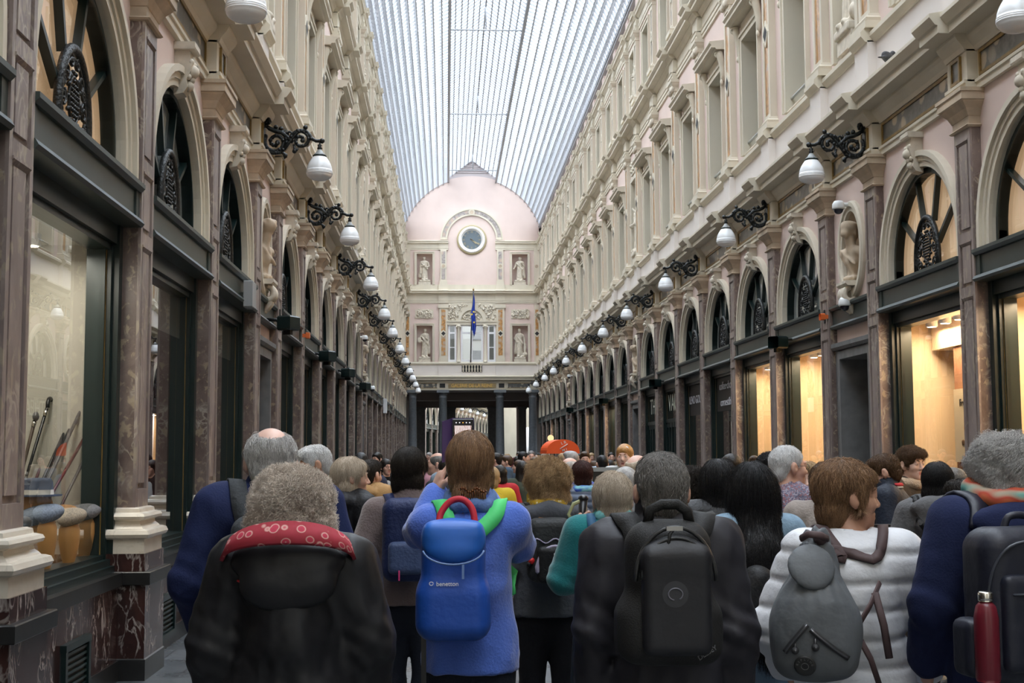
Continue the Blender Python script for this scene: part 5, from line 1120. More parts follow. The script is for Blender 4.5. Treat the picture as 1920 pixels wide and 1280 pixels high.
hat(70, 930, -4.44, 'fedora', plain('navy_felt', (0.03, 0.045, 0.08), 0.8), 'navy felt trilby with pale ribbon on its hat form'); hat(75, 972, -4.39, 'cap', plain('blue_grey_tweed', (0.16, 0.19, 0.24), 0.9, noise=0.3, nscale=90), 'blue-grey flat cap on the nearest hat form'); hat(104, 972, -4.46, 'cap', plain('brown_corduroy', (0.30, 0.15, 0.05), 0.9), 'brown flat cap on a wooden form'); hat(120, 978, -4.38, 'cap', plain('tan_tweed', (0.28, 0.23, 0.17), 0.9, noise=0.3, nscale=90), 'tan peaked cap on a form behind the brown one'); hat(150, 968, -4.44, 'cap', plain('grey_check_tweed', (0.16, 0.16, 0.17), 0.9, noise=0.35, nscale=80), 'grey check flat cap on the farthest hat form')
m = MB(); m.box(-0.01, 0.01, -0.05, 0.05, 0, 0.09); p = at_x(164, 1043, -4.36); tag(link('price_card', m.mesh('price_card', [M['whitepaint']]), None, (-4.36, min(p.y, 10.3), 0.862), 0.3), 'small white price card standing at the front of the stick window', 'card')
br_ = MB(); br_.rectloft([(0, 0), (0.01, 0.01), (0.01, 0.05), (0, 0.06)], -0.03, 0.03, 0.14); p = at_x(120, 1030, -4.37); o = link('clothes_brush', br_.mesh('clothes_brush', [cm['wood']]), None, (-4.37, p.y, 0.87), 0.5); tag(o, 'dark wooden clothes brush lying in front of the caps', 'brush')
ch = empty('chandelier', (-5.0, yc3 + 0.3, 2.95), label='brass fitting with small lit bulbs hanging high in the stick window', cat='lamp')
m = MB(); m.tube([(0, -0.5, 0), (0, 0.5, 0)], 0.03, 8); m.tube([(0, 0, 0), (0, 0, 0.46)], 0.012, 6); link('bar', m.mesh('chandelier_bar', [cm['wood']]), ch)
for k in range(5): m = MB(); m.ball((0, -0.4 + 0.2 * k, -0.045), 0.022, 8); link('bulb', m.mesh('small_bulb', [emis('small_warm_bulb', (1, 0.75, 0.35), 6.0)]) if k == 0 else ch.children[1].data, ch)
# low wall vents under the left windows
gv = MB(); gv.box(0.0, 0.012, -0.3, 0.3, 0.12, 0.46, 1)
for z in range(7): gv.box(0.012, 0.03, -0.27, 0.27, 0.15 + z * 0.042, 0.165 + z * 0.042, 0)
for a in ((-0.3, 0.3, 0.10, 0.14), (-0.3, 0.3, 0.44, 0.48), (-0.3, -0.25, 0.1, 0.48), (0.25, 0.3, 0.1, 0.48)): gv.box(0.0, 0.045, a[0], a[1], a[2], a[3], 0)
GV = gv.mesh('vent_grille', [M['green'], M['dark']])
for y, lab in ((9.0, 'green vent grille low in the red marble base under the stick window'), (11.85, 'green vent grille in the red marble base beyond the nearest plinth')): tag(link('vent_grille', GV, None, (-WX + 0.03, y, 0)), lab, 'vent')
# cart with orange awning and a glowing street lamp, far down on the right
p0 = at_y(1025, 852, 28.0); p1 = at_y(1087, 852, 28.0); wdt = (p1 - p0).length
aw = empty('kiosk_awning', ((p0.x + p1.x) / 2, 28.0, 0), label='bright orange rounded awning with white lettering above the crowd', cat='awning')
m = MB(); n = 18; zb = p0.z + 0.02; hh = 0.31; pts = [(-wdt / 2 * math.cos(PI * i / n), zb + hh * math.sin(PI * i / n) ** 0.8) for i in range(n + 1)]
for (xa, za), (xb, zb2) in zip(pts[:-1], pts[1:]): m.add([(xa, 0, za), (xb, 0, zb2), (xb - 0.1, 0.6, zb2), (xa - 0.1, 0.6, za)], [(0, 1, 2, 3)], 0, True)
m.add([(x, 0, z) for x, z in pts], [tuple(range(n + 1))]); link('canopy', m.mesh('awning_canopy', [plain('orange_awning_cloth', (0.85, 0.10, 0.012), 0.6)]), aw)
m = MB(); 
for x in (-wdt / 2 + 0.04, wdt / 2 - 0.04): m.tube([(x, 0.3, 0.0), (x, 0.3, zb + 0.1)], 0.02, 8)
m.box(-wdt / 2, wdt / 2, 0.05, 0.55, 0.3, 0.95); link('cart', m.mesh('awning_cart', [M['green']]), aw)
wm = plain('white_print', (0.8, 0.7, 0.66), 0.6)
for tx, x, z, r in (('L R', 0.03, 0.235, 0.55), ('M I', 0.05, 0.075, 0.55)): me = text_mesh(tx, 0.085, 0.002); me.materials.append(wm); o = link('lettering', me, aw, (x - 0.02, -0.008, zb + z)); o.rotation_euler = (PI / 2, -0.3, 0)
m = MB(); m.tube([(-0.07, -0.008, zb + 0.10), (0.10, -0.008, zb + 0.21)], 0.010, 6); link('stroke_print', m.mesh('awning_stroke', [wm]), aw)
p = at_y(1032.5, 821, 34.0); gl = empty('globe_lamp', (p.x, p.y, 0), label='small glowing globe lamp on a post above the orange awning', cat='lamp')
m = MB(); m.ball((0, 0, p.z), 0.085, 16); link('globe', m.mesh('warm_globe', [emis('warm_globe_light', (1.0, 0.66, 0.34), 0.42)]), gl); m = MB(); m.tube([(0, 0, 0), (0, 0, p.z - 0.06)], 0.02, 8); link('post', m.mesh('lamp_post', [M['iron']]), gl)
# menu board and red poster stand in the crowd
def stand(name, x, y, rz, w, z0, z1, mats, label, cat, parts):
    t = empty(name, (x, y, 0), rz, label=label, cat=cat); m = MB(); m.box(-w, w, -0.02, 0.02, z0, z1); link('board', m.mesh(name + '_board', [mats[0]]), t)
    f = MB()
    for a in ((-w - 0.03, w + 0.03, z1, z1 + 0.04), (-w - 0.03, w + 0.03, z0 - 0.04, z0), (-w - 0.03, -w, z0, z1), (w, w + 0.03, z0, z1)): f.box(a[0], a[1], -0.03, 0.03, a[2], a[3])
    for x_ in (-w, w): f.tube([(x_, 0, 0), (x_, 0, z0)], 0.018, 8)
    f.box(-w, w, -0.2, 0.2, 0, 0.03); link('frame', f.mesh(name + '_frame', [mats[1]]), t)
    for tx, sz, dx, z, mt in parts: me = text_mesh(tx, sz, 0.002); me.materials.append(mt); o = link('lettering', me, t, (dx, -0.026, z)); o.rotation_euler = (PI / 2, 0, 0)
    return t
p = at_y(1150, 885, 12.6); stand('menu_board', p.x, 12.6, 0.0, 0.21, 1.0, 1.55, [tp, M['zinc']], 'black menu board with white lettering behind the blonde woman in teal', 'sign', [('LE.BAR', 0.075, -0.06, 1.47, wl), ('MENU', 0.06, -0.04, 1.33, wl)])
p = at_y(1695, 1010, 8.45); t = stand('poster_stand', p.x + 0.06, 8.45, 0.0, 0.27, 0.62, 1.21, [plain('red_poster', (0.62, 0.05, 0.04), 0.5), tp], 'red poster stand behind the woman in the white puffer jacket', 'sign', [('SPECIAL', 0.10, 0.0, 1.10, wm)])
m = MB(); m.lathe([(0.17, -0.03), (0.001, -0.032)], (0, 0, 0), 20, 0, 'y'); m.lathe([(0.07, -0.034), (0.001, -0.036)], (0.05, 0, 0.03), 14, 1, 'y'); link('picture_print', m.mesh('poster_picture', [plain('poster_amber', (0.75, 0.36, 0.04), 0.5), plain('poster_chocolate', (0.12, 0.04, 0.02), 0.5)]), t, (0.02, 0, 0.83))
# ------------------------------------------------------------------ light: overcast sky over the glass roof
W = bpy.data.worlds.new('overcast_sky'); SC.world = W; W.use_nodes = True; nt = W.node_tree; nt.nodes.clear()
out = nt.nodes.new('ShaderNodeOutputWorld'); bg = nt.nodes.new('ShaderNodeBackground'); tc = nt.nodes.new('ShaderNodeTexCoord'); sx = nt.nodes.new('ShaderNodeSeparateXYZ'); nt.links.new(tc.outputs['Generated'], sx.inputs[0])
r = ramp(nt, [(0.0, (0.10, 0.10, 0.10)), (0.03, (0.95, 1.0, 1.04)), (0.42, (1.0, 1.05, 1.09)), (0.75, (2.6, 2.65, 2.68)), (1.0, (3.5, 3.5, 3.5))]); nt.links.new(sx.outputs['Z'], r.inputs['Fac'])
n = nd(nt, 'ShaderNodeTexNoise', Scale=2.5, Detail=5.0); nt.links.new(tc.outputs['Generated'], n.inputs['Vector']); r2 = ramp(nt, [(0.35, (0.80, 0.86, 0.94)), (0.65, (1.12, 1.10, 1.08))]); nt.links.new(n.outputs['Fac'], r2.inputs['Fac'])
mx = nd(nt, 'ShaderNodeMixRGB', blend_type='MULTIPLY'); mx.inputs['Fac'].default_value = 1.0; nt.links.new(r.outputs['Color'], mx.inputs['Color1']); nt.links.new(r2.outputs['Color'], mx.inputs['Color2'])
nt.links.new(mx.outputs['Color'], bg.inputs['Color']); bg.inputs['Strength'].default_value = 1.15; nt.links.new(bg.outputs[0], out.inputs['Surface'])
SC.view_settings.view_transform = 'Standard'; SC.view_settings.look = 'None'; SC.view_settings.gamma = 1.0; SC.view_settings.exposure = 1.72
try: SC.view_settings.use_curve_mapping = False
except Exception: pass
SC.cycles.max_bounces = 8; SC.cycles.diffuse_bounces = 5; SC.cycles.glossy_bounces = 3; SC.cycles.transparent_max_bounces = 16; SC.cycles.transmission_bounces = 4; SC.cycles.sample_clamp_indirect = 6.0; SC.cycles.use_denoising = True; SC.cycles.caustics_reflective = False; SC.cycles.caustics_refractive = False
# ------------------------------------------------------------------ people
def rot(yaw=0, pitch=0, roll=0):
    """head frame: yaw + turns to the person's left, pitch + looks up"""
    return np.array((Matrix.Rotation(yaw, 3, 'Z') @ Matrix.Rotation(pitch, 3, 'X') @ Matrix.Rotation(roll, 3, 'Y')))
SKIN = {'fair': plain('fair_skin', (0.62, 0.36, 0.27), 0.5, noise=0.06, nscale=18), 'tan': plain('tanned_skin', (0.52, 0.285, 0.19), 0.5, noise=0.06, nscale=18), 'dark': plain('dark_skin', (0.14, 0.07, 0.045), 0.45), 'pale': plain('pale_skin', (0.70, 0.45, 0.36), 0.5, noise=0.06, nscale=18)}
M['lips'] = plain('lips', (0.42, 0.15, 0.13), 0.4); M['eyewhite'] = plain('eye_white', (0.72, 0.70, 0.66), 0.25); M['iris'] = plain('dark_iris', (0.03, 0.02, 0.015), 0.2)
M['shoe'] = plain('dark_shoe_leather', (0.02, 0.018, 0.016), 0.45); M['rimblack'] = plain('black_spectacle_rim', (0.01, 0.01, 0.012), 0.3)
def hair_mat(name, a, b, rough=0.4):
    m, nt, out = new_mat(name); p = nd(nt, 'ShaderNodeBsdfPrincipled'); p.inputs['Roughness'].default_value = rough; p.inputs['Specular IOR Level'].default_value = 0.35
    hi = nt.nodes.new('ShaderNodeHairInfo'); n = nd(nt, 'ShaderNodeTexNoise', Scale=38.0, Detail=3.0); nt.links.new(world_pos(nt, (1, 1, 0.25)), n.inputs['Vector'])
    ad = nd(nt, 'ShaderNodeMath', operation='MULTIPLY_ADD'); ad.inputs[1].default_value = 0.5; nt.links.new(hi.outputs['Random'], ad.inputs[0])
    sb = nd(nt, 'ShaderNodeMath', operation='MULTIPLY'); sb.inputs[1].default_value = 0.75; nt.links.new(n.outputs['Fac'], sb.inputs[0]); nt.links.new(sb.outputs[0], ad.inputs[2])
    r = ramp(nt, [(0.25, a), (0.85, b)]); nt.links.new(ad.outputs[0], r.inputs['Fac']); nt.links.new(r.outputs['Color'], p.inputs['Base Color'])
    bp = nd(nt, 'ShaderNodeBump', Strength=0.5, Distance=0.01); n2 = nd(nt, 'ShaderNodeTexNoise', Scale=160.0, Detail=2.0); nt.links.new(world_pos(nt, (1, 1, 0.12)), n2.inputs['Vector']); nt.links.new(n2.outputs['Fac'], bp.inputs['Height']); nt.links.new(bp.outputs['Normal'], p.inputs['Normal'])
    nt.links.new(p.outputs[0], out.inputs['Surface']); return m
HAIR = {}
for k, a, b in (('grey', (0.30, 0.29, 0.28), (0.66, 0.64, 0.62)), ('white', (0.52, 0.52, 0.52), (0.85, 0.85, 0.85)), ('ash', (0.40, 0.33, 0.27), (0.80, 0.71, 0.62)), ('salt', (0.07, 0.065, 0.06), (0.28, 0.26, 0.24)), ('blond', (0.30, 0.19, 0.09), (0.60, 0.44, 0.26)), ('pblond', (0.36, 0.28, 0.20), (0.62, 0.53, 0.42)),
                 ('dark', (0.008, 0.006, 0.005), (0.032, 0.024, 0.018)), ('black', (0.003, 0.003, 0.004), (0.012, 0.011, 0.012)), ('brown', (0.035, 0.017, 0.008), (0.14, 0.075, 0.035)), ('hbrown', (0.075, 0.034, 0.016), (0.36, 0.21, 0.11)), ('curlyb', (0.12, 0.062, 0.025), (0.66, 0.45, 0.24)), ('red', (0.016, 0.006, 0.005), (0.075, 0.022, 0.018)), ('gingerb', (0.42, 0.20, 0.06), (0.70, 0.45, 0.20))): HAIR[k] = hair_mat(k + '_hair', a, b)
def cloth_mat(name, col, rough=0.85, noise=0.12, nscale=4, bump=0.25, bscale=60, sheen=0.0): return plain(name, col, rough, spec=0.3, noise=noise, nscale=nscale, bump=bump, bscale=bscale, sheen=sheen)
def head_sdf(s, hc, R, sc=1.0, fem=True, ears=True):
    P = lambda *v: hc + R @ (np.array(v) * sc)
    E = lambda c, r, k=0.012, op='u': s.ell(P(*c), np.array(r) * sc, R, k * sc, op)
    C = lambda a, b, ra, rb=None, k=0.01, op='u': s.cap(P(*a), P(*b), ra * sc, (ra if rb is None else rb) * sc, k * sc, op)
    E((0, -0.018, 0.030), (0.076, 0.100, 0.090)); E((0, 0.032, -0.025), (0.063, 0.062, 0.082), 0.02); E((0, 0.045, -0.083), (0.047, 0.045, 0.036), 0.025)
    C((-0.036, 0.082, 0.024), (0.036, 0.082, 0.024), 0.011, k=0.015)
    for f in (-1, 1): E((f * 0.031, 0.098, 0.003), (0.021, 0.013, 0.012), 0.01, 's'); E((f * 0.042, 0.060, -0.028), (0.024, 0.026, 0.024), 0.02); E((f * 0.031, 0.083, 0.002), (0.016, 0.012, 0.013), 0.004)
    C((0, 0.088, 0.012), (0, 0.111, -0.032), 0.0085, 0.0118, 0.012); C((-0.042, 0.090, 0.0125), (-0.020, 0.096, 0.0135), 0.0032, k=0.003); C((0.042, 0.090, 0.0125), (0.020, 0.096, 0.0135), 0.0032, k=0.003)
    for f in (-1, 1): E((f * 0.011, 0.100, -0.037), (0.009, 0.011, 0.008), 0.006)
    C((-0.019, 0.086, -0.066), (0.019, 0.086, -0.066), 0.0075, k=0.006); C((-0.016, 0.086, -0.078), (0.016, 0.086, -0.078), 0.008, k=0.006); C((-0.024, 0.093, -0.0715), (0.024, 0.093, -0.0715), 0.0022, k=0.004, op='s')
    E((0, 0.072, -0.104), (0.022, 0.020, 0.017) if fem else (0.027, 0.022, 0.02), 0.02)
    if ears:
        for f in (-1, 1): E((f * 0.084, -0.016, -0.006), (0.013, 0.022, 0.034), 0.008); E((f * 0.098, -0.004, -0.002), (0.009, 0.012, 0.019), 0.006, 's'); E((f * 0.075, -0.008, -0.033), (0.009, 0.010, 0.012), 0.008)
def hand_sdf(s, w, d, side, palm, curl=0.5, k=0.008):
    """hand from wrist w along d; palm = direction the palm faces; side = direction of the thumb edge"""
    w = np.asarray(w, float); d = _n(d); n = _n(np.asarray(palm, float) - d * (d @ np.asarray(palm, float))); t = np.cross(d, n); t = t if t @ np.asarray(side, float) > 0 else -t
    Rm = np.stack([t, d, n], 1); s.ell(w + d * 0.05, (0.040, 0.055, 0.017), Rm, 0.015); s.cap(w - d * 0.02, w + d * 0.03, 0.027, 0.028, 0.02, flat=(n, 0.75))
    for i, (o, L) in enumerate(((0.030, 0.070), (0.010, 0.078), (-0.010, 0.072), (-0.028, 0.056))):
        a = w + d * (0.092 - 0.004 * i) + t * o; c = curl * (0.8 + 0.15 * i); d1 = _n(d * math.cos(c) + n * math.sin(c)); d2 = _n(d * math.cos(2.1 * c) + n * math.sin(2.1 * c))
        b = a + d1 * L * 0.55; e = b + d2 * L * 0.45; s.cap(a - d * 0.02, b, 0.0095, 0.0085, k); s.cap(b, e, 0.0085, 0.007, 0.004)
    a = w + d * 0.025 + t * 0.028; b = a + _n(d * 0.7 + t * 0.6 + n * 0.3) * 0.042; e = b + _n(d + n * 0.5 + t * 0.05) * 0.032; s.cap(a, b, 0.014, 0.011, 0.012); s.cap(b, e, 0.0105, 0.0085, 0.005)
def strands(name, base, P, N, n, L, crown, R, hc, wave=0.0, curl=0.0, lift=0.004, grav=0.5, mat=None, rad=0.0011, k=7, seed=0, back=0.0, lead=None):
    """hair strands combed over a hair shell (vertices P, normals N)"""
    r = np.random.default_rng(seed); i = r.integers(0, len(P), n); p = P[i].copy(); nn = N[i]; p = p + r.normal(0, 0.003, p.shape)
    up = R @ np.array([0, 0, 1.0]); cr = hc + R @ np.array(crown)
    dv = p - cr; dv = dv / (np.linalg.norm(dv, axis=1)[:, None] + 1e-6); g = np.array([0, 0, -1.0])
    if lead is not None: dv = dv * 0.4 + R @ np.array(lead)
    t = dv * (1 - grav) + g * grav + r.normal(0, 0.12, p.shape); t = t - nn * (t * nn).sum(1)[:, None]; t /= np.linalg.norm(t, axis=1)[:, None] + 1e-6
    b = np.cross(nn, t); ph = r.uniform(0, 6.28, n); ln = L * r.uniform(0.6, 1.2, n); lf = lift * r.uniform(0.2, 1.8, n); w = wave * r.uniform(0.5, 1.5, n)
    out = np.zeros((n, k, 3))
    for j in range(k):
        u = j / (k - 1); q = p + t * (ln * u)[:, None] + nn * (lf * math.sin(u * 2.2) + (0 if grav < 0.9 else 0) - ln * ln * u * u * (0.5 if grav > 0.75 else 1.6 if curl == 0 else 0.4))[:, None]
        if not curl and grav <= 0.9: q = p + t * (ln * (u - 0.3 * u * u))[:, None] + np.array([0, 0, -1.0]) * (ln * u * u * 0.35)[:, None] + nn * (lf * math.sin(u * 3.0) - ln * ln * u * u * 2.2)[:, None]
        if grav > 0.9: q = p + t * (ln * (u - 0.5 * u * u))[:, None] + np.array([0, 0, -1.0]) * (ln * u * u * 0.6)[:, None] + nn * (lf * math.sin(u * 3.1))[:, None]
        q = q + b * (w * np.sin(ph + u * 6))[:, None]
        if curl: a = ph + u * 9.5; q = q + (b * np.cos(a)[:, None] + nn * np.sin(a)[:, None]) * (curl * (0.35 + 0.65 * u))
        out[:, j] = q
    ql = (out - hc) @ R
    bald = ((ql[..., 0] / 0.052) ** 2 + ((ql[..., 1] + 0.085) / 0.055) ** 2 + ((ql[..., 2] - 0.118) / 0.055) ** 2 < 1).any(1) if name == 'thin_hair_strands' else np.zeros(n, bool); bad = ((ql[..., 1] > 0.045) & (ql[..., 2] < 0.045) & (np.abs(ql[..., 0]) < 0.072)).any(1) | ((np.abs(ql[..., 0]) > 0.066) & (np.abs(ql[..., 1] + 0.012) < 0.024) & (np.abs(ql[..., 2] + 0.01) < 0.034) & (L < 0.05)).any(1)
    out = out[~(bad | bald)]; n = len(out)
    hcv = bpy.data.hair_curves.new(name); hcv.add_curves([k] * n); hcv.points.foreach_set('position', out.astype(np.float32).ravel())
    rr = np.tile(np.linspace(1, 0.45, k), n) * rad; hcv.points.foreach_set('radius', rr.astype(np.float32)); hcv.materials.append(mat)
    return hcv
def mesh_PN(me):
    n = len(me.vertices); P = np.zeros(n * 3, np.float32); me.vertices.foreach_get('co', P); N = np.zeros(n * 3, np.float32); me.vertex_normals.foreach_get('vector', N); return P.reshape(-1, 3).astype(float), N.reshape(-1, 3).astype(float)
def hair_sdf(st, hc, R, sc=1.0):
    """shell of hair in the head frame; st = style"""
    s = Sdf(); P = lambda *v: hc + R @ (np.array(v) * sc); E = lambda c, r, k=0.02, op='u': s.ell(P(*c), np.array(r) * sc, R, k * sc, op)
    face = lambda a=0.0: (E((0, 0.125 + a, -0.035), (0.085, 0.085, 0.105), 0.012, 's'),)
    if st == 'short':
        E((0, -0.022, 0.036), (0.081, 0.106, 0.093)); E((0, -0.062, -0.022), (0.064, 0.055, 0.062)); E((0, 0.03, 0.082), (0.064, 0.066, 0.042)); face()
        for f in (-1, 1): E((f * 0.094, -0.008, -0.028), (0.030, 0.036, 0.048), 0.006, 's')
    elif st == 'crop':       # very short all over
        E((0, -0.022, 0.034), (0.080, 0.104, 0.092)); E((0, -0.068, -0.03), (0.062, 0.05, 0.06)); face(-0.008)
        for f in (-1, 1): E((f * 0.090, 0.008, -0.03), (0.028, 0.036, 0.05), 0.006, 's')
    elif st == 'balding':    # horseshoe with thin crown
        E((0, -0.022, 0.028), (0.088, 0.108, 0.080)); E((0, -0.06, -0.03), (0.072, 0.058, 0.06)); E((0, -0.085, 0.118), (0.056, 0.062, 0.058), 0.012, 's'); E((0, -0.02, 0.14), (0.05, 0.06, 0.035), 0.012, 's'); face(-0.01)
        for f in (-1, 1): E((f * 0.10, 0.005, -0.03), (0.028, 0.034, 0.05), 0.006, 's')
    elif st == 'tousled':
        E((0, -0.015, 0.045), (0.090, 0.112, 0.096)); E((0, 0.055, 0.080), (0.076, 0.052, 0.038)); E((0, -0.06, -0.02), (0.068, 0.055, 0.062)); face(0.0); E((0, 0.12, 0.0), (0.075, 0.05, 0.05), 0.012, 's')
        for f in (-1, 1): E((f * 0.095, 0.01, -0.03), (0.026, 0.032, 0.045), 0.006, 's')
    elif st == 'pixie':      # woman's short layered cut, fringe to the side
        E((0, -0.022, 0.040), (0.087, 0.110, 0.096)); E((0, -0.062, -0.04), (0.068, 0.056, 0.072)); E((0, 0.045, 0.066), (0.068, 0.046, 0.038)); E((0, 0.118, -0.045), (0.095, 0.095, 0.105), 0.012, 's'); E((0, 0.115, 0.0), (0.068, 0.050, 0.056), 0.012, 's')
        for f in (-1, 1): E((f * 0.094, 0.012, -0.035), (0.022, 0.030, 0.04), 0.006, 's'); E((f * 0.071, 0.006, 0.004), (0.015, 0.018, 0.040), 0.012)
    elif st == 'bob':
        E((0, -0.02, 0.038), (0.089, 0.111, 0.096)); E((0, -0.035, -0.055), (0.092, 0.080, 0.080), 0.03); E((0, 0.045, 0.065), (0.070, 0.050, 0.042)); E((0, 0.135, -0.06), (0.062, 0.105, 0.115), 0.012, 's'); s.half(-(R @ np.array([0, 0, 1.0])), -((hc + R @ np.array([0, 0, -0.128])) @ (R @ np.array([0, 0, 1.0]))), 0.012)
    elif st == 'clip':       # gathered low at the nape, one lock hanging
        E((0, -0.022, 0.034), (0.086, 0.112, 0.098)); E((0, -0.05, -0.05), (0.078, 0.068, 0.08), 0.03); E((0, -0.10, -0.105), (0.055, 0.035, 0.035), 0.03); face(0.01)
        E((0.06, 0.02, -0.05), (0.03, 0.05, 0.06), 0.03); s.cap(P(-0.035, -0.11, -0.10), P(-0.025, -0.13, -0.185), 0.024 * sc, 0.008 * sc, 0.02)
    elif st == 'curly':
        E((0, -0.03, 0.040), (0.100, 0.118, 0.100)); E((0, -0.055, -0.045), (0.094, 0.088, 0.075), 0.03); E((0, 0.135, -0.05), (0.075, 0.085, 0.105), 0.012, 's')
    elif st == 'afro':       # big fluffy halo of fine curls
        E((0, -0.02, 0.034), (0.116, 0.122, 0.098)); E((0, -0.03, -0.040), (0.128, 0.115, 0.072), 0.04); E((0, 0.17, -0.05), (0.075, 0.10, 0.11), 0.012, 's')
    elif st == 'bigcurl':
        E((0, -0.02, 0.040), (0.099, 0.115, 0.100)); E((0.0, -0.045, -0.04), (0.095, 0.09, 0.066), 0.03); E((0, 0.145, -0.05), (0.075, 0.09, 0.105), 0.012, 's')
    elif st == 'long':
        E((0, -0.02, 0.038), (0.087, 0.110, 0.094)); s.cap(P(-0.03, -0.06, -0.02), hc + np.array([-0.025, -0.165, -0.38]), 0.066 * sc, 0.075, 0.04, flat=((0, 1, 0), 0.65)); s.cap(P(0.03, -0.06, -0.02), hc + np.array([0.03, -0.165, -0.38]), 0.066 * sc, 0.065, 0.04, flat=((0, 1, 0), 0.65)); s.cap(hc + np.array([0, -0.165, -0.3]), hc + np.array([0.01, -0.185, -0.54]), 0.098, 0.06, 0.05, flat=((0, 1, 0), 0.45)); E((0, 0.135, -0.06), (0.066, 0.10, 0.12), 0.012, 's')
    elif st == 'shoulder':
        E((0, -0.02, 0.038), (0.088, 0.110, 0.095)); s.cap(P(-0.02, -0.05, -0.03), hc + np.array([-0.03, -0.10, -0.24]), 0.074 * sc, 0.072, 0.04, flat=((0, 1, 0), 0.7)); s.cap(P(0.02, -0.05, -0.03), hc + np.array([0.04, -0.10, -0.26]), 0.074 * sc, 0.062, 0.04, flat=((0, 1, 0), 0.7)); E((0, 0.135, -0.06), (0.066, 0.10, 0.12), 0.012, 's')
    amp = {'afro': 0.012, 'curly': 0.010, 'bigcurl': 0.012, 'tousled': 0.007, 'pixie': 0.003, 'balding': 0.002, 'crop': 0.001}.get(st, 0.003); fr = 26 if st in ('afro', 'curly', 'bigcurl') else 40
    if st in ('long', 'shoulder', 'bob', 'clip', 'pixie'): return s.disp(lambda Q: amp * vnoise(Q, (fr, fr, 6), 5))
    return s.disp(lambda Q: amp * vnoise(Q, fr, 5))
STR = {  # style: (strand length, crown, wave, curl, lift, grav, lead)
    'short': (0.034, (0, -0.03, 0.14), 0.003, 0, 0.003, 0.4, None), 'crop': (0.016, (0, -0.03, 0.13), 0.001, 0, 0.002, 0.35, None), 'balding': (0.035, (0, -0.03, 0.13), 0.003, 0, 0.003, 0.4, None), 'tousled': (0.045, (0, -0.04, 0.14), 0.008, 0, 0.010, 0.15, (0.2, 0.3, 0)),
    'pixie': (0.055, (0.02, -0.03, 0.14), 0.003, 0, 0.004, 0.35, None), 'bob': (0.09, (0.0, -0.02, 0.15), 0.003, 0, 0.002, 0.8, None), 'clip': (0.075, (0, 0.0, 0.15), 0.003, 0, 0.002, 0.55, None), 'curly': (0.055, (0, -0.03, 0.14), 0.004, 0.009, 0.006, 0.3, None), 'afro': (0.030, (0, -0.02, 0.02), 0.004, 0.008, 0.014, 0.2, None), 'bigcurl': (0.065, (0.02, 0.02, 0.15), 0.006, 0.011, 0.006, 0.3, None),
    'long': (0.16, (0, -0.01, 0.15), 0.003, 0, 0.002, 0.96, None), 'shoulder': (0.11, (0, -0.01, 0.15), 0.004, 0, 0.002, 0.95, None)}
ARMS = {'down': (((0.245, -0.02, -0.28), (0.255, 0.05, -0.53)),) * 2, 'hold': (((0.24, -0.03, -0.27), (0.13, 0.20, -0.26)),) * 2, 'pockets': (((0.27, -0.05, -0.27), (0.21, 0.08, -0.47)),) * 2, 'phone': (((0.235, 0.10, -0.17), (0.085, 0.30, 0.06)),) * 2}
class Fig: pass
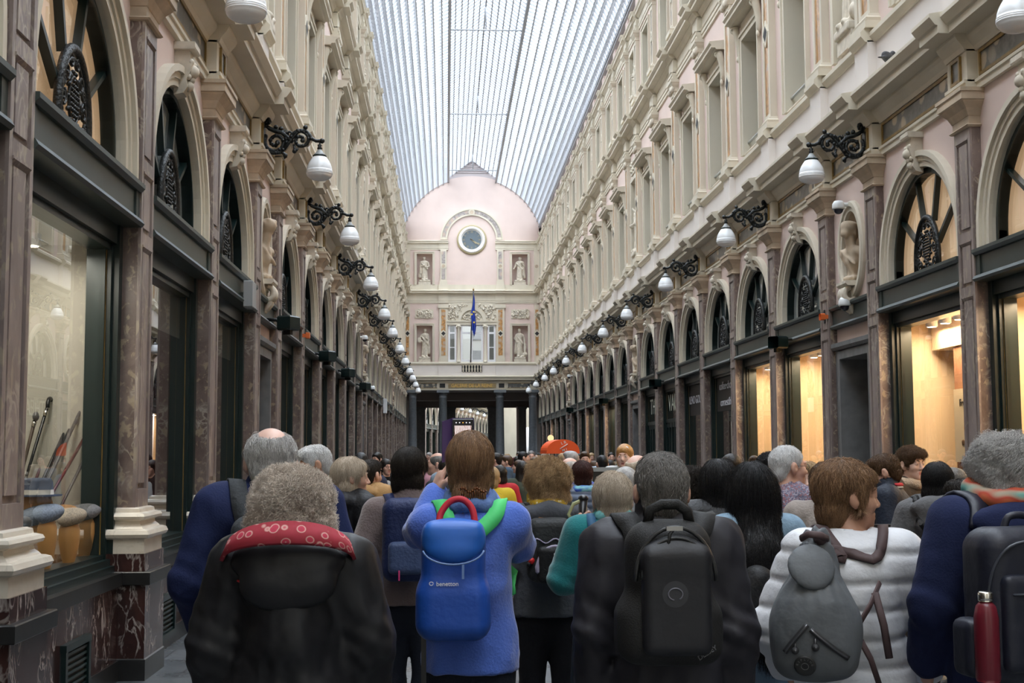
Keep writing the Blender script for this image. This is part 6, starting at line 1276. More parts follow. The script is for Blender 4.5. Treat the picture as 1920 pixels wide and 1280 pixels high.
def figure(px, ytop, Y, heading=0.0, H=None, hy=0.0, hp=0.0, hr=0.0, fem=True, skin='fair', hair='short', hcol='dark', hextra=0.022, hs=1.0, sw=None, bulk=1.0, coat=0.0, arms='down', hem=0.50, top=None, topname='jacket', legs=None, lean=0.0, detail=1, face=False, hood=None, collar=0.0, quilt=None, label='', group=None, strand=None, dx=0.0, wr=0.010, hands=False, turtle=None, proto=None, gloves=None, ears=True, sleeve=1.0, slope=0.0, zo=0.03):
    """one person: body (one continuous skin), garment, trousers, shoes, hair.  Local frame: +y is where the person faces."""
    f = Fig(); ptop = at_y(px, ytop, Y); ztop = ptop.z; H = ztop - hextra if H is None else H; sw = (0.165 if fem else 0.190) * bulk if sw is None else sw
    f.H = H; zs = 0.815 * H - 0.01 - slope * 0.4 + zo; zh = 0.52 * H; hc = np.array([0, 0.035 + lean * 0.5, H - 0.122 * hs]); R = rot(hy, hp, hr)
    if abs(hp) > 0.3 or hs != 1: hc[2] = H - 0.118 * hs
    f.hc, f.R, f.zs, f.sw = hc, R, zs, sw
    vox = (0.016, 0.011, 0.010)[min(detail, 2)] if detail else 0.022; fv = {0: 0.011, 1: 0.0062, 2: 0.0055}[detail]
    sh = [np.array([g * sw, lean, zs - slope * 0.6]) for g in (-1, 1)]
    A = ARMS[arms] if isinstance(arms, str) else arms
    J = []
    for i, g in enumerate((-1, 1)):
        (ex, ey, ez), (wx, wy, wz) = A[i]; k = sw / 0.165 - 1
        J.append((sh[i], np.array([g * (ex + k * 0.1), ey + lean, zs + ez]), np.array([g * (wx + k * 0.06), wy + lean, zs + wz])))
    f.J = J
    # body
    b = Sdf(); head_sdf(b, hc, R, hs, fem, ears); nk = hc + R @ np.array([0, -0.022, -0.055]) * hs
    b.cap(nk, (0, lean * 0.9 - 0.01, zs + 0.005), (0.050 if fem else 0.060) * hs, 0.062, 0.03)
    b.cap((0, lean * 0.6, zs - 0.06), (0, 0, zh), 0.115, 0.125, 0.05, flat=((0, 1, 0), 0.65)); b.cap(sh[0], sh[1], 0.05, k=0.05)
    for (a, e, w) in J: b.cap(a, e, 0.046, 0.037, 0.03); b.cap(e, w, 0.037, 0.024, 0.02)
    lz = [(-0.085, 0.03), (0.085, -0.05)]
    for x, yo in lz: b.cap((x, 0, zh - 0.02), (x, yo * 0.6 + 0.02, 0.285 * H), 0.075, 0.05, 0.04); b.cap((x, yo * 0.6 + 0.02, 0.285 * H), (x, yo, 0.07), 0.048, 0.033, 0.02); b.cap((x, yo - 0.03, 0.045), (x, yo + 0.12, 0.03), 0.032, 0.026, 0.02)
    fine = [(hc - 0.15 * hs, hc + 0.15 * hs)]
    for i, (a, e, w) in enumerate(J):
        g = (-1, 1)[i]; d = _n(w - e)
        if hands and hands != 'none': hh = hands[i] if isinstance(hands, (list, tuple)) else None
        else: hh = None
        if hh: d_, side, palm, curl = hh; hand_sdf(b, w, d_, side, palm, curl)
        else: hand_sdf(b, w, d, (0, 1, 0) if abs(d[1]) < 0.7 else (-g, 0, 0.3), (-g, 0, 0), 0.45)
        if hands and detail: fine.append((w - 0.12, w + 0.15)) if hh else None
    lip = lambda C: (((np.abs(((C - hc) @ R)[:, 0]) < 0.0205 * hs) & (((C - hc) @ R)[:, 1] > 0.084 * hs) & (((C - hc) @ R)[:, 2] < -0.0605 * hs) & (((C - hc) @ R)[:, 2] > -0.0835 * hs))).astype(int)
    root = empty('person', (ptop.x + dx, Y, 0), heading, label=label, cat='person', group=group); f.root = root; f.loc = Vector((ptop.x + dx, Y, 0)); f.heading = heading
    link('body', b.mesh('body', [SKIN[skin], M['lips']], vox * 1.5, fine, fv, lip), root)
    if face:
        for g in (-1, 1):
            e = MB(); c = hc + R @ (np.array([g * 0.031, 0.0842, 0.002]) * hs); e.ball(c, 0.0113 * hs, 12); c2 = c + R @ (np.array([0, 0.0072, 0]) * hs); e.ball(c2, 0.0052 * hs, 8, 1); link('eye', e.mesh('eye', [M['eyewhite'], M['iris']]), root)
            eb = MB(); eb.tube([hc + R @ (np.array([g * x, y, z]) * hs) for x, y, z in ((0.014, 0.098, 0.024), (0.030, 0.095, 0.030), (0.048, 0.080, 0.024))], [0.0025, 0.0038, 0.002], 6); link('eyebrow', eb.mesh('eyebrow', [HAIR[hcol]]), root)
    # upper garment
    t = Sdf(); ct = coat; zhem = hem * H
    t.cap((0, lean * 0.7, zs - 0.12), (0, 0, zh + 0.05), (0.132 if fem else 0.150) * bulk + ct, (0.135 if fem else 0.142) * bulk + ct, 0.06, flat=((0, 1, 0), 0.70)); t.cap((0, 0, zh + 0.06), (0, 0, zhem - 0.05), (0.138 if fem else 0.140) * bulk + ct * 1.3, (0.150 if fem else 0.145) * bulk + ct * 1.8, 0.06, flat=((0, 1, 0), 0.72))
    t.cap(sh[0] + (0.02, 0, -0.012), sh[1] - (0.02, 0, 0.012), 0.062 + ct * 0.7, k=0.06); t.cap((-0.06, lean - 0.01, zs + 0.025), (0.06, lean - 0.01, zs + 0.025), 0.050 + ct * 0.3, k=0.05); t.cap((0, lean * 0.8 - 0.03, zs - 0.08), (0, lean * 0.5 - 0.03, zs - 0.25), 0.10 + ct, k=0.06)
    for i, (a, e, w) in enumerate(J):
        wl = e + (w - e) * sleeve * 0.97
        t.cap(a, e, (0.060 if fem else 0.066) * bulk ** 0.5 + ct, 0.050 + ct, 0.045); t.cap(e, wl, 0.050 + ct, 0.039 + ct * 0.8, 0.025)
    neck = np.array([0, lean * 0.9, zs + 0.03]); f.neck = neck
    if collar > 0:
        t.cap(neck + (0, -0.005, -0.02), neck + (0, 0.015, collar), 0.074 + ct * 0.3, 0.076 + ct * 0.3, 0.02)
    if hood == 'down': t.ell((0, lean - 0.105, zs + 0.025), (0.155, 0.075, 0.075), np.array(Euler((-0.35, 0, 0)).to_matrix()), 0.035); t.ell((0, lean - 0.125, zs - 0.07), (0.125, 0.055, 0.11), None, 0.04); t.cap((-0.11, lean + 0.03, zs + 0.055), (0.11, lean + 0.03, zs + 0.055), 0.045, k=0.04)
    if hood == 'big':
        hq = Sdf(); hz = zs - slope * 0.2; hq.ell((0, lean - 0.115, hz + 0.0), (0.185, 0.075, 0.075), np.array(Euler((-0.5, 0, 0)).to_matrix()), 0.03); hq.ell((0, lean - 0.150, hz - 0.075), (0.150, 0.055, 0.085), None, 0.04); hq.cap((-0.15, lean - 0.03, hz + 0.01), (-0.10, lean + 0.08, hz + 0.03), 0.055, 0.045, 0.04); hq.cap((0.15, lean - 0.03, hz + 0.01), (0.10, lean + 0.08, hz + 0.03), 0.055, 0.045, 0.04)
        hq.disp(lambda Q: 0.008 * vnoise(Q, (12, 12, 20), 3) + 0.006 * np.abs(vnoise(Q, (9, 9, 22), 8))); link('hood', hq.mesh('hood', [top], vox), root)
    if collar > 0: t.cap(neck + (0, 0.0, 0.0), neck + (0, 0.03, collar + 0.15), 0.062 + ct * 0.2, 0.068 + ct * 0.2, 0.008, 's')
    t.half((0, 0, -1), -zhem, 0.012)
    sd = int(px) % 97
    if quilt:
        qz, qa = quilt
        def dq(Q):
            ph = (Q[..., 2] + 0.010 * vnoise(Q, 9, sd)) / qz; d_ = np.abs(ph - np.round(ph)) * qz; return qa * (1.7 * np.exp(-(d_ / 0.013) ** 2) - 0.45) + 0.4 * wr * vnoise(Q, (30, 30, 20), sd) * np.exp(-d_ / 0.03)
        t.disp(dq)
    else:
        jf = [j[1] for j in J]
        def dw(Q):
            Qr = Q @ np.array([[0.8, 0, 0.6], [0, 1, 0], [-0.6, 0, 0.8]]); o = wr * 0.55 * (np.abs(vnoise(Qr, (19, 19, 5), sd + 4)) * 2 - 0.8) * np.clip(vnoise(Q, 5, sd + 6) + 0.4, 0, 1) + wr * 0.6 * vnoise(Q, (11, 11, 7), sd) + wr * 0.9 * (np.abs(vnoise(Q, (13, 13, 6.5), sd + 1)) * -2 + 0.8) * -0.6 + wr * 0.35 * vnoise(Q, (30, 30, 18), sd + 2)
            for e in jf: dd = np.sqrt(((Q - e) ** 2).sum(-1)); o = o + 0.45 * wr * np.exp(-(dd / 0.10) ** 2) * np.sin((Q[..., 2] - e[2]) * 85 + 45 * Q[..., 0] + 25 * Q[..., 1] + 2 * vnoise(Q, 7, sd))
            return o
        t.disp(dw)
    f.top = t; link(topname, t.mesh(topname, [top], vox), root)
    # trousers, shoes
    if legs is not None:
        l = Sdf(); l.cap((0, 0, zh + 0.06), (0, 0, zh - 0.02), 0.125 * bulk, 0.135 * bulk, 0.05, flat=((0, 1, 0), 0.78))
        for x, yo in lz: l.cap((x, 0, zh - 0.02), (x * 1.02, yo * 0.6 + 0.02, 0.285 * H), 0.090 * bulk, 0.066, 0.035); l.cap((x * 1.02, yo * 0.6 + 0.02, 0.285 * H), (x * 1.02, yo, 0.09), 0.066, 0.056, 0.03)
        l.half((0, 0, -1), -0.07, 0.01); l.disp(lambda Q: 0.005 * vnoise(Q, (14, 14, 9), sd + 3)); link('trousers', l.mesh('trousers', [legs], vox * 1.25), root)
        for x, yo in lz:
            q = Sdf(); q.cap((x, yo - 0.05, 0.05), (x, yo + 0.02, 0.07), 0.042, 0.045, 0.03); q.cap((x, yo + 0.02, 0.055), (x, yo + 0.15, 0.038), 0.042, 0.034, 0.03); q.half((0, 0, -1), 0.0, 0.006); link('shoe', q.mesh('shoe', [M['shoe']], 0.014), root)
    if hair:
        hm = hair_sdf(hair, hc, R, hs).mesh('hair', [HAIR[hcol]], fv * 1.15); ho = link('hair', hm, root); f.hair = ho
        if detail and strand != 0:
            Pv, Nv = mesh_PN(hm); L, cr, wv, cu, lf, gr, ld = STR[hair]; n = int((strand or (6500 if detail == 2 else 2600)) * 2.4)
            hcv = strands('thin_hair_strands' if hair == 'balding' else 'hair_strands', None, Pv, Nv, n, L * hs, cr, R, hc, wv, cu, lf, gr, HAIR[hcol], 0.00065 if detail == 2 else 0.0010, 8 if cu else 6, sd, lead=ld)
            so = bpy.data.objects.new('hair_strands', hcv); COL.objects.link(so); so.parent = ho
    f.local = lambda v: Vector(v)
    return f
def ribbon(m, pts, nrm, w, th, mi=0):
    """flat strap: pts (n,3), outward normals, width, thickness"""
    pts = np.asarray(pts, float); n = len(pts); V = []; W = [w] * n if not hasattr(w, '__len__') else w
    for i in range(n):
        t = pts[min(i + 1, n - 1)] - pts[max(i - 1, 0)]; t = _n(t); s = _n(np.cross(t, nrm[i])); o = _n(np.cross(s, t)); o = o if o @ nrm[i] > 0 else -o
        for a, c in ((-1, 0), (1, 0), (1, 1), (-1, 1)): V.append(pts[i] + s * a * W[i] / 2 + o * c * th)
    F = []
    for i in range(n - 1):
        for k in range(4): F.append((4 * i + k, 4 * i + (k + 1) % 4, 4 * i + 4 + (k + 1) % 4, 4 * i + 4 + k))
    F += [(3, 2, 1, 0), (4 * n - 4, 4 * n - 3, 4 * n - 2, 4 * n - 1)]
    m.add(V, F, mi, True)
def strap_on(f, key, w, mi_mesh, th=0.007, n=26, d=0.004, mi=0):
    """a strap laid over the garment of figure f along the key points"""
    key = np.asarray(key, float); u = np.linspace(0, len(key) - 1, n); i = np.minimum(u.astype(int), len(key) - 2); fr = (u - i)[:, None]
    p0, p1 = key[i], key[i + 1]; pm = key[np.maximum(i - 1, 0)]; p2 = key[np.minimum(i + 2, len(key) - 1)]
    P = 0.5 * ((2 * p0) + (p1 - pm) * fr + (2 * pm - 5 * p0 + 4 * p1 - p2) * fr ** 2 + (3 * p0 - pm - 3 * p1 + p2) * fr ** 3)
    P = f.top.onto(P, d, 10); 
    for _ in range(2): P[1:-1] = (P[:-2] + 2 * P[1:-1] + P[2:]) / 4
    ribbon(mi_mesh, P, f.top.grad(P), w, th, mi)
def bag_root(f, name, label, cat='backpack', group=None): return empty(name, f.loc, f.heading, label=label, cat=cat, group=group)
C_ = cloth_mat
def rel(f, px, py, Y): 
    """a point of the photograph at depth Y, in the frame of figure f"""
    p = at_y(px, py, Y) - f.loc; c, s_ = math.cos(-f.heading), math.sin(-f.heading); return np.array([p.x * c - p.y * s_, p.x * s_ + p.y * c, p.z])
def scarf(f, mat, r=0.072, th=0.026, dz=0.03, name='scarf', tilt=0.02, sdx=0.01):
    q = Sdf(); n = 14
    P = [f.neck + ((r + 0.006 * math.sin(5 * a)) * math.cos(a), -0.005 + (r + 0.006) * math.sin(a), dz + tilt * math.sin(a) + sdx * math.sin(3 * a)) for a in [2 * PI * i / n for i in range(n)]]
    for i in range(n): q.cap(P[i], P[(i + 1) % n], th, k=0.015)
    q.disp(lambda Q: 0.005 * vnoise(Q, (30, 30, 14), 4)); link(name, q.mesh(name, [mat], 0.009), f.root)
navy = C_('navy_jeans', (0.010, 0.013, 0.022)); blk = C_('black_trousers', (0.010, 0.010, 0.013)); jean = C_('light_blue_jeans', (0.16, 0.24, 0.33)); dkg = C_('dark_grey_trousers', (0.022, 0.022, 0.025))
rs0 = plain('red_logo_ink', (0.5, 0.02, 0.03), 0.6)
# ---------------- A: fluffy grey curls, black jacket with a patterned hood lining
mA = plain('black_waxed_rainwear', (0.012, 0.012, 0.014), 0.5, spec=0.4, noise=0.15, nscale=5, bump=0.3, bscale=9)
fA = figure(547, 872, 4.3, 0.04, hair='afro', hcol='ash', hextra=0.035, hs=0.98, sw=0.175, bulk=1.12, coat=0.034, top=mA, topname='rain_jacket', hood='big', collar=0.03, legs=dkg, hem=0.42, detail=2, label='person with fluffy ash-grey curls in black rain jacket with red patterned hood lining', lean=0.02, arms=(((0.245, 0.0, -0.28), (0.25, 0.08, -0.5)),) * 2, wr=0.019, strand=15000, slope=0.06, zo=0.082)
def lining_mat():
    m, nt, out = new_mat('red_patterned_lining'); b = nd(nt, 'ShaderNodeBsdfPrincipled', Roughness=0.8); v = nd(nt, 'ShaderNodeTexVoronoi', Scale=26.0); v.feature = 'DISTANCE_TO_EDGE'; nt.links.new(world_pos(nt), v.inputs['Vector'])
    w = nd(nt, 'ShaderNodeTexVoronoi', Scale=26.0); nt.links.new(world_pos(nt), w.inputs['Vector']); r = ramp(nt, [(0.0, (0.60, 0.42, 0.38)), (0.10, (0.40, 0.022, 0.05)), (0.30, (0.46, 0.03, 0.065)), (0.36, (0.60, 0.35, 0.30)), (0.44, (0.30, 0.018, 0.03)), (1.0, (0.34, 0.02, 0.04))]); nt.links.new(w.outputs['Distance'], r.inputs['Fac'])
    nt.links.new(r.outputs['Color'], b.inputs['Base Color']); nt.links.new(b.outputs[0], out.inputs['Surface']); return m
m = MB(); ring = []
for i in range(25):
    a = PI * (1.02 + 0.96 * i / 24); ring.append((0.20 * math.cos(a), -0.075 + 0.11 * math.sin(a), fA.zs - 0.005 + 0.085 * abs(math.sin(a)) ** 0.8))
Pn = np.array(ring); nr = np.stack([Pn[:, 0] * 0.9, (Pn[:, 1] + 0.04) * 1.0, np.full(25, 0.12)], 1); ribbon(m, Pn, nr, [0.05 + 0.035 * math.sin(PI * i / 24) for i in range(25)], 0.012); link('hood_lining', m.mesh('hood_lining', [lining_mat()]), fA.root)
m = MB(); P = fA.top.onto(np.array([rel(fA, 416 + 3 * i, 1096 - 2 * (i % 2), 4.12) for i in range(5)]), 0.002, 14); m.tube(P, 0.0035, 6); link('red_logo_print', m.mesh('red_logo', [rs0]), fA.root)
# ---------------- B: man with pink bald crown, navy fleece, grey strap
mB = C_('navy_fleece', (0.012, 0.020, 0.075), bump=0.14, bscale=140)
fB = figure(507, 799, 4.85, 0.12, hair='balding', hcol='grey', hextra=0.012, fem=False, hs=1.05, hp=-0.18, sw=0.185, bulk=1.08, coat=0.026, top=mB, topname='fleece_jacket', collar=0.06, legs=navy, detail=2, label='man with grey hair and pink bald crown in navy fleece with grey rucksack', strand=9000, skin='pale', arms=(((0.262, -0.03, -0.27), (0.23, 0.12, -0.45)),) * 2, hy=0.1, zo=0.06)
bg_ = bag_root(fB, 'rucksack', 'grey rucksack on the back of the man with a pink bald crown'); gm = C_('grey_nylon', (0.06, 0.065, 0.07)); q = Sdf(); q.rbox((0.02, -0.24, fB.zs - 0.24), (0.15, 0.075, 0.22), 0.06); q.ell((0.02, -0.29, fB.zs - 0.30), (0.11, 0.06, 0.12), k=0.03); link('bag_body', q.mesh('rucksack_body', [gm], 0.012), bg_)
for g in (-1, 1): m = MB(); strap_on(fB, [(g * 0.09, -0.17, fB.zs - 0.06), (g * 0.115, -0.06, fB.zs + 0.07), (g * 0.14, 0.06, fB.zs + 0.03), (g * 0.15, 0.13, fB.zs - 0.12), (g * 0.19, 0.06, fB.zs - 0.27)], 0.062, m, 0.012); link('shoulder_strap', m.mesh('rucksack_strap', [gm]), bg_)
# ---------------- C, D, E, F: group on the left
fC = figure(598, 831, 8.8, 1.85, hair='short', hcol='white', fem=False, hp=-0.25, skin='tan', top=C_('dark_blue_shirt', (0.022, 0.030, 0.045)), topname='shirt', legs=navy, detail=1, face=True, label='white-haired tanned man in dark blue shirt looking down towards the shop window', collar=0.02)
fD = figure(652, 854, 8.2, -0.75, hair='bob', hcol='pblond', hy=-0.55, hextra=0.018, top=C_('black_hooded_jacket', (0.008, 0.008, 0.010), 0.6), topname='hooded_jacket', hood='down', legs=blk, coat=0.02, detail=1, face=True, label='woman with straight blonde bob in black hooded jacket, face turned aside in profile')
fE = figure(690, 858, 10.8, -0.6, hair='short', hcol='dark', fem=False, coat=0.02, hood='down', top=C_('camel_duffle', (0.34, 0.20, 0.085)), topname='duffle_coat', legs=dkg, detail=1, hem=0.42, label='person in camel brown coat half hidden behind the blonde bob')
fF = figure(722, 858, 20.0, PI + 0.55, hair='shoulder', hcol='dark', face=True, top=C_('black_cardigan', (0.010, 0.010, 0.012)), topname='cardigan', legs=navy, detail=1, label='woman with dark hair and glasses, black cardigan over pale grey top', strand=0)
m = MB(); m.rectloft([(0, fF.zs - 0.5), (0.012, fF.zs - 0.3), (0.0, fF.zs - 0.02)], 0.0, 0.0, 0.001); q = Sdf(); q.cap((0, 0.055, fF.zs - 0.10), (0, 0.065, fF.zs - 0.46), 0.075, 0.095, flat=((0, 1, 0), 0.8)); link('pale_top', q.mesh('pale_top', [C_('pale_grey_top', (0.42, 0.44, 0.46))], 0.016), fF.root)
def spectacles(f, mat=None):
    m = MB(); R, hc = f.R, f.hc
    for g in (-1, 1):
        m.tube([hc + R @ np.array([g * 0.033 + 0.022 * math.cos(a), 0.108, 0.0 + 0.017 * math.sin(a)]) for a in [j * PI / 8 for j in range(16)]], 0.0018, 5, 0, True)
        m.tube([hc + R @ np.array(v) for v in ((g * 0.055, 0.107, 0.006), (g * 0.074, 0.07, 0.006), (g * 0.080, -0.01, 0.008))], 0.0018, 5)
    m.tube([hc + R @ np.array(v) for v in ((-0.011, 0.110, 0.003), (0, 0.114, 0.006), (0.011, 0.110, 0.003))], 0.0018, 5); link('spectacles', m.mesh('spectacles', [mat or M['rimblack']]), f.root)
spectacles(fF)
# ---------------- G: dark hair, mauve fleece, navy rucksack
mG = C_('mauve_brown_fleece', (0.165, 0.125, 0.12), 0.95, bump=0.3, bscale=90, sheen=0.3)
fG = figure(768, 836, 7.0, 0.0, hair='bob', hcol='dark', hextra=0.02, hy=-0.35, hs=0.92, sw=0.170, bulk=1.05, coat=0.022, top=mG, topname='fleece_jacket', collar=0.075, legs=navy, detail=2, hem=0.53, label='person with dark chin-length hair in mauve-brown fleece with navy rucksack', zo=0.0, arms=(((0.26, -0.06, -0.27), (0.22, 0.08, -0.46)),) * 2, strand=8000)
def pack(f, c, h, rad, name, mats, label, strapw=0.055, strap_x=0.10, extra=None, vox=0.011, mesh_fn=None, th=0.012, group=None):
    """rucksack: body + straps + top loop; c centre and h half sizes in the wearer's frame"""
    r = bag_root(f, name, label, group=group); q = Sdf(); q.rbox(c, h, rad); 
    if extra: extra(q)
    q.disp(lambda P: 0.004 * vnoise(P, 16, 3)); link('bag_body', q.mesh(name + '_body', [mats[0]], vox), r)
    zt = c[2] + h[2]
    for g in (-1, 1): m = MB(); strap_on(f, [(c[0] * 0.6 + g * strap_x * 0.75, -0.17, min(zt - 0.02, f.zs)), (g * strap_x * 1.02, -0.07, f.zs + 0.07), (g * strap_x * 1.3, 0.06, f.zs + 0.03), (g * strap_x * 1.5, 0.13, f.zs - 0.12), (g * strap_x * 1.85, 0.05, f.zs - 0.28)], strapw, m, th); link('shoulder_strap', m.mesh(name + '_strap', [mats[1]]), r)
    return r
cn = C_('navy_nylon', (0.014, 0.024, 0.085), 0.6); cn2 = C_('slate_blue_nylon', (0.05, 0.075, 0.16), 0.6)
c = rel(fG, 762, 1010, 6.8); c[1] = -0.235
bG = pack(fG, c, (0.125, 0.085, 0.215), 0.06, 'rucksack', (cn, cn), 'navy rucksack with slate front pocket on the mauve-brown fleece', 0.05)
q = Sdf(); q.rbox((c[0], c[1] - 0.085, c[2] - 0.09), (0.09, 0.035, 0.085), 0.03); link('front_pocket', q.mesh('front_pocket', [cn2], 0.01), bG); m = MB(); m.box(c[0] - 0.035, c[0] - 0.028, c[1] - 0.13, c[1] - 0.122, c[2] - 0.20, c[2] - 0.15); link('zip_pull', m.mesh('zip_pull', [plain('pink_cord', (0.7, 0.05, 0.2), 0.5)]), bG)
m = MB(); strap_on(fG, [(-0.01, -0.05, fG.zs + 0.11), (-0.005, -0.10, fG.zs + 0.02), (-0.005, -0.14, fG.zs - 0.06)], 0.03, m, 0.003, 10); link('seam_tape', m.mesh('seam_tape', [C_('grey_tape', (0.12, 0.11, 0.13))]), fG.root)
# ---------------- H: blue fleece, phone held up, blue rucksack
mH = C_('cornflower_fleece', (0.085, 0.17, 0.60), 0.95, bump=0.25, bscale=110, sheen=0.4)
H_ARMS = (((0.195, 0.15, -0.04), (0.135, 0.27, 0.10)), ((0.195, 0.14, -0.10), (0.05, 0.31, 0.10)))
fH = figure(881, 803, 5.0, 0.0, hair='clip', hcol='hbrown', hextra=0.022, hs=0.98, hp=0.1, sw=0.160, bulk=1.04, coat=0.016, top=mH, topname='fleece_jacket', collar=0.085, legs=navy, hem=0.50, detail=2, skin='fair', label='woman in cornflower blue fleece lifting a phone to take a picture', zo=0.0, arms=H_ARMS, hands=(((0.18, 0.15, 1.0), (0.6, -0.6, 0.2), (0.9, 0.35, 0.0), 0.6), ((-0.1, 0.15, 1.0), (-0.6, -0.6, 0.2), (-0.9, 0.35, 0.0), 0.6)), strand=12000, wr=0.010)
scarf(fH, C_('faded_blue_lining', (0.10, 0.17, 0.36)), 0.078, 0.026, 0.055, 'fleece_collar')
cb = plain('cobalt_nylon', (0.012, 0.075, 0.40), 0.5, noise=0.08, bump=0.15, bscale=30); cb2 = plain('azure_nylon', (0.022, 0.14, 0.56), 0.45); gs = plain('bright_green_webbing', (0.07, 0.60, 0.17), 0.7); rs = plain('red_webbing', (0.52, 0.012, 0.03), 0.6)
c = rel(fH, 850, 1088, 4.8); c[1] = -0.235; hH = (0.118, 0.080, 0.200)
bH = bag_root(fH, 'rucksack', 'cobalt blue rucksack with red loop handle and green shoulder straps'); q = Sdf(); q.rbox(c, hH, 0.055); q.rbox(c + (0, 0.0, -0.10), (0.130, 0.085, 0.10), 0.05, k=0.05); q.disp(lambda P: 0.0035 * vnoise(P, (14, 14, 9), 2)); link('bag_body', q.mesh('rucksack_body', [cb], 0.008), bH)
q = Sdf(); q.ell(c + (0, -0.045, 0.150), (0.117, 0.052, 0.085), np.array(Euler((-0.45, 0, 0)).to_matrix()), 0.02); q.rbox(c + (0, -0.03, 0.185), (0.108, 0.058, 0.035), 0.03, k=0.03); link('top_flap', q.mesh('top_flap', [cb2], 0.007), bH)
m = MB(); zp = [c + (0.112 * math.sin(a), -0.085 - 0.022 * math.cos(a), 0.128 - 0.058 * math.cos(a)) for a in [-1.4 + 0.2 * j for j in range(15)]]; m.tube(zp, 0.004, 6); m.box(c[0] + 0.03, c[0] + 0.038, c[1] - 0.118, c[1] - 0.112, c[2] + 0.02, c[2] + 0.07); link('zip', m.mesh('rucksack_zip', [plain('blue_grey_zip', (0.15, 0.25, 0.50), 0.4)]), bH)
m = MB(); hp_ = [c + (-0.055, -0.02, 0.20), c + (-0.045, 0.0, 0.25), c + (-0.01, 0.01, 0.292), c + (0.035, 0.01, 0.298), c + (0.07, 0.0, 0.262), c + (0.08, -0.02, 0.20)]; m.tube(spl(hp_, 30), 0.0125, 10); link('loop_handle', m.mesh('loop_handle', [rs]), bH)
for g in (-1, 1): m = MB(); strap_on(fH, [(c[0] * 0.4 + g * 0.055, -0.15, c[2] + 0.175), (g * 0.092, -0.10, fH.zs + 0.03), (g * 0.112, -0.02, fH.zs + 0.075), (g * 0.135, 0.07, fH.zs + 0.02), (g * 0.16, 0.13, fH.zs - 0.13), (g * 0.2, 0.05, fH.zs - 0.28)], 0.060, m, 0.010); link('shoulder_strap', m.mesh('green_strap', [gs]), bH)
m = MB(); m.box(c[0] - 0.118, c[0] - 0.100, c[1] + 0.02, c[1] + 0.03, c[2] - 0.46, c[2] - 0.17); link('webbing_tail', m.mesh('webbing_tail', [M['rimblack']]), bH)
wt = plain('white_print_ink', (0.75, 0.76, 0.78), 0.6)
me = text_mesh('benetton', 0.022, 0.0008); me.materials.append(wt); o = link('lettering', me, bH, (c[0] - 0.022, c[1] - 0.0935, c[2] + 0.0)); o.rotation_euler = (PI / 2, 0, 0); m = MB(); m.tube([(c[0] - 0.08 + 0.007 * math.cos(a), c[1] - 0.094, c[2] + 0.002 + 0.006 * math.sin(a)) for a in [j * 0.5 for j in range(13)]], 0.0016, 5); link('logo_print', m.mesh('logo_print', [wt]), bH)
m = MB()
for i in range(13): x = -0.05 + 0.1 * i / 12; p = fH.hc + fH.R @ np.array([x + 0.008, -0.142 + 0.9 * x * x * 5, -0.085 + 0.008 * math.sin(i)]); m.ball(p, 0.0055, 6); m.tube([p, p + np.array([0, -0.006, -0.028])], 0.002, 5)
link('hair_clip', m.mesh('hair_clip', [plain('amber_tortoiseshell', (0.16, 0.05, 0.012), 0.2)]), fH.root)
# phone in a purple folding case, held by her hands
p0 = at_y(868, 785, 5.34); ph = empty('phone', (p0.x, p0.y, p0.z), 0.0, label='smartphone in purple folding case held above the blue fleece', cat='phone')
m = MB(); m.rectloft([(0, -0.168), (0.003, -0.165), (0.003, -0.003), (0, 0)], -0.005, 0.006, 0.04); me = m.mesh('phone_body', [plain('black_phone', (0.012, 0.012, 0.014), 0.2)]); o = link('phone_body', me, ph); o.rotation_euler = (0, 0, -PI / 2)
def screen_mat():
    m, nt, out = new_mat('phone_screen'); e = nd(nt, 'ShaderNodeEmission', Strength=0.32); n = nd(nt, 'ShaderNodeTexWave', Scale=9.0, Distortion=6.0); nt.links.new(world_pos(nt, (6, 1, 3)), n.inputs['Vector']); r = ramp(nt, [(0.2, (0.35, 0.18, 0.15)), (0.5, (0.8, 0.65, 0.6)), (0.8, (1.0, 0.95, 0.93))]); nt.links.new(n.outputs['Fac'], r.inputs['Fac']); nt.links.new(r.outputs['Color'], e.inputs['Color']); nt.links.new(e.outputs[0], out.inputs['Surface']); return m
m = MB(); m.quad((-0.035, -0.0105, -0.150), (0.035, -0.0105, -0.150), (0.035, -0.0105, -0.028), (-0.035, -0.0105, -0.028)); link('screen', m.mesh('phone_screen', [screen_mat()]), ph)
m = MB()
for i in range(5): m.ball((-0.028 + 0.014 * i, -0.0105, -0.016), 0.002, 6, 1 if i == 2 else 0)
link('screen_icon_print', m.mesh('screen_icons', [emis('icon_white', (1, 1, 1), 0.8), emis('icon_amber', (1, 0.4, 0.05), 0.7)]), ph)
m = MB(); m.add([(-0.043, 0.008, 0.004), (-0.043, 0.008, -0.172), (-0.088, -0.045, -0.180), (-0.088, -0.045, -0.012), (-0.041, 0.014, 0.004), (-0.041, 0.014, -0.172), (-0.086, -0.05, -0.180), (-0.086, -0.05, -0.012)], [(0, 1, 2, 3), (4, 7, 6, 5), (0, 3, 7, 4), (1, 5, 6, 2), (3, 2, 6, 7), (0, 4, 5, 1)]); m.box(-0.045, 0.045, 0.006, 0.012, -0.172, 0.004); link('folding_case', m.mesh('phone_case', [plain('purple_leather', (0.075, 0.04, 0.13), 0.6)]), ph)
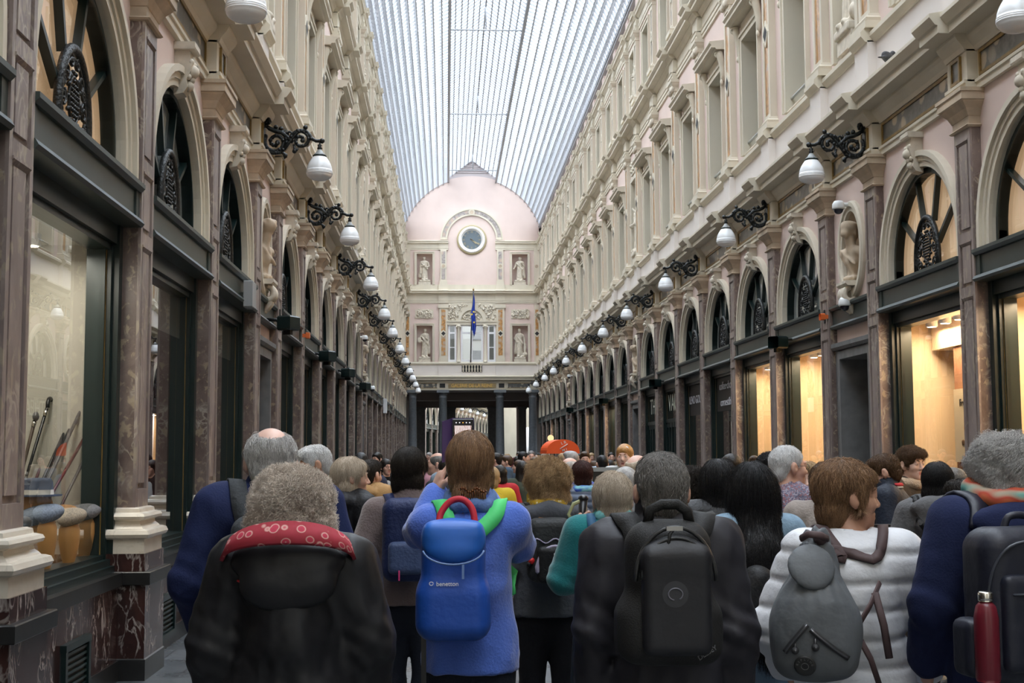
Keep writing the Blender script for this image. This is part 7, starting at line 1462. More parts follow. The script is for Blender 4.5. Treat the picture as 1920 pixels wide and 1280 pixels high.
# ---------------- I: grey jacket, curly brown hair, yellow scarf, tan strap
mI = C_('grey_softshell', (0.085, 0.09, 0.105), 0.9, bump=0.25, bscale=50)
I_ARMS = (((0.262, -0.02, -0.28), (0.275, 0.06, -0.53)), ((0.25, 0.0, -0.27), (0.17, 0.20, -0.32)))
fI = figure(1026, 860, 6.9, 0.03, hair='bigcurl', hcol='curlyb', hextra=0.03, hs=0.98, hy=0.25, sw=0.162, bulk=1.04, coat=0.018, top=mI, topname='softshell_jacket', hood=None, collar=0.05, legs=blk, hem=0.525, detail=2, label='woman with curly golden-brown hair, yellow spotted scarf and grey jacket', arms=I_ARMS, hands=(((0.02, 0.12, -1), (0, 1, 0), (1, 0, 0), 0.5), None), strand=9000)
def dots(name, a, b, sc):
    m, nt, out = new_mat(name); bs = nd(nt, 'ShaderNodeBsdfPrincipled', Roughness=0.8); v = nd(nt, 'ShaderNodeTexVoronoi', Scale=sc); nt.links.new(world_pos(nt), v.inputs['Vector']); r = ramp(nt, [(0.22, b), (0.30, a)]); nt.links.new(v.outputs['Distance'], r.inputs['Fac']); nt.links.new(r.outputs['Color'], bs.inputs['Base Color']); nt.links.new(bs.outputs[0], out.inputs['Surface']); return m
scarf(fI, dots('yellow_spotted_cotton', (0.50, 0.31, 0.012), (0.72, 0.62, 0.36), 45), 0.082, 0.030, 0.068)
q = Sdf(); nk = fI.neck
for g in (-1, 1): q.cap(nk + (0, -0.11, 0.03), nk + (g * 0.13, -0.05, 0.0), 0.035, 0.04, 0.03)
q.ell(nk + (0, -0.12, 0.0), (0.13, 0.04, 0.055), k=0.03); link('standing_collar', q.mesh('standing_collar', [mI], 0.009), fI.root)
c = rel(fI, 1030, 1030, 6.7); c[1] = -0.215; dk = C_('charcoal_nylon', (0.025, 0.027, 0.028), 0.6); dk2 = C_('black_nylon', (0.011, 0.011, 0.012), 0.55); lil = plain('lilac_piping', (0.38, 0.34, 0.46), 0.6)
bI = pack(fI, c, (0.115, 0.07, 0.165), 0.05, 'rucksack', (dk, dk2), 'small charcoal rucksack with lilac piping on the grey jacket', 0.032, 0.10, th=0.008)
q = Sdf(); q.rbox(c + (0.02, -0.075, -0.07), (0.095, 0.035, 0.095), 0.03); link('front_pocket', q.mesh('front_pocket', [dk2], 0.009), bI)
m = MB(); m.tube([c + (0.02 + 0.094 * math.cos(a), -0.085 - 0.012, -0.085 + 0.11 * max(-0.2, math.sin(a))) for a in [PI * (1.12 - 1.1 * j / 16) for j in range(15)]], [0.011, 0.013, 0.014] + [0.009] * 12, 7, flat=0.5); m.tube([c + (-0.10 + 0.014 * j, -0.073, 0.05 + 0.012 * math.sin(j * 0.9)) for j in range(15)], 0.004, 6); link('lilac_piping', m.mesh('lilac_piping', [lil]), bI)
m = MB(); m.box(c[0] + 0.01, c[0] + 0.016, c[1] - 0.115, c[1] - 0.11, c[2] - 0.05, c[2] - 0.01); link('zip_pull', m.mesh('zip_pull', [wt]), bI); m = MB(); m.ball(c + (-0.10, -0.06, -0.05), 0.018, 8); m.ball(c + (-0.112, -0.055, -0.07), 0.015, 8, 1); link('red_whistle', m.mesh('red_whistle', [plain('red_plastic', (0.6, 0.02, 0.02), 0.4), M['rimblack']]), bI)
sb = empty('shoulder_bag_strap', fI.loc, fI.heading, label='tan leather strap crossing the grey jacket from shoulder to hip', cat='bag strap'); m = MB(); P = spl([(-0.085, 0.02, fI.zs + 0.085), (-0.07, -0.085, fI.zs + 0.065), (-0.03, -0.165, fI.zs - 0.005), (0.03, -0.235, fI.zs - 0.10), (0.085, -0.262, fI.zs - 0.19), (0.13, -0.225, fI.zs - 0.265), (0.175, -0.12, fI.zs - 0.35), (0.2, 0.0, fI.zs - 0.43)], 30); Nn = np.array([(0.3, -0.5, 1.0)] * 4 + [(0.15, -1.0, 0.5)] * 18 + [(1.0, -0.7, 0.1)] * 8, float); ribbon(m, P, Nn, 0.045, 0.006); link('strap', m.mesh('tan_strap', [plain('tan_leather', (0.33, 0.145, 0.045), 0.5)]), sb)
# ---------------- J: teal fleece, blonde crop, trekking pole
mJ = C_('teal_wool', (0.012, 0.165, 0.175), 0.95, bump=0.18, bscale=100, sheen=0.3)
J_ARMS = (((0.245, 0.02, -0.22), (0.175, 0.17, -0.01)), ((0.235, 0.0, -0.27), (0.15, 0.18, -0.25)))
fJ = figure(1149, 883, 6.1, -0.05, hair='pixie', hcol='pblond', hextra=0.022, hs=1.02, sw=0.165, bulk=1.05, coat=0.018, zo=0.04, top=mJ, topname='teal_jacket', collar=0.05, legs=C_('pale_teal_trousers', (0.085, 0.17, 0.19)), hem=0.47, detail=2, label='woman with short pale blonde hair in teal woollen jacket holding a trekking pole', arms=J_ARMS, hands=(((0.3, 0.1, 0.95), (0, -0.6, 0.4), (1, 0.1, 0), 1.15), None), strand=9000)
q = Sdf(); q.cap(fJ.neck + (-0.06, -0.045, 0.05), fJ.neck + (0.06, -0.045, 0.05), 0.033, k=0.02); link('turquoise_collar', q.mesh('turquoise_collar', [C_('pale_turquoise_fleece', (0.16, 0.42, 0.42))], 0.009), fJ.root)
tp_ = empty('trekking_pole', fJ.loc, fJ.heading, label='thin dark trekking pole held by the woman in teal', cat='trekking pole'); w = fJ.J[0][2]; m = MB(); top_ = w + (0.045, 0.04, 0.16); bot = np.array([-0.24, 0.20, 0.0]); dpole = (bot - top_); m.tube([top_ + dpole * 0.16, top_ + dpole * 0.97], 0.009, 8); link('pole', m.mesh('pole_shaft', [plain('dark_blue_pole', (0.02, 0.03, 0.045), 0.35)]), tp_)
m = MB(); m.tube([top_, top_ + dpole * 0.16], [0.022, 0.016], 10); m.ball(top_ + (0.0, 0, 0.006), 0.026, 10, 0, 0.7); link('handle', m.mesh('pole_handle', [M['rimblack']]), tp_); m = MB(); m.tube([top_ + (0, 0, 0), top_ + (-0.05, -0.03, -0.02), top_ + (-0.075, -0.03, -0.07), top_ + (-0.05, -0.03, -0.11)], 0.010, 6, 0, False, 0.3); link('wrist_loop', m.mesh('wrist_loop', [plain('lime_grey_loop', (0.40, 0.42, 0.22), 0.7)]), tp_)
bs_ = empty('bag_strap', fJ.loc, fJ.heading, label='blue strap over the shoulder of the teal jacket', cat='bag strap'); m = MB(); strap_on(fJ, [(-0.10, 0.03, fJ.zs + 0.06), (-0.10, -0.06, fJ.zs + 0.03), (-0.085, -0.12, fJ.zs - 0.12), (-0.06, -0.13, fJ.zs - 0.3), (-0.05, -0.13, fJ.zs - 0.5)], 0.042, m, 0.008, 22); link('strap', m.mesh('blue_strap', [plain('petrol_blue_webbing', (0.022, 0.10, 0.20), 0.7)]), bs_)
# ---------------- K: grey-haired man, black jacket, black rucksack
mK = plain('dark_charcoal_softshell', (0.022, 0.021, 0.027), 0.6, spec=0.4, noise=0.1, bump=0.2, bscale=12)
fK = figure(1241, 843, 4.3, 0.0, hair='short', hcol='salt', hextra=0.022, hs=1.02, fem=False, sw=0.180, bulk=1.04, coat=0.020, top=mK, topname='softshell_jacket', collar=0.07, legs=blk, hem=0.42, detail=2, skin='fair', label='grey-haired man in charcoal jacket carrying a large black rucksack', arms=(((0.222, -0.03, -0.28), (0.235, 0.06, -0.52)),) * 2, strand=14000, wr=0.018, slope=0.02, zo=0.05)
c = rel(fK, 1252, 1102, 4.05); c[1] = -0.255; bn = plain('matt_black_nylon', (0.010, 0.0095, 0.009), 0.7, bump=0.2, bscale=200); bn2 = plain('graphite_nylon', (0.013, 0.013, 0.016), 0.55, bump=0.15, bscale=20)
bK = pack(fK, c, (0.138, 0.090, 0.215), 0.088, 'rucksack', (bn, bn), 'large black rucksack with round grey emblem on the charcoal jacket', 0.075, 0.118, lambda q: q.rbox(c + (0, 0.01, -0.13), (0.165, 0.095, 0.10), 0.06, k=0.05), 0.009, th=0.016)
q = Sdf(); q.rbox(c + (0.01, -0.095, -0.03), (0.108, 0.035, 0.165), 0.032); q.ell(c + (0.01, -0.085, 0.10), (0.105, 0.035, 0.07), k=0.03); link('front_pocket', q.mesh('front_pocket', [bn2], 0.008), bK)
m = MB(); m.tube([c + (0.01 + 0.125 * math.cos(a), -0.088, 0.03 + 0.165 * math.sin(a)) for a in [PI * j / 20 for j in range(21)]], 0.0065, 6); m.tube([c + (0.01 + 0.108 * math.cos(a), -0.105, 0.035 + 0.128 * math.sin(a)) for a in [PI * j / 20 for j in range(21)]] , 0.005, 6); link('zip', m.mesh('rucksack_zip', [plain('grey_black_zip', (0.025, 0.025, 0.025), 0.4)]), bK)
m = MB(); m.tube([c + (0.0, -0.10, 0.185), c + (-0.01, -0.105, 0.175), c + (-0.02, -0.112, 0.12)], 0.006, 6); m.box(c[0] - 0.02, c[0] + 0.03, c[1] - 0.108, c[1] - 0.095, c[2] + 0.185, c[2] + 0.198, 1); link('zip_pull', m.mesh('zip_pull', [bn, plain('zip_metal', (0.45, 0.45, 0.45), 0.3, metal=1.0)]), bK)
m = MB(); m.tube([c + (-0.065, -0.01, 0.20), c + (-0.055, -0.02, 0.245), c + (-0.02, -0.02, 0.262), c + (0.03, -0.02, 0.262), c + (0.06, -0.02, 0.24), c + (0.07, -0.01, 0.20)], 0.017, 8, flat=0.6); link('grab_handle', m.mesh('grab_handle', [bn]), bK)
m = MB(); e0 = c + (0.0, -0.1295, -0.005); m.lathe([(0.040, -0.002), (0.001, -0.0025)], tuple(e0), 28, 0, 'y'); m.tube([e0 + (0.022 * math.cos(a), -0.004, 0.018 * math.sin(a)) for a in [2 * PI * j / 24 - 1.0 for j in range(22)]], 0.0022, 6, 1); link('emblem_print', m.mesh('round_emblem', [plain('dark_grey_emblem', (0.035, 0.035, 0.04), 0.5), plain('pale_grey_emblem', (0.16, 0.16, 0.19), 0.4)]), bK)
me = text_mesh('DELSEY', 0.02, 0.0008); me.materials.append(plain('grey_thread', (0.12, 0.12, 0.13), 0.6)); o = link('lettering', me, bK, (c[0] + 0.10, c[1] - 0.108, c[2] - 0.185)); o.rotation_euler = (PI / 2, -0.55, 0)
# ---------------- L, M, N: dark-haired women right of the man
mL = C_('pale_blue_denim', (0.21, 0.31, 0.40), 0.9, noise=0.2, nscale=14)
fL = figure(1412, 862, 5.5, 0.05, hair='long', hcol='black', hextra=0.02, hs=0.96, sw=0.150, bulk=1.0, coat=0.012, top=mL, topname='denim_jacket', collar=0.04, legs=jean, hem=0.50, detail=2, label='woman with very long straight black hair over a pale denim jacket', strand=9000, arms=(((0.205, 0.0, -0.27), (0.16, 0.17, -0.33)),) * 2)
q = Sdf(); c = rel(fL, 1432, 1130, 5.2); q.rbox(c + (0, 0.02, 0), (0.125, 0.07, 0.125), 0.06, np.array(Euler((0, 0.6, 0)).to_matrix())); q.ell(c + (0.04, 0.02, -0.05), (0.12, 0.07, 0.10), k=0.04); r_ = bag_root(fL, 'shoulder_bag', 'black shoulder bag with metal trim hanging beside the pale denim jacket', 'bag'); link('bag_body', q.mesh('shoulder_bag_body', [dk2], 0.011), r_)
m = MB(); m.tube([c + (-0.01, -0.07, -0.01), c + (0.03, -0.082, -0.03), c + (0.07, -0.075, -0.045)], 0.005, 6); link('trim', m.mesh('bag_trim', [cm['silver']]), r_); m = MB(); strap_on(fL, [(0.10, 0.02, fL.zs + 0.05), (0.06, -0.09, fL.zs), (0.07, -0.14, fL.zs - 0.15), (0.09, -0.15, fL.zs - 0.32)], 0.03, m, 0.006, 18); link('strap', m.mesh('black_strap', [dk2]), r_)
fM = figure(1349, 858, 6.9, 0.1, hair='shoulder', hcol='black', hextra=0.02, hs=1.02, sw=0.165, top=C_('black_leather_top', (0.010, 0.010, 0.011), 0.5), topname='jacket', legs=blk, detail=1, label='woman with black shoulder-length hair and a small gold hair clip', coat=0.02, strand=6000)
m = MB(); cp_ = fM.hc + np.array([0.058, -0.105, -0.055]); m.tube([cp_ + v for v in ((-0.012, 0, -0.014), (0.012, 0.004, -0.014), (0.012, 0.004, 0.014), (-0.012, 0, 0.014), (-0.012, 0, -0.014))], 0.003, 6); link('gold_clip', m.mesh('gold_clip', [plain('bright_gold', (0.8, 0.5, 0.12), 0.25, metal=1.0)]), fM.root)
fN = figure(1302, 874, 7.6, -0.1, hair='bigcurl', hcol='dark', hextra=0.03, top=C_('white_blouse', (0.60, 0.60, 0.62)), topname='blouse', legs=navy, detail=1, label='woman with dark curly hair and white blouse behind the grey-haired man', strand=5000)
# ---------------- O, P, Q, R: group by the lit windows
def speckle(name, cols, sc):
    m, nt, out = new_mat(name); bs = nd(nt, 'ShaderNodeBsdfPrincipled', Roughness=0.95); v = nd(nt, 'ShaderNodeTexVoronoi', Scale=sc); nt.links.new(world_pos(nt), v.inputs['Vector']); s_ = nd(nt, 'ShaderNodeSeparateColor'); nt.links.new(v.outputs['Color'], s_.inputs[0]); r = ramp(nt, [(i / len(cols), c_) for i, c_ in enumerate(cols)], 'CONSTANT'); nt.links.new(s_.outputs[0], r.inputs['Fac']); nt.links.new(r.outputs['Color'], bs.inputs['Base Color']); nt.links.new(bs.outputs[0], out.inputs['Surface']); return m
fO = figure(1476, 835, 7.9, -0.55, hair='crop', hcol='white', hextra=0.008, hs=1.06, hy=-0.75, fem=False, skin='fair', bulk=1.12, top=speckle('speckled_lilac_knit', [(0.25, 0.22, 0.28), (0.12, 0.11, 0.17), (0.30, 0.14, 0.16), (0.36, 0.33, 0.40), (0.17, 0.17, 0.24)], 130), topname='sweater', collar=0.02, legs=dkg, detail=2, face=True, label='heavy man with cropped white hair and glasses in speckled lilac sweater', strand=4000); spectacles(fO)
fP = figure(1516, 861, 9.0, PI - 0.35, hair='short', hcol='blond', face=True, skin='pale', top=C_('beige_coat', (0.38, 0.29, 0.21)), topname='coat', legs=dkg, coat=0.02, detail=1, label='pale smiling woman with beige scarf facing the white-haired man'); scarf(fP, C_('beige_scarf', (0.44, 0.34, 0.25)), 0.085, 0.04, 0.0)
fQ = figure(1440, 848, 10.3, PI + 0.2, hair='tousled', hcol='black', face=True, skin='dark', top=C_('plum_top', (0.06, 0.03, 0.05)), topname='top', legs=blk, detail=1, label='dark-skinned person with black hair and glasses behind the cropped white head'); spectacles(fQ)
fR = figure(1547, 865, 7.3, -0.35, hair='pixie', hcol='brown', hextra=0.018, top=C_('oatmeal_wool', (0.30, 0.26, 0.235), 0.95), topname='sweater', legs=navy, coat=0.012, detail=1, label='person with short brown hair in oatmeal wool sweater, back turned', strand=4500)
# ---------------- S: white puffer jacket, grey sack rucksack, smiling in profile
mS = plain('white_quilted_nylon', (0.66, 0.67, 0.70), 0.5, bump=0.2, bscale=30)
fS = figure(1592, 856, 4.6, -0.15, hair='pixie', hcol='hbrown', hextra=0.022, hs=1.0, hy=-1.3, zo=-0.01, sw=0.162, bulk=1.05, coat=0.036, top=mS, topname='puffer_jacket', collar=0.035, legs=jean, hem=0.525, detail=2, face=True, skin='tan', quilt=(0.098, 0.0062), label='woman with short brown hair in white puffer jacket smiling in profile', arms=(((0.28, 0.0, -0.26), (0.22, 0.14, -0.42)), ((0.30, 0.0, -0.24), (0.27, 0.13, -0.42))), strand=12000)
def stripes(name, a, b, sc):
    m, nt, out = new_mat(name); bs = nd(nt, 'ShaderNodeBsdfPrincipled', Roughness=0.8); v = nd(nt, 'ShaderNodeTexWave', Scale=sc); v.bands_direction = 'X'; nt.links.new(world_pos(nt), v.inputs['Vector']); r = ramp(nt, [(0.45, a), (0.55, b)]); nt.links.new(v.outputs['Fac'], r.inputs['Fac']); nt.links.new(r.outputs['Color'], bs.inputs['Base Color']); nt.links.new(bs.outputs[0], out.inputs['Surface']); return m
q = Sdf(); q.cap((0, 0, fS.H * 0.54), (0, 0, fS.H * 0.455), 0.185, 0.195, flat=((0, 1, 0), 0.75)); q.half((0, 0, -1), -fS.H * 0.44); link('striped_shirt', q.mesh('striped_shirt_tail', [stripes('blue_striped_cotton', (0.55, 0.58, 0.70), (0.06, 0.09, 0.32), 40)], 0.012), fS.root)
gk = plain('slate_grey_nylon', (0.115, 0.125, 0.135), 0.6, noise=0.15, nscale=8, bump=0.3, bscale=16); bw = plain('brown_webbing', (0.075, 0.045, 0.045), 0.7)
c = rel(fS, 1532, 1150, 4.3); c[1] = -0.285; bS = bag_root(fS, 'sack_rucksack', 'slouchy slate-grey drawstring rucksack with round patch on the white puffer jacket')
q = Sdf(); q.ell(c + (0, 0.0, -0.06), (0.152, 0.095, 0.165), k=0.05); q.cap(c + (0, 0, 0.02), c + (0.02, 0.06, 0.235), 0.11, 0.045, 0.05, flat=((0, 1, 0), 0.8)); q.rbox(c + (0, 0.03, -0.10), (0.14, 0.08, 0.12), 0.06, k=0.04)
def dS(P):
    w_ = np.clip((P[..., 2] - c[2] - 0.0) / 0.2, 0, 1); return 0.007 * w_ * np.sin(np.arctan2(P[..., 0] - c[0], -(P[..., 1] - c[1])) * 13 + 3 * P[..., 2]) + 0.006 * vnoise(P, (13, 13, 8), 6)
q.disp(dS); link('bag_body', q.mesh('sack_body', [gk], 0.008), bS)
q = Sdf(); q.ell(c + (-0.015, -0.045, 0.155), (0.082, 0.022, 0.082), np.array(Euler((-0.45, 0.35, 0)).to_matrix()), 0.02); q.disp(lambda P: 0.003 * vnoise(P, 20, 8)); link('top_flap', q.mesh('sack_flap', [gk], 0.007), bS)
for g in (-1, 1): m = MB(); strap_on(fS, [c + (0.02 + g * 0.01, 0.10, 0.235), (g * 0.055, -0.16, fS.zs + 0.0), (g * 0.095, -0.09, fS.zs + 0.075), (g * 0.12, 0.03, fS.zs + 0.09), (g * 0.16, 0.14, fS.zs - 0.06), (g * 0.21, 0.09, fS.zs - 0.26)], 0.036, m, 0.010, 26, 0.006); link('shoulder_strap', m.mesh('sack_strap', [bw]), bS)
m = MB(); m.tube([c + (-0.04, 0.02, 0.245), c + (-0.02, -0.02, 0.262), c + (0.02, -0.02, 0.258), c + (0.05, 0.02, 0.245)], 0.013, 7, flat=0.5); m.ball(c + (0.025, 0.02, 0.245), 0.024, 10); link('cinch_loop', m.mesh('cinch_loop', [bw]), bS)
m = MB(); m.tube([c + (0.13, -0.02, -0.055), c + (0.19, 0.04, 0.02), c + (0.235, 0.10, 0.09)], 0.013, 6, flat=0.35); m.tube([c + (0.13, -0.01, -0.06), c + (0.185, 0.03, -0.16), c + (0.215, 0.05, -0.25)], 0.013, 6, flat=0.35); m.tube([c + (0.21, 0.06, 0.06), c + (0.235, 0.05, -0.05), c + (0.25, 0.05, -0.16)], 0.013, 6, flat=0.35); link('webbing_tails', m.mesh('webbing_strap_trim', [bw]), bS)
bod = Sdf(); bod.ell(c + (0, 0.0, -0.06), (0.152, 0.095, 0.165), k=0.05); bod.rbox(c + (0, 0.03, -0.10), (0.14, 0.08, 0.12), 0.06, k=0.04)
m = MB()
for K in ([(-0.125, -0.09, -0.13), (-0.09, -0.10, -0.085), (-0.04, -0.1, -0.03)], [(-0.03, -0.1, -0.045), (0.03, -0.1, -0.10), (0.10, -0.08, -0.145)]): P = bod.onto(np.array([c + np.array(K[0]) * (1 - u) ** 2 + np.array(K[1]) * 2 * u * (1 - u) + np.array(K[2]) * u * u for u in np.linspace(0, 1, 12)]), 0.004); ribbon(m, P, bod.grad(P), 0.018, 0.004); ribbon(m, P + bod.grad(P) * 0.004, bod.grad(P), 0.006, 0.002, 1)
for v in ((-0.085, -0.1, -0.12), (-0.015, -0.1, -0.105)): p = bod.onto(np.array([c + np.array(v)]), 0.006)[0]; m.ball(p, 0.013, 10, 0); m.ball(p + (0, -0.006, 0), 0.007, 8, 1); m.tube([p, p + (0.0, 0.0, 0.03)], 0.004, 5, 1)
link('zip', m.mesh('sack_zips', [plain('charcoal_zip_tape', (0.03, 0.03, 0.032), 0.6), plain('gunmetal_zip', (0.16, 0.16, 0.17), 0.3, metal=0.8)]), bS)
p = bod.onto(np.array([c + (-0.055, -0.12, -0.185)]), 0.003)[0]; nr_ = bod.grad(np.array([p]))[0]; m = MB(); m.lathe([(0.036, 0.0), (0.036, 0.004), (0.030, 0.005), (0.018, 0.005), (0.001, 0.005)], (0, 0, 0), 24); o = link('round_patch', m.mesh('round_patch', [plain('black_rubber_patch', (0.02, 0.02, 0.02), 0.5)]), bS, p); o.rotation_mode = 'QUATERNION'; o.rotation_quaternion = Vector(nr_).to_track_quat('Z', 'Y')
pt = plain('patch_lettering', (0.13, 0.13, 0.125), 0.5)
for i, ch_ in enumerate('KIPLING'): me = text_mesh(ch_, 0.010, 0.0006); me.materials.append(pt); a = PI * (0.92 - 0.84 * i / 6); lo = link('lettering', me, o, (0.025 * math.cos(a), 0.025 * math.sin(a), 0.0052)); lo.rotation_euler = (0, 0, a - PI / 2)
m = MB(); m.tube([(0.012 * math.cos(a), 0.012 * math.sin(a), 0.0055) for a in [2 * PI * j / 16 for j in range(16)]], 0.0012, 5, 0, True); link('logo_print', m.mesh('patch_ring', [pt]), o)
# ---------------- T, U, V, W
fT = figure(1665, 850, 9.1, 1.15, hair='short', hcol='brown', hextra=0.02, hp=-0.35, fem=False, coat=0.03, collar=0.06, top=C_('dark_navy_jacket', (0.013, 0.020, 0.036), 0.6), topname='jacket', legs=navy, detail=1, label='man bowing his head in navy jacket with red and white striped collar', strand=4000, face=True)
m = MB(); P = [fT.neck + (0.088 * math.cos(a), 0.0 + 0.088 * math.sin(a), 0.06) for a in [-2.6 + 0.25 * j for j in range(14)]]; P = np.array(P); nn_ = P - fT.neck; ribbon(m, P, nn_, 0.02, 0.012, 0); ribbon(m, P + (0, 0, -0.018), nn_, 0.014, 0.012, 1); link('collar_stripe_trim', m.mesh('collar_stripe', [plain('red_rib', (0.5, 0.03, 0.04), 0.8), plain('white_rib', (0.7, 0.7, 0.7), 0.8)]), fT.root)
fU = figure(1702, 834, 10.0, PI + 0.45, hair='tousled', hcol='brown', hextra=0.03, fem=False, face=True, skin='pale', coat=0.03, top=C_('brown_flying_jacket', (0.07, 0.05, 0.035), 0.7), topname='flying_jacket', legs=dkg, detail=2, label='young man with tousled brown hair and beige fleece collar looking aside', strand=5000); scarf(fU, C_('beige_sherpa', (0.46, 0.35, 0.25), bump=0.6, bscale=90), 0.105, 0.038, 0.0, 'sherpa_collar', 0.0)
fV = figure(1757, 865, 7.8, -0.35, hair='bob', hcol='black', hextra=0.018, hp=-0.2, sw=0.175, bulk=1.06, top=C_('grey_marl_hoodie', (0.125, 0.125, 0.13), 0.95), topname='hoodie', hood='down', legs=navy, detail=2, hem=0.50, label='woman with glossy black bob in grey hoodie with a black cross strap', coat=0.015, strand=6000, arms=(((0.25, -0.02, -0.27), (0.16, 0.18, -0.30)),) * 2)
vb = empty('bag_strap', fV.loc, fV.heading, label='black bag strap slung across the grey hoodie', cat='bag strap'); m = MB(); strap_on(fV, [(-0.13, 0.04, fV.zs + 0.06), (-0.125, -0.06, fV.zs + 0.045), (-0.06, -0.16, fV.zs - 0.12), (0.06, -0.15, fV.zs - 0.25), (0.15, -0.08, fV.zs - 0.36)], 0.04, m, 0.006, 24); link('strap', m.mesh('black_strap', [dk2]), vb)
fW = figure(1818, 893, 6.9, 1.0, hair='short', hcol='dark', face=True, skin='tan', fem=False, quilt=(0.05, 0.006), coat=0.025, top=plain('black_puffer_nylon', (0.016, 0.017, 0.020), 0.4), topname='puffer_jacket', legs=blk, detail=1, label='person in black puffer jacket and glasses half hidden by curly grey hair', collar=0.05); spectacles(fW)
# ---------------- X: curly grey hair, navy fleece, dark rucksack with red bottle
fX = figure(1878, 810, 4.3, 0.12, hair='curly', hcol='grey', hextra=0.03, hs=0.97, hy=0.25, sw=0.185, bulk=1.14, coat=0.03, top=C_('navy_fleece_jacket', (0.012, 0.018, 0.06), 0.95, bump=0.14, bscale=140), topname='fleece_jacket', hood='big', collar=0.03, legs=jean, hem=0.44, detail=2, face=False, label='person with curly grey hair and colourful scarf in navy hooded fleece', strand=12000, arms=(((0.262, 0.0, -0.28), (0.24, 0.10, -0.48)),) * 2, slope=0.03, zo=0.085)
def scarf_mat():
    m, nt, out = new_mat('multicolour_knit_scarf'); bs = nd(nt, 'ShaderNodeBsdfPrincipled', Roughness=0.9); n = nd(nt, 'ShaderNodeTexNoise', Scale=7.0, Detail=1.0); nt.links.new(world_pos(nt, (1, 1, 2)), n.inputs['Vector']); r = ramp(nt, [(0.30, (0.03, 0.28, 0.30)), (0.42, (0.20, 0.42, 0.36)), (0.50, (0.42, 0.30, 0.22)), (0.56, (0.50, 0.07, 0.04)), (0.68, (0.55, 0.18, 0.06))]); nt.links.new(n.outputs['Fac'], r.inputs['Fac']); nt.links.new(r.outputs['Color'], bs.inputs['Base Color']); nt.links.new(bs.outputs[0], out.inputs['Surface']); return m
scarf(fX, scarf_mat(), 0.098, 0.034, 0.055)
c = rel(fX, 1915, 1130, 4.0); c[1] = -0.285; nb_ = plain('midnight_nylon', (0.010, 0.012, 0.024), 0.5, bump=0.2, bscale=18); bX = pack(fX, c, (0.165, 0.10, 0.24), 0.07, 'rucksack', (nb_, nb_), 'midnight blue rucksack with a red bottle in its side pocket', 0.07, 0.13)
me = text_mesh('QUECHUA', 0.016, 0.0006); me.materials.append(pt); o = link('lettering', me, bX, (c[0] + 0.02, c[1] - 0.105, c[2] + 0.10)); o.rotation_euler = (PI / 2, 0, 0)
q = Sdf(); q.rbox(c + (0.0, -0.095, -0.05), (0.125, 0.03, 0.15), 0.028); link('front_panel', q.mesh('front_panel', [nb_], 0.01), bX); m = MB(); m.tube(spl([c + v for v in ((-0.15, -0.06, -0.05), (-0.145, -0.085, 0.10), (-0.08, -0.105, 0.19), (0.08, -0.105, 0.19), (0.145, -0.085, 0.10), (0.15, -0.06, -0.05))], 30), 0.005, 6); m.tube([c + (-0.10, -0.127, 0.04), c + (0.10, -0.127, 0.04)], 0.004, 6); link('zip', m.mesh('rucksack_zip', [plain('slate_zip', (0.04, 0.045, 0.06), 0.4)]), bX); m = MB(); m.tube(spl([c + v for v in ((-0.05, 0.0, 0.23), (-0.03, 0.0, 0.27), (0.03, 0.0, 0.27), (0.05, 0.0, 0.23))], 14), 0.012, 8); link('grab_handle', m.mesh('grab_handle', [nb_]), bX)
q = Sdf(); q.rbox(c + (-0.165, -0.01, -0.13), (0.055, 0.06, 0.09), 0.03); link('side_pocket', q.mesh('side_pocket', [nb_], 0.01), bX)
bt = empty('water_bottle', fX.loc, fX.heading, label='dark red metal water bottle with silver cap in the rucksack side pocket', cat='bottle'); cb_ = c + (-0.175, -0.095, -0.12); m = MB(); m.lathe([(0.034, -0.10), (0.037, -0.09), (0.037, 0.09), (0.030, 0.125), (0.018, 0.14)], tuple(cb_), 20); link('flask', m.mesh('bottle_flask', [plain('dark_red_enamel', (0.14, 0.012, 0.022), 0.3)]), bt); m = MB(); m.lathe([(0.022, 0.14), (0.024, 0.145), (0.024, 0.165), (0.018, 0.17)], tuple(cb_), 16); link('cap', m.mesh('bottle_cap', [cm['silver']]), bt)
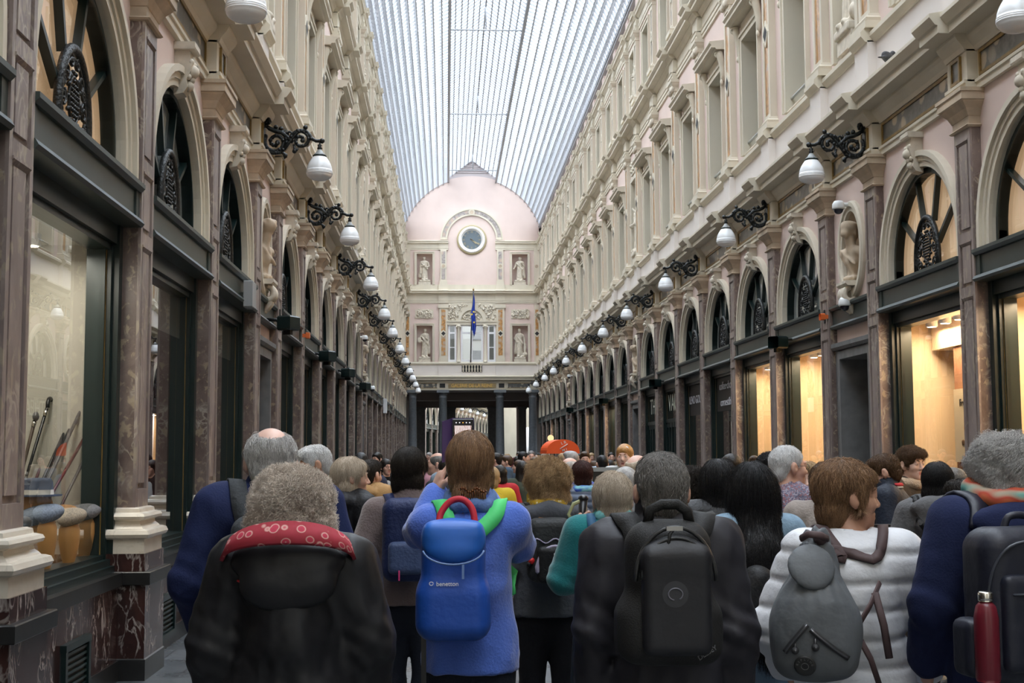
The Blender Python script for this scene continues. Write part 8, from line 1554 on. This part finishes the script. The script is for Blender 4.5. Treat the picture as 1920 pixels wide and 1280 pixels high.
# ------------------------------------------------------------------ busts in the oval niches
def bust_sdf(v):
    s = Sdf(); R = rot(0.35 if v else -0.3, -0.12, 0.05); hc = np.array([0, -0.03, 0.60])
    s.ell((0, 0.01, 0.30), (0.185, 0.085, 0.13), k=0.03); s.cap((-0.15, 0.0, 0.355), (0.15, 0.0, 0.355), 0.062, k=0.05); s.cap((0, 0.0, 0.36), hc + R @ np.array([0, -0.02, -0.06]), 0.060, k=0.04)
    s.cap((0, 0.01, 0.22), (0, 0.01, 0.13), 0.10, 0.07, k=0.05); head_sdf(s, hc, R, 1.12, bool(v)); P = lambda *q: hc + R @ (np.array(q) * 1.12)
    s.ell(P(0, -0.03, 0.045), np.array((0.088, 0.108, 0.09)) * 1.12, R, 0.015)
    if v: s.ell(P(0, -0.01, 0.085), np.array((0.10, 0.115, 0.05)) * 1.12, R, 0.015); s.cap(P(-0.08, 0.06, 0.06), P(0.08, 0.06, 0.06), 0.018, k=0.02); s.ell(P(0, -0.10, -0.03), (0.055, 0.05, 0.06), R, 0.03)
    else:
        for i in range(14): a = i * 0.52; s.ell(P(0.082 * math.cos(a), -0.02 + 0.085 * math.sin(a), 0.085 - 0.03 * (i % 2)), (0.036, 0.036, 0.032), None, 0.014)
        s.ell(P(0, 0.06, -0.11), (0.05, 0.035, 0.05), R, 0.02)
    for i in range(6): s.cap((-0.17 + 0.02 * i, -0.05, 0.40 - 0.012 * i), (0.06 + 0.02 * i, -0.085, 0.24 - 0.012 * i), 0.013, 0.016, k=0.014)
    s.cap((0, 0.01, 0.03), (0, 0.01, 0.13), 0.075, 0.055, k=0.03); s.rbox((0, 0.01, 0.02), (0.11, 0.09, 0.025), 0.01, k=0.01)
    return s.disp(lambda P_: 0.006 * np.clip((0.42 - P_[..., 2]) / 0.1, 0, 1) * np.sin(P_[..., 0] * 55 + 25 * P_[..., 2]) + 0.002 * vnoise(P_, 40, v))
BU = [bust_sdf(v).mesh('bust', [M['tan']], 0.016) for v in range(2)]
for sn, s in SIDES:
    k = -1
    for kind, yc in BAYS:
        if kind != 'niche' or yc < 5: continue
        k += 1; o = link('bust', BU[(k + (s > 0)) % 2], None, (s * (WX - 0.02), yc, OVZ - OVB + 0.13)); o.rotation_euler = (0, 0, (-PI / 2 if s > 0 else PI / 2) + 0.35 * s); o.scale = (1.15, 1.15, 1.12)
        tag(o, '%s carved stone bust in an oval niche above a doorway, %s' % (ORD[k], 'walking-stick shop facade' if s < 0 else 'confectioner shop facade'), 'bust', 'stone busts in the oval niches')
# ------------------------------------------------------------------ the crowd further down the gallery: a few figures, copied and dressed one by one
def dress(o, ms):
    for ch in o.children:
        key = ch.name.split('.')[0]
        if key in ms: ch.material_slots[0].link = 'OBJECT'; ch.material_slots[0].material = ms[key]
GM = {}
def gcol(n):
    cols = {'black': (0.010, 0.010, 0.012), 'navy': (0.012, 0.018, 0.045), 'slate blue': (0.05, 0.09, 0.15), 'red': (0.42, 0.015, 0.022), 'mustard': (0.55, 0.40, 0.02), 'white': (0.55, 0.55, 0.55), 'grey': (0.14, 0.14, 0.15), 'olive': (0.045, 0.055, 0.035), 'burgundy': (0.10, 0.012, 0.022), 'teal': (0.03, 0.14, 0.17), 'beige': (0.36, 0.28, 0.20), 'brown': (0.09, 0.05, 0.03), 'orange': (0.5, 0.12, 0.02), 'pale blue': (0.28, 0.36, 0.45), 'green': (0.03, 0.12, 0.06), 'pink': (0.5, 0.25, 0.30)}
    if n not in GM: GM[n] = plain(n.replace(' ', '_') + '_cloth', cols[n], 0.85, noise=0.12, nscale=5)
    return GM[n]
PR = {}
def far_person(px, ytop, Y, kind, garment, hcol, heading, label, group='crowd further down the gallery', skin='fair', H=None):
    hx = {'short': 0.02, 'bob': 0.02, 'shoulder': 0.02, 'crop': 0.008, 'balding': 0.01, 'pixie': 0.02}[kind]
    p = at_y(px, ytop, Y); h = p.z - hx if H is None else H
    if kind not in PR:
        f = figure(px, ytop, Y, heading, H=1.70, hair=kind, hcol=hcol, hextra=hx, fem=kind in ('bob', 'shoulder', 'pixie'), skin=skin, top=gcol(garment), topname='top', legs=navy, detail=0, label=label, group=group, arms='hold' if kind in ('bob', 'crop') else 'down', coat=0.015, face=True)
        PR[kind] = f.root; o = f.root
    else: o = copy_tree(PR[kind])
    k = h / 1.70; o.location = (p.x, Y, 0); o.scale = (min(1.06, max(0.94, k)),) * 2 + (k,); o.rotation_euler = (0, 0, heading); tag(o, label, 'person', group)
    dress(o, {'top': gcol(garment), 'hair': HAIR[hcol], 'body': SKIN[skin], 'eyebrow': HAIR[hcol]}); return o
F_ = far_person
# recognisable ones, from the photograph
F_(980, 862, 16.0, 'shoulder', 'olive', 'dark', 0.1, 'woman with long dark hair in olive green jacket, back turned, blue strap')
F_(1003, 854, 17.5, 'short', 'black', 'brown', 0.0, 'person with round dark brown hair just behind the olive green jacket')
F_(824, 847, 14.5, 'balding', 'pale blue', 'salt', 1.5, 'balding man in pale blue checked shirt half hidden by the raised phone')
F_(838, 858, 13.5, 'bob', 'black', 'dark', 0.3, 'dark-haired woman in black beside the raised phone', None)
F_(953, 852, 24.0, 'short', 'slate blue', 'brown', 1.4, 'young man in slate blue sweater turned sideways in the crowd')
F_(938, 870, 15.0, 'bob', 'red', 'dark', 0.4, 'person in bright red top between yellow top and slate blue sweater'); F_(922, 872, 12.5, 'pixie', 'mustard', 'blond', 0.1, 'person in mustard yellow top just past the blue fleece')
F_(996, 844, 26.0, 'crop', 'grey', 'salt', PI, 'tall man facing the camera above the far crowd'); F_(970, 853, 27.0, 'short', 'black', 'dark', -0.4, 'man with short dark hair in black near the tall man'); F_(982, 851, 30.0, 'short', 'navy', 'white', -1.3, 'white-haired man in navy in profile far down the gallery')
F_(932, 847, 22.0, 'short', 'burgundy', 'dark', 1.2, 'dark-haired man in burgundy right of the woman taking a picture')
F_(1066, 856, 13.5, 'balding', 'navy', 'grey', -1.0, 'balding man with grey sides turned away beside the curly golden hair', skin='pale'); o = F_(1073, 843, 18.5, 'short', 'white', 'grey', 1.2, 'grey-haired man directly under the orange awning'); F_(1096, 844, 19.5, 'short', 'pale blue', 'brown', PI, 'man with glasses in pale blue facing the camera beside the awning')
F_(1130, 851, 18.0, 'short', 'navy', 'black', 0.2, 'person with black hair in navy top beyond the menu board'); F_(1115, 862, 22.0, 'short', 'orange', 'brown', 0.4, 'person in orange top beyond the dark red hair')
F_(1143, 860, 20.0, 'bob', 'grey', 'black', 1.3, 'woman in grey with black bob, small, beyond the menu board'); F_(1192, 850, 9.6, 'balding', 'beige', 'pblond', -0.8, 'balding fair man in beige behind the grey-haired man with the rucksack', skin='pale')
F_(1174, 872, 8.6, 'pixie', 'grey', 'grey', 0.2, 'woman with wispy grey hair behind the blonde woman in teal')
o = F_(1172, 830, 14.0, 'bob', 'white', 'gingerb', PI - 0.35, 'fair-fringed woman with white sunglasses on her head facing the camera', skin='pale'); k = o.scale.z
m = MB()
for g in (-1, 1): m.lathe([(0.026, 0.004), (0.024, -0.002), (0.001, -0.003)], (g * 0.033, -0.0, 0), 14, 0, 'y')
m.tube([(-0.06, 0, 0), (0, 0.004, 0.006), (0.06, 0, 0)], 0.003, 6); p = Vector((o.location.x, o.location.y, 1.70 * k)); sgl = link('sunglasses', m.mesh('sunglasses', [plain('white_mirror_lens', (0.75, 0.77, 0.82), 0.15)]), None, (p.x - 0.033, p.y - 0.10, p.z - 0.045)); sgl.rotation_euler = (0, 0, -0.35); tag(sgl, 'white sunglasses pushed up on the fair-fringed woman in the crowd', 'sunglasses')
fk = figure(1092, 862, 11.5, 0.05, hair='pixie', hcol='red', hextra=0.02, hs=1.0, sw=0.165, quilt=(0.062, 0.006), coat=0.03, top=plain('steel_blue_puffer', (0.095, 0.125, 0.19), 0.45), topname='puffer_jacket', legs=navy, detail=1, label='woman with dark red hair in steel blue quilted jacket and blue silk scarf', strand=3500)
def silk():
    m, nt, out = new_mat('blue_silk_scarf'); bs = nd(nt, 'ShaderNodeBsdfPrincipled', Roughness=0.5); n = nd(nt, 'ShaderNodeTexNoise', Scale=9.0, Detail=1.0); nt.links.new(world_pos(nt, (1, 1, 2)), n.inputs['Vector']); r = ramp(nt, [(0.35, (0.03, 0.04, 0.40)), (0.5, (0.05, 0.16, 0.55)), (0.6, (0.25, 0.55, 0.62))]); nt.links.new(n.outputs['Fac'], r.inputs['Fac']); nt.links.new(r.outputs['Color'], bs.inputs['Base Color']); nt.links.new(bs.outputs[0], out.inputs['Surface']); return m
scarf(fk, silk(), 0.085, 0.034, 0.03)
F_(702, 866, 26.0, 'crop', 'beige', 'white', 0.2, 'bald man in beige left of the woman in black cardigan'); F_(676, 845, 13.0, 'short', 'navy', 'black', 0.0, 'person with black hair rising behind the straight blonde bob')
F_(742, 858, 28.0, 'short', 'navy', 'dark', PI, 'man in navy facing the camera past the black cardigan'); F_(1022, 849, 24.0, 'short', 'grey', 'brown', -0.5, 'person in grey beneath the lamp post globe')
F_(1372, 848, 12.5, 'bob', 'brown', 'dark', 0.2, 'woman in brown with dark bob past the black long hair'); F_(1262, 858, 11.0, 'short', 'burgundy', 'dark', -0.3, 'dark-haired person in burgundy behind the man with the rucksack'); F_(560, 862, 12.0, 'bob', 'beige', 'brown', 0.5, 'person with brown bob in beige near the stick shop side pilasters')
F_(1640, 866, 11.0, 'bob', 'teal', 'blond', 0.8, 'blonde woman in teal near the lit shop window'); F_(1790, 872, 9.3, 'short', 'olive', 'salt', 1.0, 'man in olive jacket in front of the brightest shop window')
# the small dense crowd near the portico
r_ = np.random.default_rng(11); GC = list(gcol.__code__.co_consts and ['black', 'navy', 'slate blue', 'red', 'white', 'grey', 'olive', 'burgundy', 'teal', 'beige', 'brown', 'pink']); HCs = ['dark', 'brown', 'grey', 'blond', 'black']; HN = {'dark': 'dark', 'brown': 'brown', 'grey': 'grey', 'blond': 'blond', 'black': 'jet black'}
combos = [(g, h) for g in GC for h in HCs]; r_.shuffle(combos); kinds = ['short', 'bob', 'shoulder', 'short', 'pixie', 'crop']; done = [(o.location.x, o.location.y) for o in COL.objects if o.name.startswith('person') and o.parent is None]
for i, (g, h) in enumerate(combos[:56]):
    for _ in range(40):
        Y = 20 + 46 * (i / 56) + r_.uniform(-2, 2); X = r_.uniform(-3.1, 2.9)
        if all((X - a) ** 2 + (Y - b) ** 2 > 0.8 for a, b in done): break
    done.append((X, Y)); Hh = float(r_.uniform(1.58, 1.80)); dv = Vector((X - CAMX, Y, Hh - CAMZ)); cx, cy, cz = _x.dot(dv.to_3d()) if False else 0, 0, 0
    o = F_(900, 850, Y, kinds[i % 6], str(g), str(h), float(r_.choice([0, 0.3, -0.4, PI, 2.6, 1.5, -1.5])), 'small distant person in %s with %s hair, in the crowd before the portico' % (g, HN[str(h)]), 'small distant crowd before the portico', 'fair', Hh); o.location.x = X
